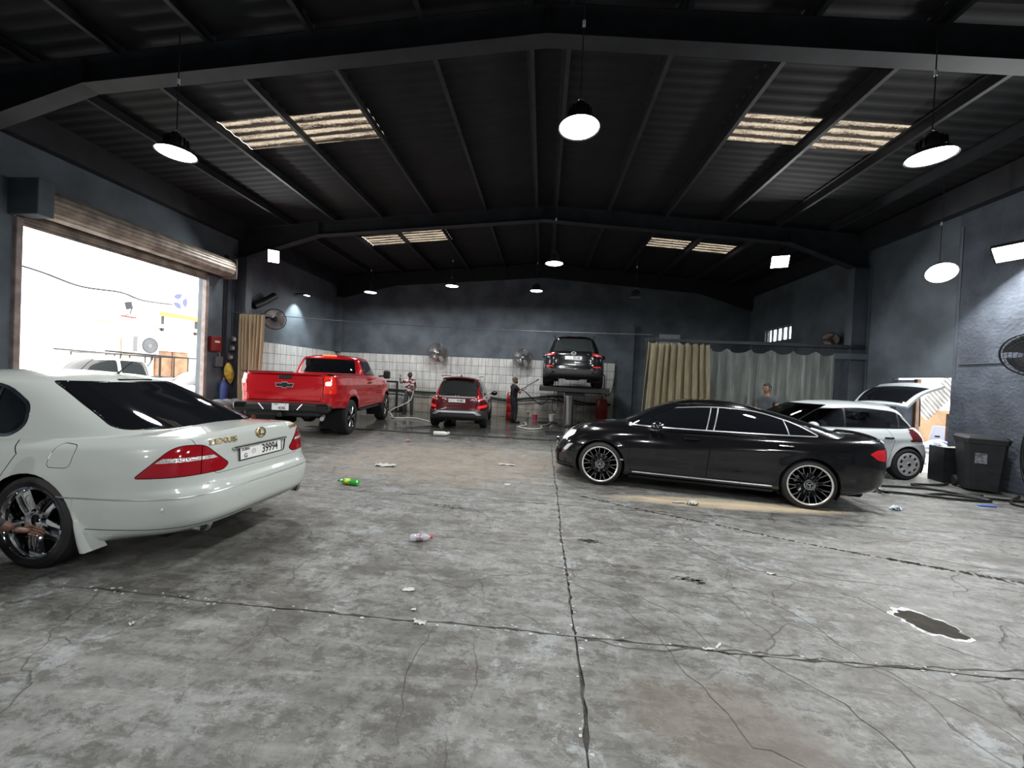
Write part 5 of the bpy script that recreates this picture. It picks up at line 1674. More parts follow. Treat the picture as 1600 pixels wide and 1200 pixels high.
# ================================================================== black saloon (side view)
def black_saloon():
    pt = paint('gloss_black_paint', (0.006, 0.006, 0.007), 0.0, 0.15)
    c = Car('saloon_car', (3.86, 6.40, 0), math.radians(169.0), 'gloss black saloon car with chrome window line and black multi-spoke wheels', 'car', pt, 0.985)
    c.add_part('gap', M['gap'], -0.008, name='shut_line')
    c.add_part('door', pt, 0.0)
    c.add_part('trunk_lid', pt, 0.0)
    c.add_part('tail_light', mat('lit_tail_lamp', (0.30, 0.004, 0.008), 0.08, coat=1.0, emit=(1.0, 0.02, 0.03), estr=0.32), 0.004)
    c.add_part('headlight', mat('headlamp_glass', (0.75, 0.76, 0.76), 0.06, 0.3, coat=1.0, emit=(1.0, 0.93, 0.8), estr=1.2), 0.003)
    c.add_part('grille', M['blackgloss'], -0.02)
    c.add_part('air_intake', M['black'], -0.02)
    c.add_part('rear_window', M['glass'], 0.001)
    c.add_part('side_window', M['glass'], -0.003)
    c.add_part('chrome', M['trim'], 0.004, name='window_trim')
    c.add_part('windscreen', M['glass'], 0.0)
    WB, RA = 2.84, 0.375
    line = pchip([-.9, 0, 1.4, 3.0], [.84, .80, .70, .60])
    tub = dict(xc=1.3, exps=(6.0, 4.2, 4.2, 3.4),
        w=[(0, .78), (.05, .85), (.14, .885), (.3, .893), (.55, .905), (.72, .900), (.86, .870), (.95, .825), (1, .75)],
        xr=[(0, -.92), (.08, -1.03), (.25, -1.08), (.45, -1.09), (.6, -1.09), (.8, -1.085), (.93, -1.07), (.98, -1.04), (1, -1.00)],
        xf=[(0, 3.56), (.08, 3.66), (.3, 3.67), (.5, 3.65), (.7, 3.58), (.88, 3.46), (1, 3.2)],
        zb=[(-1.03, .28), (-.6, .22), (-.3, .19), (2.8, .17), (3.3, .16), (3.67, .19)],
        zt=[(-1.03, .985), (-.6, .965), (.2, .955), (1.3, .935), (2.3, .91), (2.9, .865), (3.4, .765), (3.67, .66)],
        crown=[(-1.03, .045), (-.5, .06), (1.2, .04), (2.4, .09), (3.2, .085), (3.67, .05)],
        hooks=[flare(0, .335, RA, .016, .06), flare(WB, .335, RA, .016, .06), crease(line, .010, .05), crease(pchip([-.9, 3.3], [.40, .36]), -.010, .07)], extra=[.97, .985])
    k = c.shell(tub, n=130, NS=40)
    gh = dict(xc=1.15, exps=(3.2, 3.2, 3.0, 3.2), bottom=False,
        w=[(0, .80), (.3, .755), (.6, .690), (.85, .615), (.95, .565), (1, .48)],
        xr=[(0, -.86), (.2, -.62), (.5, -.26), (.75, .10), (.9, .42), (.97, .64), (1, .85)],
        xf=[(0, 2.62), (.5, 2.22), (.85, 1.86), (.95, 1.70), (1, 1.48)],
        zb=[(-.9, .95), (.4, .94), (2.7, .91)], zt=[(.4, 1.33), (1.15, 1.365), (1.8, 1.335)],
        crown=[(-.8, .055), (.5, .065), (1.2, .07), (2.6, .06)])
    g = c.shell(gh, n=110, NS=30)
    for x in (0, WB):
        for v in ('L', 'R'):
            c.hole(k, circle(x, .335, RA, 36), v)
    # doors
    rear_door = round_poly([(1.26, .97, 0), (1.30, .30, .03), (.42, .30, .05), (.34, .52, .1), (.05, .72, .2), (-.12, .99, 0)], .04)
    front_door = round_poly([(2.34, .96, 0), (2.42, .60, .1), (2.40, .30, .05), (1.31, .30, .03), (1.27, .97, 0)], .04)
    for v in ('L', 'R'):
        c.cut(k, rear_door, v, 'door', .004, only=('body', 'gap'))
        c.cut(k, front_door, v, 'door', .004, only=('body', 'gap', 'door'))
    c.seam(k, [(1.265, .97), (1.305, .30)], 'L', .004, only=('body', 'door'))
    c.seam(k, [(1.265, .97), (1.305, .30)], 'R', .004, only=('body', 'door'))
    # lamps
    tl = [(-.05, .815, .02), (-.17, .735, .03), (-.48, .695, .03), (-.56, .78, .05), (-.50, .875, .04), (-.17, .872, .06)]
    for v, s in (('BL', 1), ('BR', -1)):
        c.cut(k, round_poly([(s * p[0], p[1], p[2]) for p in tl]), v, 'tail_light', .004)
    hl = [(-2.36, .64), (-2.60, .60), (-2.70, .66), (-2.60, .76), (-2.24, .80), (-2.20, .74)]
    for v, s in (('FL', 1), ('FR', -1)):
        c.cut(k, round_poly([(s * p[0], p[1]) for p in hl], .03), v, 'headlight', .004)
    c.cut(k, round_poly([(.42, .62), (.34, .38), (-.34, .38), (-.42, .62)], .05), 'F', 'grille', .012, 'chrome')
    for s in (1, -1):
        c.cut(k, round_poly([(s * .50, .40), (s * .72, .44), (s * .74, .26), (s * .50, .24)], .03), 'F', 'air_intake')
    c.seam(k, [(-.62, .60), (-.94, .59)], 'T'); c.seam(k, [(-.62, -.60), (-.94, -.59)], 'T')
    # glass
    c.cut(g, round_poly([(.60, 1.05), (.46, 1.36), (-.46, 1.36), (-.60, 1.05)], .035), 'B', 'rear_window', .010)
    sw = round_poly([(2.40, .975, .03), (1.86, 1.255, .15), (1.25, 1.325, .4), (.62, 1.300, .3), (.12, 1.150, .2), (-.15, 1.000, .03)], .06)
    for v in ('L', 'R'):
        c.cut(g, sw, v, 'side_window', .016, 'chrome')
        for (xa, xb, w_) in ((1.32, 1.22, .008), (1.22, 1.12, .008), (.22, .28, .007)):
            c.seam(g, [(xa, .96), (xb, 1.34)], v, w_, 'chrome', only=('side_window',))
    c.cut(g, round_poly([(.60, 1.0), (.48, 1.35), (-.48, 1.35), (-.60, 1.0)], .04), 'F', 'windscreen', .01)
    for s in (1, -1):
        # sill bright strip, handles, mirror
        pts = [c.side(x, .268, s) + Vector((0, s * .004, 0)) for x in np.linspace(.45, 2.35, 16)]
        c.part('sill_strip', MB().tube(pts, .009, 6), M['trim'])
        for x in (.30, 1.52):
            p = c.side(x, .845, s)
            c.part('door_handle', MB().box((x, p.y + s * .020, .845), (.20, .024, .032), b=.011), M['blackgloss'])
        mi = c.part('door_mirror', MB().sphere((2.03, s * 1.0, 1.0), (.085, .125, .082), 20, 12), pt)
        c.part('mirror_stem', MB().box((2.06, s * .88, .965), (.10, .14, .03), b=.01), M['black'], mi)
        c.part('mirror_trim', MB().box((2.06, s * 1.01, .965), (.12, .2, .014), b=.006), M['chrome'], mi)
        # skirt splitter, diffuser tips
        c.part('exhaust_tip', MB().box((-1.04, s * .52, .26), (.10, .16, .07), b=.025), M['chrome'])
        p = c.side(2.52, .44, s)
        c.part('fender_badge', MB().box((2.52, p.y + s * .004, .44), (.06, .006, .02)), M['chrome'])
        sk = [c.side(x, .205, s) + Vector((0, s * .012, -.012)) for x in np.linspace(.43, 2.40, 14)]
        c.part('side_skirt', MB().tube(sk, .022, 6), M['blackgloss'])
    pts = c.ring(k, .205, -.62, .62, 30, c=(2.3, 0), off=.012)
    c.part('front_splitter', MB().tube(pts, .018, 6), M['blackgloss'])
    pts = [c.hit(k, (-.93 + .05 * abs(y) ** 2, y, 3), (0, 0, -1))[0] + Vector((0, 0, .008)) for y in np.linspace(-.60, .60, 17)]
    c.part('boot_spoiler', MB().tube(pts, [.008] + [.017] * 15 + [.008], 8), pt)
    F = Matrix(((0, 0, 1, 3.665), (1, 0, 0, 0), (0, 1, 0, .52), (0, 0, 0, 1)))
    e = MB().lathe([(.075, -.03), (.075, .0), (.064, .0), (.062, -.03)], 30, F)
    for q in range(3):
        a = math.pi / 2 + 2 * math.pi * q / 3
        e.prism([(.066 * math.cos(a), .066 * math.sin(a)), (.012 * math.cos(a + 1.05), .012 * math.sin(a + 1.05)), (.012 * math.cos(a - 1.05), .012 * math.sin(a - 1.05))], -.02, 0, F)
    c.part('star_badge', e, M['chrome'])
    p = c.rear(0, .75)
    number_plate(c, (p.x - .002, 0, .70), .52, .115, [], .02, None)
    for x in (0, WB):
        for s in (1, -1):
            wheel(c, x, s * .785, .338, .272, .235, 'multi', 'merc', spin=.2 + x)
            wheel_well(c, x, s * .865, RA + .012, .36, .335)
    c.part('underbody', MB().box((1.35, 0, .27), (4.2, 1.3, .18), b=.03), M['gap'])
    c.finish()
    return c
black_saloon()

# ================================================================== maroon crossover and black lifted SUV
def suv(kind, loc, head, label, pt, sc=1.0):
    honda = kind == 'maroon'
    c = Car('crossover_car' if honda else 'suv_car', loc, math.radians(head), label, 'car', pt, sc)
    c.add_part('gap', M['gap'], -0.008, name='shut_line')
    c.add_part('door', pt, 0.0)
    c.add_part('tailgate', pt, 0.0)
    c.add_part('tail_light', mat('tail_lamp_' + kind, (0.32, 0.008, 0.012), 0.10, coat=1.0, emit=(0.9, 0.03, 0.03), estr=0.12 if honda else 0.25), 0.004)
    c.add_part('reversing_lens', mat('clear_lens_' + kind, (0.60, 0.58, 0.58), 0.15, 0.4), 0.005)
    c.add_part('reflector', mat('red_reflector_' + kind, (0.55, 0.015, 0.02), 0.2, emit=(1.0, 0.05, 0.05), estr=0.45 if honda else 0.3), 0.004)  # reflectors are no lamps; their red glow is added
    c.add_part('cladding', mat('grey_cladding_' + kind, (0.035, 0.036, 0.038), 0.6), 0.006)
    c.add_part('rear_window', M['glass_grey'], 0.001)
    c.add_part('side_window', M['glass'], -0.002)
    c.add_part('chrome', M['trim'], 0.004, name='window_trim')
    c.add_part('windscreen', M['glass'], 0.0)
    WB = 2.62
    R = .345 if honda else .37
    RA = R + .055
    hw = .905 if honda else .965
    ro = -.93 if honda else -1.03
    H = 1.66 if honda else 1.71
    fx = WB + (.93 if honda else .85)
    bz = 1.00 if honda else 1.06
    tub = dict(xc=1.2, exps=(8.0, 5.0, 5.0, 4.0),
        w=[(0, hw - .10), (.06, hw - .04), (.2, hw - .01), (.5, hw), (.75, hw - .01), (.92, hw - .04), (1, hw - .085)],
        xr=[(0, ro + .10), (.06, ro + .02), (.16, ro), (.32, ro - .005), (.40, ro + .03), (.5, ro + .045), (.8, ro + .06), (.95, ro + .08), (1, ro + .12)],
        xf=[(0, fx - .1), (.1, fx), (.5, fx - .02), (.8, fx - .12), (1, fx - .4)],
        zb=[(ro, .36), (-.6, .30), (-.3, .26), (WB, .26), (fx, .30)],
        zt=[(ro, bz), (0, bz), (1.4, bz - .03), (WB - .2, bz - .05), (WB + .4, bz - .14), (fx, .78)],
        crown=[(ro, .03), (1.2, .03), (WB, .08), (fx, .06)],
        hooks=[flare(0, R, RA, .02, .07), flare(WB, R, RA, .02, .07)])
    k = c.shell(tub, n=120, NS=34)
    gh = dict(xc=1.0, exps=(6.0, 4.0, 3.2, 3.2), bottom=False,
        w=[(0, hw - .095), (.3, hw - .135), (.6, hw - .20), (.85, hw - .275), (.95, hw - .325), (1, hw - .40)],
        xr=[(0, ro + .10), (.2, ro + .19), (.5, ro + .33), (.75, ro + .43), (.88, ro + .47), (.95, ro + .54), (1, ro + .75)] if honda else [(0, ro + .10), (.2, ro + .22), (.5, ro + .42), (.75, ro + .58), (.88, ro + .66), (.95, ro + .75), (1, ro + .95)],
        xf=[(0, WB + .05), (.5, WB - .40), (.85, WB - .75), (.95, WB - .92), (1, WB - 1.15)],
        zb=[(ro, bz - .05), (WB, bz - .08)], zt=[(ro + .3, H - .10), (.9, H - .06), (WB - .7, H - .09)],
        crown=[(ro, .04), (.3, .055), (1.2, .06), (WB, .05)])
    g = c.shell(gh, n=100, NS=28)
    for x in (0, WB):
        for v in ('L', 'R'):
            # dark cladding ring, then the opening
            c.cut(k, circle(x, R, RA + .06, 36), v, 'cladding')
            c.hole(k, circle(x, R, RA, 32), v)
    # sills
    for v in ('L', 'R'):
        c.cut(k, [(ro - .1, .24), (ro - .1, .46), (fx + .1, .46), (fx + .1, .24)], v, 'cladding', only=('body',))
        c.seam(k, [(.55, bz), (.52, .70), (.62, .47)], v); c.seam(k, [(1.35, bz), (1.35, .47)], v); c.seam(k, [(2.35 if honda else 2.5, bz), (2.30 if honda else 2.45, .47)], v)
    y9 = hw + .1
    if honda:
        c.cut(k, [(y9, .24), (y9, .585), (.62, .585), (.54, .62), (-.54, .62), (-.62, .585), (-y9, .585), (-y9, .24)], 'B', 'cladding')
        c.cut(k, round_poly([(.70, .80, .05), (.66, .64, .02), (-.66, .64, .02), (-.70, .80, .05), (-.72, 1.1, 0), (.72, 1.1, 0)], .03), 'B', 'tailgate', .004, only=('body',))
        for s in (1, -1):
            c.cut(k, round_poly([(s * .62, .66), (s * .90, .70), (s * .90, .785), (s * .64, .745)], .02), 'B', 'reflector', .003)
            c.cut(k, round_poly([(s * .60, 1.02), (s * .88, 1.06), (s * .90, .93), (s * .66, .88)], .03), 'B', 'tail_light', .004)
            c.cut(k, [(s * .64, .915), (s * .645, .945), (s * .885, .985), (s * .885, .95)], 'B', 'reversing_lens')
        for v, s in (('BL', 1), ('BR', -1)):
            # tall lamps that climb the rear pillars
            u = lambda x, y: s * (.783 * x + .622 * y)
            c.cut(g, round_poly([(u(-.62, .84), 1.00), (u(-.84, .64), 1.00), (u(-.56, .565), 1.50), (u(-.42, .60), 1.50)], .03), v, 'tail_light', .004)
        rw = [(.62, 1.045), (.53, 1.50), (-.53, 1.50), (-.62, 1.045)]
    else:
        c.cut(k, [(y9, .30), (y9, .60), (.70, .56), (-.70, .56), (-y9, .60), (-y9, .30)], 'B', 'cladding')
        c.cut(k, round_poly([(.74, .92, .1), (.62, .74, .06), (-.62, .74, .06), (-.74, .92, .1), (-.78, 1.2, 0), (.78, 1.2, 0)], .03), 'B', 'tailgate', .004, only=('body',))
        for s in (1, -1):
            c.cut(k, round_poly([(s * .55, 1.00), (s * .60, 1.115), (s * .98, 1.13), (s * .98, .965), (s * .80, .96)], .03), 'B', 'tail_light', .004)
            c.cut(k, [(s * .63, 1.0), (s * .64, 1.03), (s * .86, 1.02), (s * .86, .985)], 'B', 'reversing_lens')
            c.cut(k, round_poly([(s * .60, .625), (s * .84, .635), (s * .84, .675), (s * .62, .66)], .01), 'B', 'reflector')
        rw = [(.66, 1.14), (.53, 1.56), (-.53, 1.56), (-.66, 1.14)]
    c.cut(g, round_poly(rw, .05), 'B', 'rear_window', .010)
    sw = round_poly([(WB - .18, bz + .02, .05), (WB - .75, H - .17, .12), (.9, H - .13, .3), (-.05, H - .20, .1), (-.42 if honda else -.35, bz + .22, .1), (-.1, bz + .05, .06)], .05)
    for v in ('L', 'R'):
        c.cut(g, sw, v, 'side_window', .016, 'chrome')
        for xa in (1.38, .32):
            c.seam(g, [(xa, bz), (xa - .06, H)], v, .02, 'gap', only=('side_window',))
    c.cut(g, round_poly([(.64, bz + .05), (.5, H - .12), (-.5, H - .12), (-.64, bz + .05)], .04), 'F', 'windscreen', .01)
    for s in (1, -1):
        mi = c.part('door_mirror', MB().sphere((WB - .62, s * (hw + .12), bz + .06), (.09, .125, .09), 16, 10), M['blackgloss'] if honda else pt)
        c.part('mirror_stem', MB().box((WB - .58, s * (hw + .01), bz + .02), (.08, .16, .03), b=.01), M['black'], mi)
        for x in (.72, 1.55):
            p = c.side(x, bz - .14, s)
            c.part('door_handle', MB().box((x, p.y + s * .018, bz - .14), (.19, .022, .03), b=.01), pt)
        rr = [Vector((x, s * (hw - .30), H - .025 + .02 * math.sin((x + .3) * 1.2))) for x in np.linspace(-.25, WB - 1.05, 12)]
        c.part('roof_rail', MB().tube(rr, .014, 6), M['black'])
    # spoiler over the rear window
    sp = MB(); top = []; bot = []
    xs = ro + (.40 if honda else .66)
    for y in np.linspace(-.50, .50, 15):
        cz = H - .050 - .07 * (y / .6) ** 2
        top.append([(xs + .25, y, cz + .02), (xs, y, cz), (xs - .05 + .05 * (y / .6) ** 2, y, cz - .02), (xs, y, cz - .045), (xs + .1, y, cz - .05)])
    sp.grid(top)
    c.part('roof_spoiler', sp, pt, angle=50)
    c.part('high_brake_lamp', MB().box((xs - .035, 0, H - .062), (.02, .26, .016)), M['redbox'])
    # wiper
    pw = [c.hit(g, (-4, y, z), (1, 0, 0))[0] + Vector((-.02, 0, 0)) for y, z in ((0.0, rw[0][1] + .02), (.12, rw[0][1] + .05), (.34, rw[0][1] + .065))]
    c.part('rear_wiper', MB().tube(pw, .010, 6), M['black'])
    if honda:
        pts = [c.rear(y, 1.0) + Vector((-.012, 0, 0)) for y in np.linspace(-.55, .55, 13)]
        mb = MB().grid([[p + Vector((0, 0, -.028)) for p in pts], [p + Vector((-.012, 0, -.01)) for p in pts], [p + Vector((-.012, 0, .012)) for p in pts], [p + Vector((.004, 0, .028)) for p in pts]])
        c.part('chrome_bar', mb, M['trim'])
        F = c.rear_mat(0, 1.0, .028)
        b = MB()
        for sx_ in (-1, 1):
            b.prism([(sx_ * .028, -.042), (sx_ * .044, -.042), (sx_ * .056, .042), (sx_ * .038, .042)][::sx_], 0, .008, F)
        b.box((0, 0, .004), (.07, .016, .008), F)
        c.part('letter_badge', b, M['badge'])
        number_plate(c, (c.rear(0, .90).x - .004, 0, .895), .52, .115, [('41483', .10, .10, -.002, .8), ('R', .045, -.20, 0, 1)], .05, -.09)
        # silver bumper garnish
        gz = [(-.74, .50), (-.58, .60), (.58, .60), (.74, .50), (.60, .47), (.48, .545), (-.48, .545), (-.60, .47)]
        mb = MB()
        def seg(a, b_, n):
            return [(a[0] + (b_[0] - a[0]) * t, a[1] + (b_[1] - a[1]) * t) for t in np.linspace(0, 1, n)]
        outer = seg((-.76, .475), (-.60, .575), 6) + seg((-.56, .585), (.56, .585), 16) + seg((.60, .575), (.76, .475), 6)
        inner = seg((-.64, .455), (-.52, .525), 6) + seg((-.49, .530), (.49, .530), 16) + seg((.52, .525), (.64, .455), 6)
        P = lambda y, z, o: c.rear(y, max(z, .42)) + Vector((-o, 0, min(0, z - .42)))
        mb.grid([[P(y, z, .006) for y, z in outer], [P(y, z, .03) for y, z in outer], [P(y, z, .03) for y, z in inner], [P(y, z, .006) for y, z in inner]])
        c.part('bumper_garnish', mb, M['silver'])
        c.part('roof_fin', MB().sphere((.0, 0, H + .0), (.10, .025, .045), 14, 8), pt)
        c.part('model_script', MB().box((c.rear(-.45, .93).x - .004, -.50, .93), (.006, .13, .022)), M['badge'])
    else:
        F = c.rear_mat(0, 1.045, .012)
        e = MB().lathe([(.062, 0), (.062, .010), (.052, .010), (.050, 0)], 32, F @ Matrix.Diagonal((1.25, 1, 1, 1)))
        e.tube([F @ Vector(p) for p in ((-.07, .02, .006), (-.035, .012, .006), (0, -.02, .006), (.035, .012, .006), (.07, .02, .006))], .008, 6)
        c.part('wing_badge', e, M['badge'])
        number_plate(c, (c.rear(0, .90).x - .004, 0, .915), .52, .115, [('82128', .10, .10, -.002, .8)], .05, -.09)
        pts = [c.rear(y, .80) + Vector((-.008, 0, 0)) for y in np.linspace(-.55, .55, 13)]
        c.part('chrome_bar', MB().tube(pts, .010, 6), M['dchrome'])
        for y in (.60, -.60):
            T_ = Matrix.Translation((ro - .01, y, .445)) @ Matrix.Rotation(math.pi / 2, 4, 'Y')
            c.part('exhaust_tip', MB().lathe([(.045, .12), (.052, 0), (.056, -.004), (.056, .12)], 24, T_), M['chrome'])
            c.part('exhaust_bore', MB().lathe([(0, .03), (.046, .03)], 20, T_), M['gap'])
        for y in (.40, -.40):
            p = c.rear(y, 1.05)
            c.part('letter_strip', MB().box((p.x - .004, y, 1.03), (.006, .12, .02)), M['badge'])
        c.part('rear_axle', MB().cyl((0, -.8, .34), (0, .8, .34), .05).box((0, 0, .30), (.35, .5, .14), b=.03), M['black'])
        c.part('silencer', MB().cyl((-.6, -.35, .40), (-.6, .35, .40), .10), M['dchrome'])
    for x in (0, WB):
        for s in (1, -1):
            wheel(c, x, s * (hw - .115), R, R - .115, .235, 'dark', kind, spin=x)
            wheel_well(c, x, s * (hw - .03), RA + .012, .36, R)
    c.part('underbody', MB().box((WB / 2 - .05, 0, .36), (WB + 1.5, 1.3, .16), b=.03), M['gap'])
    c.finish()
    return c
suv('maroon', (-2.60, 12.12, 0), 95.0, 'maroon crossover car with silver bumper garnish, seen from behind in the wash bay', mat('maroon_paint', (0.105, 0.010, 0.013), 0.22, 0.25, coat=1.0), 0.975)
suv('black', (0.935, 12.35, 1.42), 85.7, 'black sport utility car raised on the post lift', mat('suv_black_paint', (0.008, 0.009, 0.010), 0.18, coat=1.0), 0.955)
# ================================================================== red pickup
def red_pickup():
    pt = mat('bright_red_paint', (0.52, 0.008, 0.014), 0.25, 0.1, coat=1.0, spec=0.3)
    c = Car('pickup_truck', (-5.85, 9.27, 0), math.radians(99.0), 'bright red single cab pickup truck with lit tail lamps beside the tan curtain', 'truck', pt, 1.06)
    c.add_part('gap', M['gap'], -0.010, name='shut_line')
    c.add_part('tailgate', pt, 0.004)
    c.add_part('door', pt, 0.0)
    c.add_part('tail_light', mat('tail_lamp_pickup', (0.45, 0.01, 0.01), 0.1, coat=1.0, emit=(1.0, 0.03, 0.01), estr=0.35), 0.006)
    c.add_part('lit_bulb', mat('lit_bulb', (0.9, 0.3, 0.1), 0.2, emit=(1.0, 0.55, 0.25), estr=7.0), 0.010, name='lit_lens')
    c.add_part('rear_window', M['glass'], 0.001)
    c.add_part('side_window', M['glass'], -0.002)
    c.add_part('windscreen', M['glass'], 0.0)
    WB, R = 3.30, .415
    RA = .50
    ro, fx, hw = -1.17, 4.25, .985
    tub = dict(xc=1.5, exps=(16.0, 9.0, 6.0, 5.0),
        w=[(0, hw - .05), (.06, hw - .02), (.3, hw - .005), (.6, hw), (.8, hw - .005), (.93, hw - .02), (1, hw - .06)],
        xr=[(0, ro + .02), (.1, ro), (.6, ro), (.92, ro + .005), (1, ro + .03)],
        xf=[(0, fx - .1), (.2, fx), (.7, fx - .03), (1, fx - .25)],
        zb=[(ro, .70), (-.6, .66), (.6, .56), (3.9, .56), (fx, .60)],
        zt=[(ro, 1.42), (1.0, 1.41), (2.6, 1.34), (3.4, 1.30), (fx, 1.18)],
        crown=[(ro, .0), (1.0, .0), (2.4, .02), (3.2, .06), (fx, .04)],
        hooks=[flare(0, R + .05, RA, .03, .07), flare(WB, R + .05, RA, .03, .07), crease(pchip([-1.2, 1.0, 3.9], [1.20, 1.18, 1.12]), .014, .06), crease(pchip([-1.2, 3.9], [.82, .80]), .010, .05)])
    k = c.shell(tub, n=130, NS=34)
    gh = dict(xc=1.7, exps=(9.0, 5.0, 3.4, 3.4), bottom=False,
        w=[(0, .90), (.3, .86), (.6, .80), (.85, .745), (.95, .70), (1, .60)],
        xr=[(0, .98), (.3, 1.00), (.7, 1.05), (.9, 1.10), (.97, 1.16), (1, 1.3)],
        xf=[(0, 3.05), (.5, 2.65), (.85, 2.33), (.95, 2.18), (1, 1.98)],
        zb=[(1.0, 1.36), (3.0, 1.30)], zt=[(1.0, 1.86), (1.7, 1.895), (2.3, 1.86)], crown=[(1.0, .05), (1.7, .055), (3, .05)])
    g = c.shell(gh, n=90, NS=26)
    for x in (0, WB):
        for v in ('L', 'R'):
            P = round_poly([(x - .46, .45, .02), (x - .46, .72, .2), (x - .24, R + .05 + RA, .15), (x + .24, R + .05 + RA, .15), (x + .46, .72, .2), (x + .46, .45, .02)], .1, 5)
            c.hole(k, [(u, w_ - .05 if w_ > .6 else w_) for u, w_ in P], v)
    # open load bed
    c.hole(k, [(ro + .075, -.80), (ro + .075, .80), (.88, .80), (.88, -.80)], 'T')
    ib = MB()
    x0, x1, z0, z1 = ro + .07, .885, .92, 1.415
    ib.add([(x0, -.805, z1), (x1, -.805, z1), (x1, .805, z1), (x0, .805, z1), (x0, -.78, z0), (x1, -.78, z0), (x1, .78, z0), (x0, .78, z0)], [(0, 1, 5, 4), (1, 2, 6, 5), (2, 3, 7, 6), (3, 0, 4, 7), (4, 5, 6, 7)])
    c.part('load_bed', ib, M['black'], smooth=False)
    for s in (1, -1):
        c.part('bed_rail_cap', MB().box((-.12, s * .87, 1.428), (2.05, .10, .022), b=.008), M['black'])
    # tailgate
    c.cut(k, round_poly([(.755, .835, .03), (-.755, .835, .03), (-.755, 1.44, 0), (.755, 1.44, 0)], .03), 'B', 'tailgate', .006)
    c.part('tailgate_ridge', MB().box((ro - .012, 0, 1.405), (.05, 1.46, .035), b=.012), pt)
    c.part('tailgate_lower_step', MB().box((ro - .012, 0, .90), (.03, 1.44, .10), b=.012), pt)
    hd = c.part('tailgate_handle', MB().box((ro - .016, 0, 1.335), (.03, .26, .075), b=.012), M['black'])
    F = rear_frame((ro - .02, 0, 1.165))
    bt = MB()
    bt.prism([(-.16, -.035), (-.045, -.035), (-.045, -.06), (.045, -.06), (.045, -.035), (.16, -.035), (.185, .035), (.06, .035), (.06, .06), (-.06, .06), (-.06, .035), (-.185, .035)], 0, .012, F)
    bd = c.part('cross_badge', bt, M['black'])
    ed = MB().tube([F @ Vector((x, y, .012)) for x, y in ((-.16, -.035), (-.045, -.035), (-.045, -.06), (.045, -.06), (.045, -.035), (.16, -.035), (.185, .035), (.06, .035), (.06, .06), (-.06, .06), (-.06, .035), (-.185, .035))], .007, 5, closed=True)
    c.part('badge_rim', ed, M['badge'], bd)
    text('pressed_name', 'CHEVROLET', .085, pt, c.root, rear_frame((ro - .006, .30, .99)), .006, sx=1.3)
    text('trim_badge', 'LT', .05, M['badge'], c.root, rear_frame((ro - .006, -.64, .90)), .004, sx=1.2)
    # lamps
    for v, s in (('BL', 1), ('BR', -1)):
        u = lambda x, y: s * (.783 * x + .622 * y)
        P = round_poly([(u(-.98, .985), 1.00, .03), (u(ro, .79), 1.00, .03), (u(ro, .79), 1.385, .03), (u(-1.04, .97), 1.385, .05)], .03)
        c.cut(k, P, v, 'tail_light', .006)
        c.cut(k, round_poly([(u(ro + .03, .955), 1.18), (u(ro, .83), 1.18), (u(ro, .83), 1.25), (u(ro + .03, .955), 1.27)], .02), v, 'lit_bulb')
        c.cut(k, round_poly([(u(ro + .03, .955), 1.03), (u(ro, .83), 1.03), (u(ro, .83), 1.09), (u(ro + .03, .955), 1.09)], .02), v, 'reflector') if 'reflector' in c.ids else None
    # bumper
    bp = c.part('rear_bumper', MB().box((ro - .06, 0, .71), (.20, 1.90, .19), b=.05).box((ro - .02, 0, .60), (.14, 1.50, .14), b=.03), M['black'])
    for s in (1, -1):
        c.part('bumper_step', MB().box((ro - .115, s * .80, .73), (.10, .26, .12), b=.025), M['blackgloss'], bp)
        c.part('bumper_bright_edge', MB().tube([(ro - .165, s * .33, .665), (ro - .165, s * .43, .785)], .012, 6), M['trim'], bp)
    number_plate(c, (ro - .166, 0, .725), .34, .145, [('4345', .085, .03, -.03, .85), ('DUBAI', .03, -.09, .045, .9), ('Q', .03, .10, .045, 1)], 0, None)
    c.part('tow_hitch', MB().box((ro - .10, 0, .56), (.20, .08, .08), b=.01), M['black'])
    c.part('exhaust_tip', MB().cyl((ro + .12, -.74, .53), (ro - .10, -.80, .49), .042, n=20), M['trim'])
    c.part('frame', MB().box((1.5, .42, .58), (5.0, .09, .14)).box((1.5, -.42, .58), (5.0, .09, .14)).cyl((0, -.8, R), (0, .8, R), .06).box((0, 0, R), (.3, .3, .28), b=.08), M['black'])
    # cab glass and doors
    c.cut(g, round_poly([(.70, 1.455), (.635, 1.80), (-.635, 1.80), (-.70, 1.455)], .04), 'B', 'rear_window', .012)
    sw = round_poly([(2.78, 1.42, .03), (2.30, 1.775, .08), (1.55, 1.80, .1), (1.24, 1.78, .05), (1.22, 1.43, .04)], .05)
    for v in ('L', 'R'):
        c.cut(g, sw, v, 'side_window', .014, 'gap')
        c.seam(k, [(1.14, 1.42), (1.16, .80), (1.22, .62)], v); c.seam(k, [(2.62, 1.36), (2.58, .62)], v)
    c.cut(g, round_poly([(.74, 1.38), (.64, 1.82), (-.64, 1.82), (-.74, 1.38)], .04), 'F', 'windscreen', .01)
    c.part('high_brake_lamp', MB().box((1.10, 0, 1.905), (.05, .36, .035), b=.01), mat('roof_brake_lamp', (0.6, 0.08, 0.03), 0.2, emit=(1, .25, .08), estr=1.6))
    for s in (1, -1):
        m_ = c.part('door_mirror', MB().box((2.36, s * 1.20, 1.46), (.10, .20, .25), b=.04), M['black'])
        c.part('mirror_arm', MB().tube([(2.42, s * .95, 1.40), (2.38, s * 1.12, 1.42)], .025, 8), M['black'], m_)
        p = c.side(1.32, 1.22, s)
        c.part('door_handle', MB().box((1.34, p.y + s * .022, 1.22), (.22, .03, .045), b=.012), M['black'])
        for x in (0, WB):
            wheel(c, x, s * .84, R, .265, .29, 'truck', 'truck', spin=x)
            wheel_well(c, x, s * .93, RA + .02, .42, R + .03)
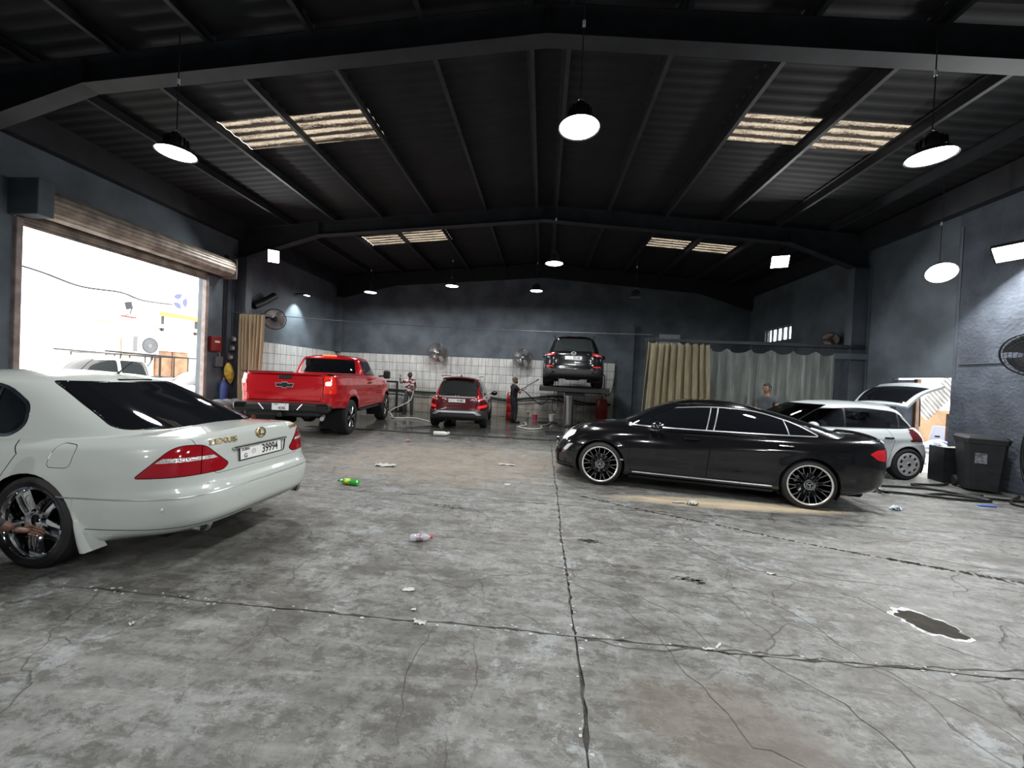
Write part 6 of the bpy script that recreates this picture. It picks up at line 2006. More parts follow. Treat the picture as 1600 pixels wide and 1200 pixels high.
        c.part('sill_step', MB().box((1.65, s * .90, .52), (1.9, .12, .05), b=.015), M['black'])
    c.part('underbody', MB().box((1.6, 0, .70), (5.0, 1.3, .16), b=.03), M['gap'])
    c.finish()
red_pickup()

# ================================================================== white hatchback with raised tailgate
def hatchback():
    pt = mat('white_hatch_paint', (0.56, 0.61, 0.62), 0.3, 0.0, coat=1.0, spec=0.3)
    c = Car('hatchback_car', (6.93, 8.74, 0), math.radians(186.5), 'white hatchback with raised tailgate and silver hub caps behind the black saloon', 'car', pt)
    c.add_part('gap', M['gap'], -0.008, name='shut_line')
    c.add_part('door', pt, 0.0)
    c.add_part('tail_light', mat('tail_lamp_hatch', (0.12, 0.006, 0.010), 0.12, coat=1.0), 0.004)
    c.add_part('headlight', mat('hatch_headlamp', (0.7, 0.71, 0.72), 0.08, 0.3, coat=1.0), 0.003)
    c.add_part('side_window', clear_glass('hatch_glass', (0.10, 0.11, 0.12), refl=0.12), -0.002)
    c.add_part('chrome', M['black'], 0.003, name='window_trim')
    c.add_part('windscreen', clear_glass('hatch_windscreen', (0.10, 0.11, 0.12), refl=0.12), 0.0)
    c.add_part('bumper', mat('grey_bumper', (0.35, 0.38, 0.40), 0.45), 0.002, name='rear_bumper')
    WB, R, RA = 2.47, .305, .345
    ro, fx, hw = -.68, 3.22, .84
    tub = dict(xc=1.1, exps=(6.0, 4.0, 4.4, 3.6),
        w=[(0, hw - .08), (.08, hw - .02), (.4, hw), (.7, hw - .005), (.9, hw - .04), (1, hw - .09)],
        xr=[(0, ro + .10), (.1, ro), (.35, ro), (.5, ro + .03), (.8, ro + .10), (1, ro + .20)],
        xf=[(0, fx - .08), (.15, fx), (.5, fx - .03), (.8, fx - .2), (1, fx - .5)],
        zb=[(ro, .30), (-.3, .2), (WB, .2), (fx, .22)],
        zt=[(ro, .99), (0, .965), (1.3, .92), (2.2, .89), (2.7, .82), (fx, .66)],
        crown=[(ro, .02), (1.2, .03), (2.2, .09), (fx, .06)],
        hooks=[flare(0, R, RA, .014, .05), flare(WB, R, RA, .014, .05), crease(pchip([-.5, 2.4], [.80, .72]), .008, .05)])
    k = c.shell(tub, n=110, NS=32)
    gh = dict(xc=.9, exps=(5.0, 3.6, 3.0, 3.2), bottom=False,
        w=[(0, hw - .085), (.3, hw - .12), (.6, hw - .175), (.85, hw - .235), (.95, hw - .28), (1, hw - .36)],
        xr=[(0, ro + .16), (.3, ro + .26), (.6, ro + .36), (.85, ro + .44), (.95, ro + .52), (1, ro + .70)],
        xf=[(0, 2.62), (.5, 2.12), (.85, 1.70), (.95, 1.54), (1, 1.30)],
        zb=[(ro, .93), (2.6, .88)], zt=[(-.3, 1.36), (.7, 1.40), (1.6, 1.36)], crown=[(ro, .04), (.5, .06), (1.5, .055)])
    g = c.shell(gh, n=96, NS=26)
    for x in (0, WB):
        for v in ('L', 'R'): c.hole(k, circle(x, R, RA, 32), v)
    # open hatch aperture
    ap = round_poly([(.60, .70, .05), (-.60, .70, .05), (-.62, 1.1, 0), (.62, 1.1, 0)], .03)
    c.hole(k, ap, 'B'); c.hole(g, round_poly([(.64, .90, 0), (-.64, .90, 0), (-.52, 1.38, .05), (.52, 1.38, .05)], .03), 'B')
    for s in (1, -1):
        c.cut(k, round_poly([(s * .60, .72), (s * .84, .74), (s * .84, .985), (s * .62, .96)], .04), 'B', 'tail_light', .004)
    for v in ('L', 'R'):
        c.cut(k, round_poly([(ro + .06, .74), (ro + .20, .76), (ro + .26, .95), (ro + .14, .96)], .03), v, 'tail_light')
        c.cut(k, [(ro - .1, .22), (-.33, .22), (-.33, .46), (-.40, .66), (ro - .1, .68)], v, 'bumper', .003, only=('body',))
        c.seam(k, [(.36, .95), (.28, .72), (.36, .50), (.42, .24)], v); c.seam(k, [(1.18, .93), (1.20, .24)], v); c.seam(k, [(2.12, .90), (2.10, .24)], v)
        sw = round_poly([(2.20, .955, .03), (1.58, 1.285, .12), (.8, 1.335, .3), (.05, 1.275, .15), (-.34, 1.05, .04), (-.28, .99, .03)], .05)
        c.cut(g, sw, v, 'side_window', .014, 'chrome')
        for xa, xb in ((1.20, 1.12), (.10, .02)):
            c.seam(g, [(xa, .94), (xb, 1.35)], v, .018, 'chrome', only=('side_window',))
    c.cut(k, [(.9, .22), (.9, .66), (-.9, .66), (-.9, .22)], 'B', 'bumper', .003, only=('body',))
    for v, s in (('FL', 1), ('FR', -1)):
        c.cut(k, round_poly([(s * -2.10, .58), (s * -2.34, .56), (s * -2.40, .64), (s * -2.02, .76)], .03), v, 'headlight', .004)
    c.cut(g, round_poly([(.60, .97), (.48, 1.36), (-.48, 1.36), (-.60, .97)], .04), 'F', 'windscreen', .01)
    # interior
    c.part('boot_floor', MB().box((-.05, 0, .62), (1.0, 1.1, .04)), M['black'])
    for y in (-.34, .34):
        sb = c.part('rear_seat', MB().box((.35, y, .80), (.16, .62, .62), Matrix.Rotation(-.12, 4, 'Y'), b=.05), M['black'])
        c.part('head_rest', MB().box((.24, y, 1.20), (.10, .26, .18), b=.04), M['black'], sb)
        sb = c.part('front_seat', MB().box((1.25, y, .78), (.16, .50, .66), Matrix.Rotation(-.12, 4, 'Y'), b=.05), M['black'])
        c.part('head_rest', MB().box((1.12, y, 1.21), (.10, .26, .18), b=.04), M['black'], sb)
    c.part('dashboard', MB().box((1.95, 0, .78), (.40, 1.3, .26), b=.06), M['black'])
    # tailgate, hinged at the rear edge of the roof
    hx, hz, tx, tz = -.20, 1.405, -.86, 1.86
    d = Vector((tx - hx, 0, tz - hz)); nrm = Vector((-d.z, 0, d.x)).normalized()
    L = d.length
    def tp(u, y, o):
        bow = .07 * math.sin(math.pi * min(1, u * 1.1))
        p = Vector((hx, 0, hz)) + d * u + nrm * (-(o) - bow + .05 * (y / .6) ** 2)
        return (p.x, y, p.z)
    def panel(u0, u1, w0, w1, o0, o1):
        mb = MB(); us = np.linspace(u0, u1, 10); vs = np.linspace(-1, 1, 15)
        f = lambda u, v: (w0 + (w1 - w0) * (u - u0) / (u1 - u0)) * v
        A = [[tp(u, f(u, v), o0) for v in vs] for u in us]; B = [[tp(u, f(u, v), o1) for v in vs] for u in us]
        mb.grid(A); mb.grid([r[::-1] for r in B])
        loopA = A[0] + [r[-1] for r in A[1:]] + A[-1][::-1][1:] + [r[0] for r in A[::-1][1:-1]]
        loopB = B[0] + [r[-1] for r in B[1:]] + B[-1][::-1][1:] + [r[0] for r in B[::-1][1:-1]]
        mb.grid([loopA, loopB], closed=True)
        return mb
    tg = c.part('tailgate', panel(0, 1.0, .58, .64, .0, .045), pt, merge=True, angle=50)
    c.part('tailgate_glass', panel(.06, .72, .50, .56, -.012, .058), M['glass'], tg, merge=True, angle=50)
    c.part('tailgate_lining', panel(.74, .97, .55, .58, -.014, .0), M['greybox'], tg, merge=True, angle=50)
    for s in (1, -1):
        c.part('gas_strut', MB().tube([(-.45, s * .60, 1.02), tp(.45, s * .55, -.01)], .010, 6), M['black'], tg)
    for s in (1, -1):
        m_ = c.part('door_mirror', MB().sphere((1.98, s * .93, .985), (.075, .105, .07), 16, 10), pt)
        for x in (.42, 1.32):
            p = c.side(x, .80, s)
            c.part('door_handle', MB().box((x - .02, p.y + s * .018, .795), (.19, .022, .032), b=.01), M['black'])
        for x in (0, WB):
            wheel(c, x, s * .745, R, .215, .195, 'cap', 'hatch', spin=x)
            wheel_well(c, x, s * .80, RA + .01, .34, R)
    c.part('underbody', MB().box((1.2, 0, .30), (3.3, 1.2, .16), b=.03), M['gap'])
    c.finish()
hatchback()
# ================================================================== people
def skin_mesh(name, V, E, root, m, sub=2):
    """V {key: ((x,y,z), r or (rx,ry))}; grown with a Skin modifier"""
    keys = list(V)
    me = bpy.data.meshes.new(name)
    me.from_pydata([V[k][0] for k in keys], [(keys.index(a), keys.index(b)) for a, b in E], [])
    o = bpy.data.objects.new(name, me); link(o)
    o.modifiers.new('skin', 'SKIN')
    if not me.skin_vertices:
        me.attributes.new('skin', 'FLOAT', 'POINT') if False else None
    bpy.context.view_layer.objects.active = o
    sv = me.skin_vertices[0].data
    for i, k in enumerate(keys):
        r = V[k][1]
        sv[i].radius = r if isinstance(r, tuple) else (r, r)
        sv[i].use_root = (k == root)
    s = o.modifiers.new('sub', 'SUBSURF'); s.levels = sub; s.render_levels = sub
    dg = bpy.context.evaluated_depsgraph_get()
    dg.update()
    out = bpy.data.meshes.new_from_object(o.evaluated_get(dg))
    bpy.data.objects.remove(o); bpy.data.meshes.remove(me)
    out.name = name
    out.materials.clear()
    if m: out.materials.append(m)
    out.shade_smooth()
    return out
def join_meshes(name, meshes, m):
    bm = bmesh.new()
    for x in meshes: bm.from_mesh(x)
    me = bpy.data.meshes.new(name); bm.to_mesh(me); bm.free()
    me.materials.append(m); me.shade_smooth()
    return me
def head_mesh(c, yaw, pitch, hh=0.225):
    """shaped head facing +y before yaw; c = centre"""
    mb = MB()
    n, m_ = 28, 22
    rows = []
    for i in range(m_ + 1):
        ph = math.pi * i / m_
        row = []
        for j in range(n):
            th = 2 * math.pi * j / n
            x, y, z = math.sin(ph) * math.cos(th), math.sin(ph) * math.sin(th), math.cos(ph)
            sx, sy, sz = .076, .098, hh / 2
            if z < 0:
                sx *= 1 - .30 * (-z) ** 1.3; sy *= 1 - .10 * (-z)
            px, py, pz = sx * x, sy * y, sz * z
            if y > 0:
                # brow, eye sockets, nose, lips, chin
                py += .016 * math.exp(-((px) / .011) ** 2 - ((pz + .018) / .024) ** 2) + .008 * math.exp(-((px) / .014) ** 2 - ((pz + .036) / .012) ** 2)
                py -= .009 * math.exp(-((abs(px) - .032) / .014) ** 2 - ((pz - .008) / .012) ** 2)
                py += .005 * math.exp(-((pz - .032) / .012) ** 2)
                py += .006 * math.exp(-((px) / .022) ** 2 - ((pz + .062) / .008) ** 2) + .009 * math.exp(-((px) / .024) ** 2 - ((pz + .095) / .016) ** 2)
                py -= .004 * math.exp(-((px) / .024) ** 2 - ((pz + .078) / .006) ** 2)
            row.append((px, py, pz))
        rows.append(row)
    mb.grid(rows, closed=True)
    for s in (-1, 1):
        mb.sphere((s * .080, -.004, -.008), (.010, .020, .032), 10, 8)
    T = Matrix.Translation(c) @ Matrix.Rotation(yaw, 4, 'Z') @ Matrix.Rotation(pitch, 4, 'X')
    mb.v = [tuple(T @ Vector(p)) for p in mb.v]
    me = mb.mesh('head', None, angle=180)
    return me, T
def hand_V(wrist, direc, palm_n, s=1, curl=0.5, side=1):
    """palm and five fingers as skin chains; returns list of (V,E,root)"""
    d = Vector(direc).normalized(); nrm = Vector(palm_n); nrm = (nrm - d * nrm.dot(d)).normalized(); lat = d.cross(nrm) * side
    w = Vector(wrist)
    out = []
    V = {'w': (tuple(w), (.024, .018)), 'p': (tuple(w + d * .05), (.036, .016)), 'k': (tuple(w + d * .085), (.036, .013))}
    out.append((V, [('w', 'p'), ('p', 'k')], 'w'))
    for i, (off, L, r) in enumerate(((.030, .068, .009), (.010, .078, .0095), (-.011, .072, .009), (-.030, .056, .008))):
        b = w + d * .078 + lat * off
        V = {'a': (tuple(b), r)}
        E = []; p = b; ang = 0; prev = 'a'
        for q, fr in enumerate((.45, .30, .25)):
            ang += curl * (.9 if q else .6)
            dd = d * math.cos(ang) + nrm * math.sin(ang)
            p = p + dd * L * fr
            V['f%d' % q] = (tuple(p), r * (.95 - .12 * q)); E.append((prev, 'f%d' % q)); prev = 'f%d' % q
        out.append((V, E, 'a'))
    b = w + d * .030 + lat * .028
    t1 = b + (d * .6 + lat * .7 + nrm * .2).normalized() * .035
    t2 = t1 + (d * .8 + lat * .25 + nrm * .6).normalized() * .030
    out.append(({'a': (tuple(b), .012), 'b': (tuple(t1), .0105), 'c': (tuple(t2), .009)}, [('a', 'b'), ('b', 'c')], 'a'))
    return out
def person(name, loc, rz, J, label, skin, shirt, trousers, shoe, head_yaw=0.0, head_pitch=0.0, hands=(), hair=None, cap=None, beard=False, extra=None, shirt_print=None, sleeve=0.55, scale=1.0, bare_legs=0.0):
    """J: joint positions in local space, person faces +y"""
    t = empty(name, loc, rz, label, 'person')
    t.scale = (scale,) * 3
    V = {}
    R_ = dict(pelvis=(.115, .085), waist=(.105, .078), chest=(.118, .085), neckb=(.060, .055), neck=.048, headb=.050,
              shL=.048, elL=.047, wrL=.034, shR=.048, elR=.047, wrR=.034, hipL=.080, knL=.055, anL=.038, hipR=.080, knR=.055, anR=.038, toeL=.024, toeR=.024)
    for k, p in J.items():
        if k in R_: V[k] = (tuple(p), R_[k])
    E = [('pelvis', 'waist'), ('waist', 'chest'), ('chest', 'neckb'), ('neckb', 'neck'), ('neck', 'headb'), ('chest', 'shL'), ('shL', 'elL'), ('elL', 'wrL'), ('chest', 'shR'), ('shR', 'elR'), ('elR', 'wrR'),
         ('pelvis', 'hipL'), ('hipL', 'knL'), ('knL', 'anL'), ('anL', 'toeL'), ('pelvis', 'hipR'), ('hipR', 'knR'), ('knR', 'anR'), ('anR', 'toeR')]
    parts = [skin_mesh('b', V, E, 'pelvis', None)]
    hc = Vector(J['head'])
    hm, HT = head_mesh(hc, head_yaw, head_pitch)
    parts.append(hm)
    for h in hands:
        for (v_, e_, r_) in hand_V(**h):
            parts.append(skin_mesh('h', v_, e_, r_, None, 1))
    from_mesh('figure', join_meshes('figure', parts, skin), None, t)
    def lerp(a, b, u): return tuple(Vector(J[a]) * (1 - u) + Vector(J[b]) * u)
    # shirt: torso with sleeves
    g = .016
    V2 = {'hem': (tuple(Vector(J['pelvis']) * 1.35 - Vector(J['waist']) * .35), (.172, .146)), 'waist': (J['waist'], (.166, .138)), 'chest': (J['chest'], (.184, .146)), 'col': (lerp('chest', 'neckb', .85), (.098, .086))}
    E2 = [('hem', 'waist'), ('waist', 'chest'), ('chest', 'col')]
    for s in 'LR':
        V2['sh' + s] = (J['sh' + s], .086); V2['sl' + s] = (lerp('sh' + s, 'el' + s, sleeve), .076)
        E2 += [('chest', 'sh' + s), ('sh' + s, 'sl' + s)]
        if sleeve > .9:
            V2['cu' + s] = (lerp('el' + s, 'wr' + s, .85), .042); V2['sl' + s] = (J['el' + s], .055); E2.append(('sl' + s, 'cu' + s))
    from_mesh('shirt', skin_mesh('shirt', V2, E2, 'waist', shirt), None, t)
    V3 = {'top': (tuple(Vector(J['pelvis']) * .25 + Vector(J['waist']) * .75), (.132, .102)), 'pelvis': (J['pelvis'], (.155, .126))}
    E3 = [('top', 'pelvis')]
    for s in 'LR':
        V3['hip' + s] = (J['hip' + s], .112); V3['kn' + s] = (J['kn' + s], .086)
        end = lerp('kn' + s, 'an' + s, 1.03 - bare_legs)
        V3['cu' + s] = (end, .072)
        E3 += [('pelvis', 'hip' + s), ('hip' + s, 'kn' + s), ('kn' + s, 'cu' + s)]
    from_mesh('trousers', skin_mesh('trousers', V3, E3, 'pelvis', trousers), None, t)
    for s in 'LR':
        a, b = Vector(J['an' + s]), Vector(J['toe' + s])
        d = (b - a); d.z = 0; d.normalize()
        heel = a - d * .05; heel.z = .045; mid = a + d * .09; mid.z = .045; toe = b + d * .03; toe.z = .038
        top = a + Vector((0, 0, -.01))
        vs = {'top': (tuple(top), .058), 'heel': (tuple(heel), .056), 'mid': (tuple(mid), (.058, .058)), 'toe': (tuple(toe + d * .03), (.052, .046))}
        from_mesh('shoe', skin_mesh('shoe', vs, [('heel', 'top'), ('heel', 'mid'), ('mid', 'toe')], 'heel', shoe, 1), None, t)
    # eyes, brows, hair
    ey = MB()
    for s in (-1, 1):
        ey.sphere((s * .031, .083, .006), (.011, .006, .006), 8, 6, HT)
        ey.box((s * .033, .090, .026), (.034, .008, .007), HT)
    ey.build('eyes_and_brows', M['hair'], t)
    if beard:
        bb = MB()
        rows = []
        for i in range(8):
            zz = -.045 - .075 * i / 7
            k_ = 1 - .25 * (i / 7) ** 2
            rows.append([(.076 * k_ * math.sin(a), .030 + .075 * k_ * math.cos(a), zz) for a in np.linspace(-1.5, 1.5, 13)])
        bb.grid([[tuple(HT @ Vector(p)) for p in r] for r in rows])
        bb.build('beard', M['hair'], t, angle=180)
    if hair is not None or cap is None:
        hb = MB(); rows = []
        for i in range(12):
            ph = (math.pi * .60) * i / 11
            row = []
            for j in range(26):
                th = 2 * math.pi * j / 26
                lift = 1.10 + .03 * math.sin(5 * th + 3 * ph)
                x, y, z = math.sin(ph) * math.cos(th), math.sin(ph) * math.sin(th), math.cos(ph)
                zz = z
                if y > .25: zz = max(z, .42 + .2 * (y - .25))
                sc = 1 if zz == z else math.sqrt(max(0, 1 - zz * zz)) / max(1e-3, math.sqrt(1 - z * z))
                row.append(tuple(HT @ Vector((.078 * x * sc * lift, .100 * y * sc * lift - .006, .1125 * zz * lift + .004))))
            rows.append(row)
        hb.grid(rows, closed=True)
        hb.build('hair', M['hair'], t, angle=180)
    if cap is not None:
        cb = MB(); rows = []
        for i in range(10):
            ph = (math.pi * .5) * i / 9
            rows.append([tuple(HT @ Vector((.090 * math.sin(ph) * math.cos(a), .112 * math.sin(ph) * math.sin(a) - .002, .030 + .098 * math.cos(ph)))) for a in np.linspace(0, 2 * math.pi, 24, endpoint=False)])
        cb.grid(rows, closed=True)
        cp_ = cb.build('cap', cap, t, angle=180)
        vb = MB(); A = []
        for u in np.linspace(-1, 1, 11):
            x = .075 * u
            A.append([tuple(HT @ Vector(p)) for p in ((x, .085 * math.sqrt(max(0, 1 - .5 * u * u)), .040), (x, .112 + .075 * (1 - u * u), .030), (x, .112 + .075 * (1 - u * u), .026), (x, .085 * math.sqrt(max(0, 1 - .5 * u * u)), .034))])
        vb.grid(A); vb.build('cap_peak', cap, cp_, angle=180)
    if extra: extra(t)
    return t

def std(h=1.62):
    return dict(pelvis=(0, 0, .88), waist=(0, -.005, 1.05), chest=(0, 0, 1.25), neckb=(0, -.005, 1.37), neck=(0, .0, 1.42), headb=(0, .012, 1.47), head=(0, .022, 1.545),
        shL=(-.175, 0, 1.325), shR=(.175, 0, 1.325), hipL=(-.09, 0, .84), hipR=(.09, 0, .84), knL=(-.10, .02, .47), knR=(.10, .02, .47), anL=(-.11, -.02, .09), anR=(.11, -.02, .09), toeL=(-.13, .14, .04), toeR=(.13, .14, .04),
        elL=(-.23, -.03, 1.06), wrL=(-.24, .08, .84), elR=(.23, -.03, 1.06), wrR=(.24, .08, .84))

# man in a checked shirt, one arm raised, white hose in the other hand (faces the camera and the maroon car)
J = std()
J.update(elR=(.36, .04, 1.22), wrR=(.38, .02, 1.45), elL=(-.235, -.02, 1.08), wrL=(-.16, .12, .92), knR=(.14, .04, .46), anR=(.17, -.02, .09), toeR=(.20, .14, .04))
plaid = mat('checked_shirt', (0.30, 0.05, 0.06), 0.8)
def make_plaid(m):
    g = NT(m); b = m.node_tree.nodes['Principled BSDF']
    tc = g.n('ShaderNodeTexCoord').outputs['Object']
    vo = g.n('ShaderNodeTexVoronoi', feature='F1', Scale=15.0); g.l(tc, vo.inputs['Vector'])
    s = g.n('ShaderNodeSeparateColor'); g.l(vo.outputs['Color'], s.inputs[0])
    c1 = g.mix(g.ramp(s.outputs[0], 0.45, 0.5), (0.55, 0.50, 0.50), (0.16, 0.02, 0.03))
    c1 = g.mix(g.ramp(s.outputs[1], 0.65, 0.7), c1, (0.02, 0.02, 0.03))
    g.l(c1, b.inputs['Base Color'])
make_plaid(plaid)
M['jeans'] = mat('grey_jeans', (0.05, 0.055, 0.06), 0.85, var=0.3)
M['navy'] = mat('dark_workwear', (0.012, 0.013, 0.018), 0.8, var=0.3)
M['gum'] = mat('rubber_boot', (0.012, 0.012, 0.013), 0.5)
def hose_in_hand(t):
    pts = smooth_path([(-.16, .20, .95), (-.15, .22, .80), (-.05, .26, .55), (.25, .34, .36), (.55, .40, .22), (.75, .45, .05)], 6)
    MB().tube(pts, .018, 7).build('held_hose', M['hose_white'], t)
person('person', (-5.32, 15.05, 0), math.radians(195), J, 'man in a checked shirt with one arm raised, in front of the tiles', M['skin_brown'], plaid, M['jeans'], M['gum'], head_yaw=math.radians(40), head_pitch=-.25,
       hands=[dict(wrist=J['wrR'], direc=(-.05, 0, 1), palm_n=(0, 1, 0), curl=.9), dict(wrist=J['wrL'], direc=(.1, .7, -.4), palm_n=(.8, 0, -.2), curl=.9, side=-1)], extra=hose_in_hand)

# man in black shirt and cap aiming a spray lance (faces right)
J = std()
J.update(elL=(-.16, .22, 1.12), wrL=(-.05, .40, 1.22), elR=(.19, .16, 1.08), wrR=(.06, .24, 1.20), knL=(-.09, .05, .47), anL=(-.10, -.02, .09), toeL=(-.11, .14, .04), anR=(.10, .03, .09), knR=(.09, .06, .47), toeR=(.11, .19, .04), waist=(0, -.02, 1.05))
def lance(t):
    a, b = Vector((.03, .16, 1.16)), Vector((-.03, .98, 1.62))
    MB().tube([a, a.lerp(b, .3), a.lerp(b, .7), b], .013, 8).build('spray_lance', M['black'], t)
    MB().tube([a.lerp(b, .88), b], .022, 8).build('lance_nozzle', M['black'], t)
    MB().tube([a.lerp(b, .02), a.lerp(b, .18)], .024, 8).build('lance_grip', M['black'], t)
    back = MB()
    P = [(-.09, .02), (.09, .02), (.10, .13), (.05, .20), (-.05, .20), (-.10, .13)]
    back.add([(x * 1.0, -.172 + .25 * x * x, 1.08 + z) for x, z in P] , [tuple(range(6))])
    back.add([(x * .7, -.166 + .25 * x * x, 1.00 + z * .4) for x, z in P], [tuple(range(6))])
    back.build('shirt_print', M['white'], t)
person('person', (-1.02, 13.85, 0), math.radians(-64), J, 'bearded man in black clothes and cap aiming a spray lance at the lifted car', M['skin_tan'], M['navy'], M['navy'], M['gum'], head_yaw=math.radians(5), head_pitch=.12,
       hands=[dict(wrist=J['wrL'], direc=(.1, .6, .5), palm_n=(.6, -.2, .6), curl=1.1), dict(wrist=J['wrR'], direc=(-.3, .7, .3), palm_n=(-.7, 0, .4), curl=1.1, side=-1)], cap=mat('grey_cap', (0.06, 0.058, 0.055), 0.8), beard=True, extra=lance, sleeve=.62)

# young man in a grey shirt by the plastic curtain
J = std()
person('person', (5.56, 10.00, 0), math.radians(120), J, 'young man in a grey shirt standing in front of the cloudy plastic curtain', M['skin_tan'], mat('grey_shirt', (0.075, 0.085, 0.095), 0.8, var=0.2), M['navy'], M['gum'], head_yaw=math.radians(-8), head_pitch=-.03, scale=1.06,
       hands=[dict(wrist=J['wrL'], direc=(0, .3, -1), palm_n=(1, 0, 0), curl=.5), dict(wrist=J['wrR'], direc=(0, .3, -1), palm_n=(-1, 0, 0), curl=.5, side=-1)])

# worker squatting at the white saloon's wheel, arm reaching into view
J = dict(pelvis=(0, -.16, .34), waist=(0, -.10, .48), chest=(0, .02, .66), neckb=(0, .08, .77), neck=(0, .10, .81), headb=(0, .125, .855), head=(0, .15, .925),
    shL=(-.175, .04, .72), shR=(.175, .04, .72), hipL=(-.10, -.13, .31), hipR=(.10, -.13, .31), knL=(-.18, .22, .50), knR=(.20, .20, .50), anL=(-.16, .00, .09), anR=(.20, .00, .09), toeL=(-.18, .16, .04), toeR=(.24, .15, .04),
    elL=(-.30, .16, .56), wrL=(-.26, .30, .50), elR=(.24, .28, .60), wrR=(.24, .50, .44))
person('person', (-3.98, 2.04, 0), math.radians(-38), J, 'worker in dark clothes squatting at the chrome wheel of the white saloon', M['skin_brown'], M['navy'], M['navy'], mat('sandal', (0.30, 0.33, 0.38), 0.7), head_yaw=.1, head_pitch=-.35,
       hands=[dict(wrist=J['wrR'], direc=(.3, .9, -.25), palm_n=(-.3, .2, -1), curl=.35), dict(wrist=J['wrL'], direc=(.3, .5, -.3), palm_n=(0, .2, -1), curl=.4, side=-1)], sleeve=1.0)
# ================================================================== outside the shutter
M['pave'] = mat('pale_paving', (0.42, 0.40, 0.37), 0.9, var=0.2, vscale=1.2)
tag(MB().box((-27, 10, -0.08), (35.6, 60, 0.1)).build('pavement', M['pave'], smooth=False), 'sunlit pale ground outside the shutter', 'ground', kind='structure')
M['render'] = mat('cream_render', (0.72, 0.62, 0.52), 0.9, var=0.1, vscale=1)
t = empty('building', (-16.6, 15.0, 0), 0, 'pale cream building across the yard', 'building')
MB().box((-2.0, 4.0, 1.55), (4.0, 12.4, 3.10)).build('wall', M['render'], t, smooth=False)
MB().box((-2.0, 4.0, 3.18), (4.3, 12.6, 0.16)).build('roof_slab', M['render'], t, smooth=False)
dr = MB().box((0.03, 0.9, 1.05), (0.08, 1.5, 2.1), b=.01).build('door', mat('brown_timber', (0.24, 0.13, 0.07), 0.7, var=0.3, vscale=3), t)
MB().box((0.09, 0.9, 1.05), (0.03, 0.05, 2.1)).build('door_stile', mat('brown_timber_dark', (0.15, 0.08, 0.05), 0.7), dr)
MB().box((0.05, 0.9, 2.16), (0.12, 1.7, 0.10)).build('lintel', M['render'], t)
# fascia sign
t = empty('shop_sign', (-16.38, 16.2, 4.35), 0, 'white fascia sign with a round blue emblem over an orange strip', 'sign')
MB().box((0, 0, 0), (0.22, 2.0, 1.15), b=.02).build('panel', M['white'], t)
MB().box((0.02, 0, -0.66), (0.24, 2.0, 0.16)).build('orange_strip', mat('orange_strip', (0.75, 0.32, 0.04), 0.5), t)
e = MB()
F = Matrix(((0, 0, 1, 0.115), (1, 0, 0, -0.28), (0, 1, 0, 0.02), (0, 0, 0, 1)))
for q in range(3):
    a = math.pi / 2 + 2 * math.pi * q / 3 + .5
    pts = [(0.33 * math.cos(a + u), 0.33 * math.sin(a + u)) for u in np.linspace(-.7, .7, 9)] + [(0.12 * math.cos(a + .5), 0.12 * math.sin(a + .5)), (0.16 * math.cos(a - .6), 0.16 * math.sin(a - .6))]
    e.prism(pts, 0, .012, F)
e.lathe([(0, .012), (.035, .012), (.035, 0)], 14, F)
e.build('round_emblem', mat('emblem_blue', (0.05, 0.06, 0.45), 0.5), t)
for yy_ in (-.8, .8):
    MB().box((-.15, yy_, -.95), (.08, .08, .85)).build('sign_post', M['steel'], t)
# air-conditioner
t = empty('air_conditioner', (-16.32, 14.35, 1.95), 0, 'white wall mounted air conditioner outdoor unit with round fan grille', 'air conditioner')
MB().box((0, 0, 0.33), (0.42, 1.1, 0.72), b=.02).build('casing', mat('ac_casing', (0.55, 0.52, 0.50), 0.5), t)
mb = MB()
for r in (.10, .16, .22, .27, .30): mb.lathe([(r, .0), (r + .012, .01), (r + .02, 0)], 28, Matrix.Translation((.212, .18, .33)) @ Matrix.Rotation(math.pi / 2, 4, 'Y'))
mb.build('fan_grille', M['steel'], t)
MB().lathe([(0, .004), (.31, .004)], 28, Matrix.Translation((.209, .18, .33)) @ Matrix.Rotation(math.pi / 2, 4, 'Y')).build('fan_recess', M['greybox'], t)
MB().box((.20, -.40, .35), (.03, .16, .6)).build('side_louvre', M['greybox'], t)
for yy_ in (-.4, .4):
    MB().box((-.02, yy_, -.03), (.5, .05, .05)).build('bracket', M['steel'], t)
MB().tube(smooth_path([(0.1, .3, 0), (.12, .32, -.3), (.1, .2, -.5), (-.2, .2, -.7)], 5), .02, 6).build('pipe', M['steel'], t)
# overhead cables with a hanging fitting
tag(MB().tube(smooth_path([(-15.2, 8.2, 4.35), (-15.2, 10.2, 4.2), (-15.2, 11.4, 3.98), (-15.2, 12.6, 4.05), (-15.2, 13.4, 3.92), (-15.9, 15.2, 4.1)], 8), .035, 6).build('overhead_cable', M['steel']), 'dark overhead cable sagging across the yard to the sign', 'cable')
t = empty('hanging_lamp', (-15.2, 13.0, 3.3), 0, 'small tilted yard lamp hanging below the cable', 'lamp')
MB().box((0, 0, .35), (.05, .22, .26), Matrix.Rotation(.3, 4, 'X')).build('lamp_frame', M['steel'], t)
MB().tube([(0, 0, .25), (0, -.05, .05), (0, -.2, -.05)], .02, 6).build('lamp_arm', M['steel'], t)
MB().box((0, -.1, -.08), (.08, .5, .06)).build('lamp_shade', M['redbox'], t)
MB().tube([(0, 0, .45), (0, 0.02, .68)], .01, 5).build('lamp_cord', M['steel'], t)

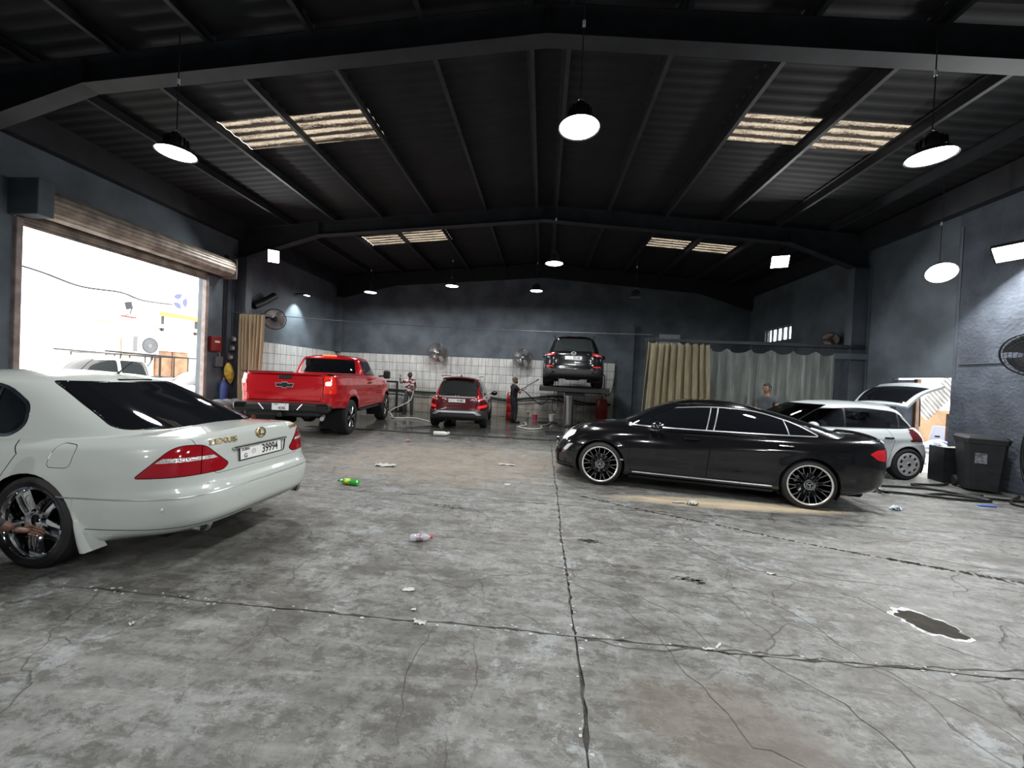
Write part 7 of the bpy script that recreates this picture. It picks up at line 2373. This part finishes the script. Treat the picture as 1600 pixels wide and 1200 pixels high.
# white double-cab pickup with ladder rack, parked outside
def yard_pickup():
    pt = mat('yard_white_paint', (0.75, 0.75, 0.74), 0.3, coat=1.0)
    c = Car('pickup_truck', (-12.9, 11.6, 0), math.radians(-90), 'white double cab pickup with a load rack parked outside the shutter', 'truck', pt)
    c.add_part('gap', M['gap'], -.008, name='shut_line')
    c.add_part('side_window', M['glass_grey'], -.002)
    c.add_part('windscreen', M['glass_grey'], 0)
    c.add_part('rear_window', M['glass_grey'], 0)
    WB, R, hw, ro, fx = 3.08, .37, .90, -1.25, 4.0
    tub = dict(xc=1.4, exps=(12, 8, 5, 4), w=[(0, .84), (.1, .89), (.6, hw), (.92, .88), (1, .83)], xr=[(0, ro + .03), (.5, ro), (1, ro + .03)], xf=[(0, fx - .1), (.4, fx), (.8, fx - .1), (1, fx - .3)],
        zb=[(ro, .5), (fx, .45)], zt=[(ro, 1.12), (1.0, 1.12), (2.8, 1.08), (fx, .92)], crown=[(ro, 0), (1, .0), (3, .06), (fx, .05)], hooks=[flare(0, R, .44, .02, .06), flare(WB, R, .44, .02, .06)])
    k = c.shell(tub, n=80, NS=22)
    gh = dict(xc=1.5, exps=(8, 5, 3.2, 3.2), bottom=False, w=[(0, .82), (.5, .76), (.9, .68), (1, .55)], xr=[(0, .45), (.5, .52), (.9, .62), (1, .85)], xf=[(0, 2.95), (.5, 2.5), (.9, 2.1), (1, 1.85)],
        zb=[(.4, 1.06), (3, 1.02)], zt=[(.5, 1.66), (1.5, 1.70), (2.2, 1.66)], crown=[(.4, .04), (2.5, .05)])
    g = c.shell(gh, n=70, NS=18)
    for x in (0, WB):
        for v in 'LR': c.hole(k, circle(x, R, .43, 24), v)
    for v in 'LR':
        c.cut(g, round_poly([(2.70, 1.12, .03), (2.15, 1.58, .1), (1.55, 1.60, .03), (1.55, 1.12, .03)], .05), v, 'side_window', .012)
        c.cut(g, round_poly([(1.43, 1.12, .03), (1.43, 1.60, .03), (.72, 1.58, .08), (.66, 1.14, .06)], .05), v, 'side_window', .012)
        c.seam(k, [(1.50, 1.12), (1.50, .5)], v); c.seam(k, [(2.62, 1.1), (2.6, .5)], v)
    c.cut(g, round_poly([(.66, 1.12), (.56, 1.62), (-.56, 1.62), (-.66, 1.12)], .04), 'F', 'windscreen', .01)
    c.cut(g, round_poly([(.66, 1.18), (.6, 1.58), (-.6, 1.58), (-.66, 1.18)], .04), 'B', 'rear_window', .01)
    c.hole(k, [(ro + .08, -.74), (ro + .08, .74), (.38, .74), (.38, -.74)], 'T')
    ib = MB(); x0, x1, z0, z1 = ro + .075, .385, .72, 1.12
    ib.add([(x0, -.745, z1), (x1, -.745, z1), (x1, .745, z1), (x0, .745, z1), (x0, -.73, z0), (x1, -.73, z0), (x1, .73, z0), (x0, .73, z0)], [(0, 1, 5, 4), (1, 2, 6, 5), (2, 3, 7, 6), (3, 0, 4, 7), (4, 5, 6, 7)])
    c.part('load_bed', ib, M['greybox'], smooth=False)
    rk = MB()
    for y in (-.8, .8):
        rk.tube([(ro + .1, y, 1.78), (1.9, y, 1.86)], .022, 6)
        for x in (ro + .15, -.6, -.1, .35): rk.tube([(x, y, 1.10), (x, y, 1.79)], .018, 6)
    for x in (ro + .15, -.1, .6, 1.5): rk.tube([(x, -.8, 1.80), (x, .8, 1.80)], .018, 6)
    for x in (.6, 1.5): rk.tube([(x, .78, 1.66), (x, .8, 1.82)], .018, 6); rk.tube([(x, -.78, 1.66), (x, -.8, 1.82)], .018, 6)
    c.part('load_rack', rk, M['steel'])
    for s in (1, -1):
        c.part('door_mirror', MB().box((2.5, s * 1.0, 1.20), (.10, .18, .2), b=.04), pt)
        for x in (0, WB):
            wheel(c, x, s * .77, R, .215, .24, 'dark', 'yard', spin=x)
            wheel_well(c, x, s * .85, .44, .36, R)
    c.part('underbody', MB().box((1.4, 0, .52), (4.6, 1.2, .16), b=.03), M['gap'])
    c.finish()
yard_pickup()
def yard_saloon(loc, head, label):
    pt = mat('yard_car_paint', (0.70, 0.70, 0.70), 0.3, coat=1.0)
    c = Car('saloon_car', loc, math.radians(head), label, 'car', pt)
    c.add_part('gap', M['gap'], -.008, name='shut_line')
    c.add_part('side_window', M['glass_grey'], -.002); c.add_part('windscreen', M['glass_grey'], 0); c.add_part('rear_window', M['glass_grey'], 0)
    tub = dict(xc=1.3, exps=(6, 4.2, 5, 4), w=[(0, .78), (.1, .87), (.6, .90), (.9, .86), (1, .78)], xr=[(0, -.95), (.2, -1.05), (.6, -1.03), (1, -.9)], xf=[(0, 3.5), (.3, 3.65), (.7, 3.55), (1, 3.2)],
        zb=[(-1, .25), (3.6, .22)], zt=[(-1, .97), (1.3, .93), (2.6, .88), (3.6, .68)], crown=[(-1, .05), (1.2, .04), (2.6, .08), (3.6, .05)], hooks=[])
    k = c.shell(tub, n=80, NS=20)
    gh = dict(xc=1.1, exps=(3.4, 3.3, 3, 3.2), bottom=False, w=[(0, .79), (.5, .70), (.9, .60), (1, .48)], xr=[(0, -.75), (.5, -.2), (.9, .25), (1, .6)], xf=[(0, 2.6), (.5, 2.2), (.9, 1.8), (1, 1.5)],
        zb=[(-.8, .94), (2.6, .9)], zt=[(.2, 1.35), (1, 1.40), (1.8, 1.36)], crown=[(-.8, .05), (2.5, .06)])
    g = c.shell(gh, n=70, NS=18)
    for x in (0, 2.7):
        for v in 'LR': c.hole(k, circle(x, .32, .36, 24), v)
    for v in 'LR':
        c.cut(g, round_poly([(2.35, .98, .03), (1.75, 1.30, .1), (.6, 1.32, .2), (.0, 1.05, .08), (.1, .98, .03)], .05), v, 'side_window', .012)
    c.cut(g, round_poly([(.62, 1.0), (.50, 1.36), (-.50, 1.36), (-.62, 1.0)], .04), 'F', 'windscreen', .01)
    c.cut(g, round_poly([(.60, 1.05), (.46, 1.36), (-.46, 1.36), (-.60, 1.05)], .04), 'B', 'rear_window', .01)
    for s in (1, -1):
        c.part('door_mirror', MB().sphere((2.05, s * .98, 1.0), (.08, .11, .07), 12, 8), pt)
        for x in (0, 2.7):
            wheel(c, x, s * .77, .32, .2, .2, 'dark', 'yardcar', spin=x)
            wheel_well(c, x, s * .85, .37, .36, .32)
    c.finish()
yard_saloon((-10.75, 12.9, 0), -90, 'white saloon parked close outside the shutter, next to the cream building')
yard_saloon((-15.6, 4.6, 0), 84, 'grey windowed white saloon parked at the far side of the yard')

# ================================================================== outside the side doorway
tag(MB().box((18, 9.5, -0.08), (19.4, 14, 0.1)).build('pavement', M['pave'], smooth=False), 'pale ground outside the side doorway', 'ground', kind='structure')
mb = MB(); rows = []
A0, A1 = Vector((11.0, 11.25, 2.02)), Vector((10.9, 12.0, 1.12))
LD = (A1 - A0); WD = Vector((-.1, -.6, -.5)).normalized()
for j in range(2):
    rows.append([tuple(A0 + LD * (i / 96) + WD * (.60 * (j - .5)) + Vector((.022 * math.sin(i / 96 * 2 * math.pi * 12), 0, 0))) for i in range(97)])
mb.grid(rows)
mb.grid([[(p[0] + .006, p[1], p[2]) for p in r[::-1]] for r in rows])
tag(mb.build('corrugated_sheet', mat('weathered_sheet', (0.45, 0.43, 0.41), 0.5, 0.2, var=0.25, vscale=3), angle=80), 'striped corrugated sheet sloping down outside the side doorway', 'sheet')
t = empty('timber_frame', (10.4, 10.35, 0), 0, 'rough timber stand propping the corrugated sheet', 'frame')
for dx, dy in ((-.9, -.6), (.8, -.6), (.8, .8), (-.9, .8)):
    MB().box((dx, dy, .62), (.08, .08, 1.24)).build('post', bpy.data.materials['brown_post'], t)
tag(MB().box((11.9, 11.8, .62), (.08, 2.6, 1.24)).build('plywood_board', mat('plywood', (0.42, 0.27, 0.16), 0.8, var=0.25, vscale=2)), 'tan plywood board standing behind the corrugated sheet', 'board')
t = empty('perforated_panel', (9.5, 9.75, 0), math.radians(20), 'pale plastic panel with dark slots leaning outside the side doorway', 'panel')
MB().box((0, 0, .72), (.05, .9, .50), Matrix.Rotation(.35, 4, 'Y'), b=.01).build('panel_sheet', mat('lilac_plastic', (0.52, 0.52, 0.60), 0.5), t)
for k in range(4):
    MB().box((-.03, -.3 + .2 * k, .70), (.012, .09, .035), Matrix.Rotation(.35, 4, 'Y')).build('slot', M['black'], t)
MB().box((.25, 0, .3), (.06, .8, .6)).build('panel_prop', M['greybox'], t)
for k in range(9):
    x, y = 8.75 + .32 * (k % 3) + rnd.uniform(-.05, .05), 9.05 + .16 * (k // 3) + rnd.uniform(-.03, .03)
    h0 = .08 + .12 * (k % 4)
    pts = smooth_path([(x, y, .04 + h0), (x + .2, y + .1, h0 + .10), (x + .1, y + .25, h0 + .16), (x - .15, y + .2, h0 + .05)], 5)
    tag(MB().tube(pts, [.045 + .01 * math.sin(i * 1.3 + k) for i in range(len(pts))], 7).build('plastic_bag', mat('bag_%d' % k, [(0.55, 0.60, 0.70), (0.25, 0.33, 0.55), (0.65, 0.66, 0.68)][k % 3], 0.4), angle=180),
        ['pale', 'blue', 'white'][k % 3] + ' crumpled plastic scrap in the heap outside the side doorway', 'scrap', 'scrap heap outside the side doorway')

# ================================================================== litter on the hall floor
t = empty('drink_bottle', (-2.66, 5.20, 0.045), math.radians(170), 'green plastic soft drink bottle lying on the concrete', 'bottle')
RY = Matrix.Rotation(math.pi / 2, 4, 'Y')
gm = mat('green_bottle', (0.03, 0.42, 0.04), 0.15, coat=1.0)
MB().lathe([(0, -.16), (.030, -.16), (.042, -.145), (.042, -.08), (.039, -.06), (.042, -.04), (.042, .05), (.036, .09), (.018, .125), (.014, .14), (.014, .15), (0, .15)], 24, RY).build('bottle_body', gm, t)
MB().lathe([(.0425, -.03), (.0425, .05)], 24, RY).build('bottle_label', mat('lime_label', (0.55, 0.62, 0.05), 0.4, var=0.5, vscale=25), t)
MB().lathe([(0, .175), (.015, .175), (.016, .145), (0, .145)], 16, RY).build('bottle_cap', mat('green_cap', (0.02, 0.25, 0.03), 0.4), t)
t = empty('water_bottle', (-1.10, 3.60, 0.034), math.radians(14), 'clear plastic water bottle with red cap lying on the concrete', 'bottle')
MB().lathe([(0, -.10), (.026, -.10), (.033, -.09), (.033, -.05), (.030, -.045), (.033, -.04), (.033, -.015), (.030, -.01), (.033, -.005), (.033, .04), (.026, .065), (.013, .08), (.012, .092), (0, .092)], 20, RY).build('bottle_body', mat('clear_plastic', (0.72, 0.74, 0.78), 0.12, alpha=0.55, coat=1.0), t)
MB().lathe([(.0335, -.04), (.0335, .02)], 20, RY).build('bottle_label', mat('pale_label', (0.65, 0.62, 0.66), 0.4, var=0.6, vscale=40, col2=(0.25, 0.12, 0.18)), t)
MB().lathe([(0, .112), (.014, .112), (.015, .09), (0, .09)], 14, RY).build('bottle_cap', mat('red_cap', (0.6, 0.03, 0.03), 0.4), t)
def scrap(loc, sx, sy, label, m, seed, h=.012, cat='paper', rz=0.0):
    r_ = random.Random(seed)
    rows = [[(sx * (u - .5) * (1 + .25 * r_.uniform(-1, 1)), sy * (v - .5) * (1 + .25 * r_.uniform(-1, 1)), .002 + h * r_.random()) for u in np.linspace(0, 1, 6)] for v in np.linspace(0, 1, 5)]
    mb = MB().grid(rows); mb.grid([[(p[0], p[1], max(.001, p[2] - .0012)) for p in r[::-1]] for r in rows])
    o = tag(mb.build('paper_scrap' if cat == 'paper' else 'plastic_scrap', m, angle=180), label, cat, 'litter on the concrete')
    o.location = loc; o.rotation_euler = (0, 0, rz)
scrap((-2.62, 6.40, 0), .32, .14, 'large crumpled pale wrapper on the sandy patch of floor', M['paper'], 1, .04)
scrap((-0.60, 7.05, 0), .26, .07, 'narrow strip of pale card on the sandy floor near the black saloon', M['paper'], 2, .02)
scrap((-0.45, 5.75, 0), .10, .06, 'small white card scrap ahead of the black saloon', M['paper'], 3, .01)
scrap((-0.92, 2.76, 0), .075, .04, 'folded white paper scrap between the water bottle and the floor joint', M['paper'], 4, .008, rz=.3)
scrap((-0.72, 2.40, 0), .075, .03, 'torn pale label stuck in the cross joint', M['paper'], 5, .012)
scrap((-0.80, 2.53, 0), .03, .02, 'tiny white chip of paper beside the cross joint', M['paper'], 6, .008)
scrap((-2.42, 2.13, 0), .03, .025, 'tiny white paper ball near the white saloon', M['paper'], 7, .016)
scrap((1.16, 2.46, 0), .07, .016, 'white cigarette end on the cross joint', M['paper'], 8, .008, rz=.8)
scrap((1.09, 2.42, 0), .06, .016, 'second cigarette end on the cross joint', M['paper'], 9, .008, rz=.2)
scrap((1.93, 5.42, 0), .16, .06, 'flattened tissue beside the black saloon', M['paper'], 10, .015)
scrap((2.10, 5.36, 0), .12, .10, 'crumpled white tissue beside the black saloon', M['paper'], 11, .06)
scrap((5.02, 5.80, 0), .16, .09, 'crushed clear plastic cup behind the black saloon', mat('crushed_plastic', (0.45, 0.52, 0.62), 0.2, coat=.5), 12, .07, 'plastic')
scrap((-3.10, 8.85, 0), .10, .08, 'small pink scrap on the damp floor near the maroon car', mat('pink_scrap', (0.65, 0.25, 0.28), 0.6), 13, .06, 'plastic')
scrap((2.06, 3.50, 0), .07, .03, 'small white plaster crumb patch on the cracked slab', M['paper'], 14, .012)
t = empty('milk_bottle', (-2.60, 9.98, 0.06), math.radians(6), 'white plastic bottle lying by the drain behind the maroon car', 'bottle')
MB().lathe([(0, -.22), (.05, -.22), (.06, -.20), (.06, .06), (.045, .12), (.022, .16), (.02, .19), (0, .19)], 20, RY).build('bottle_body', M['white'], t)
MB().box((.17, 0, .03), (.07, .05, .05), b=.01).build('spray_head', M['white'], t)
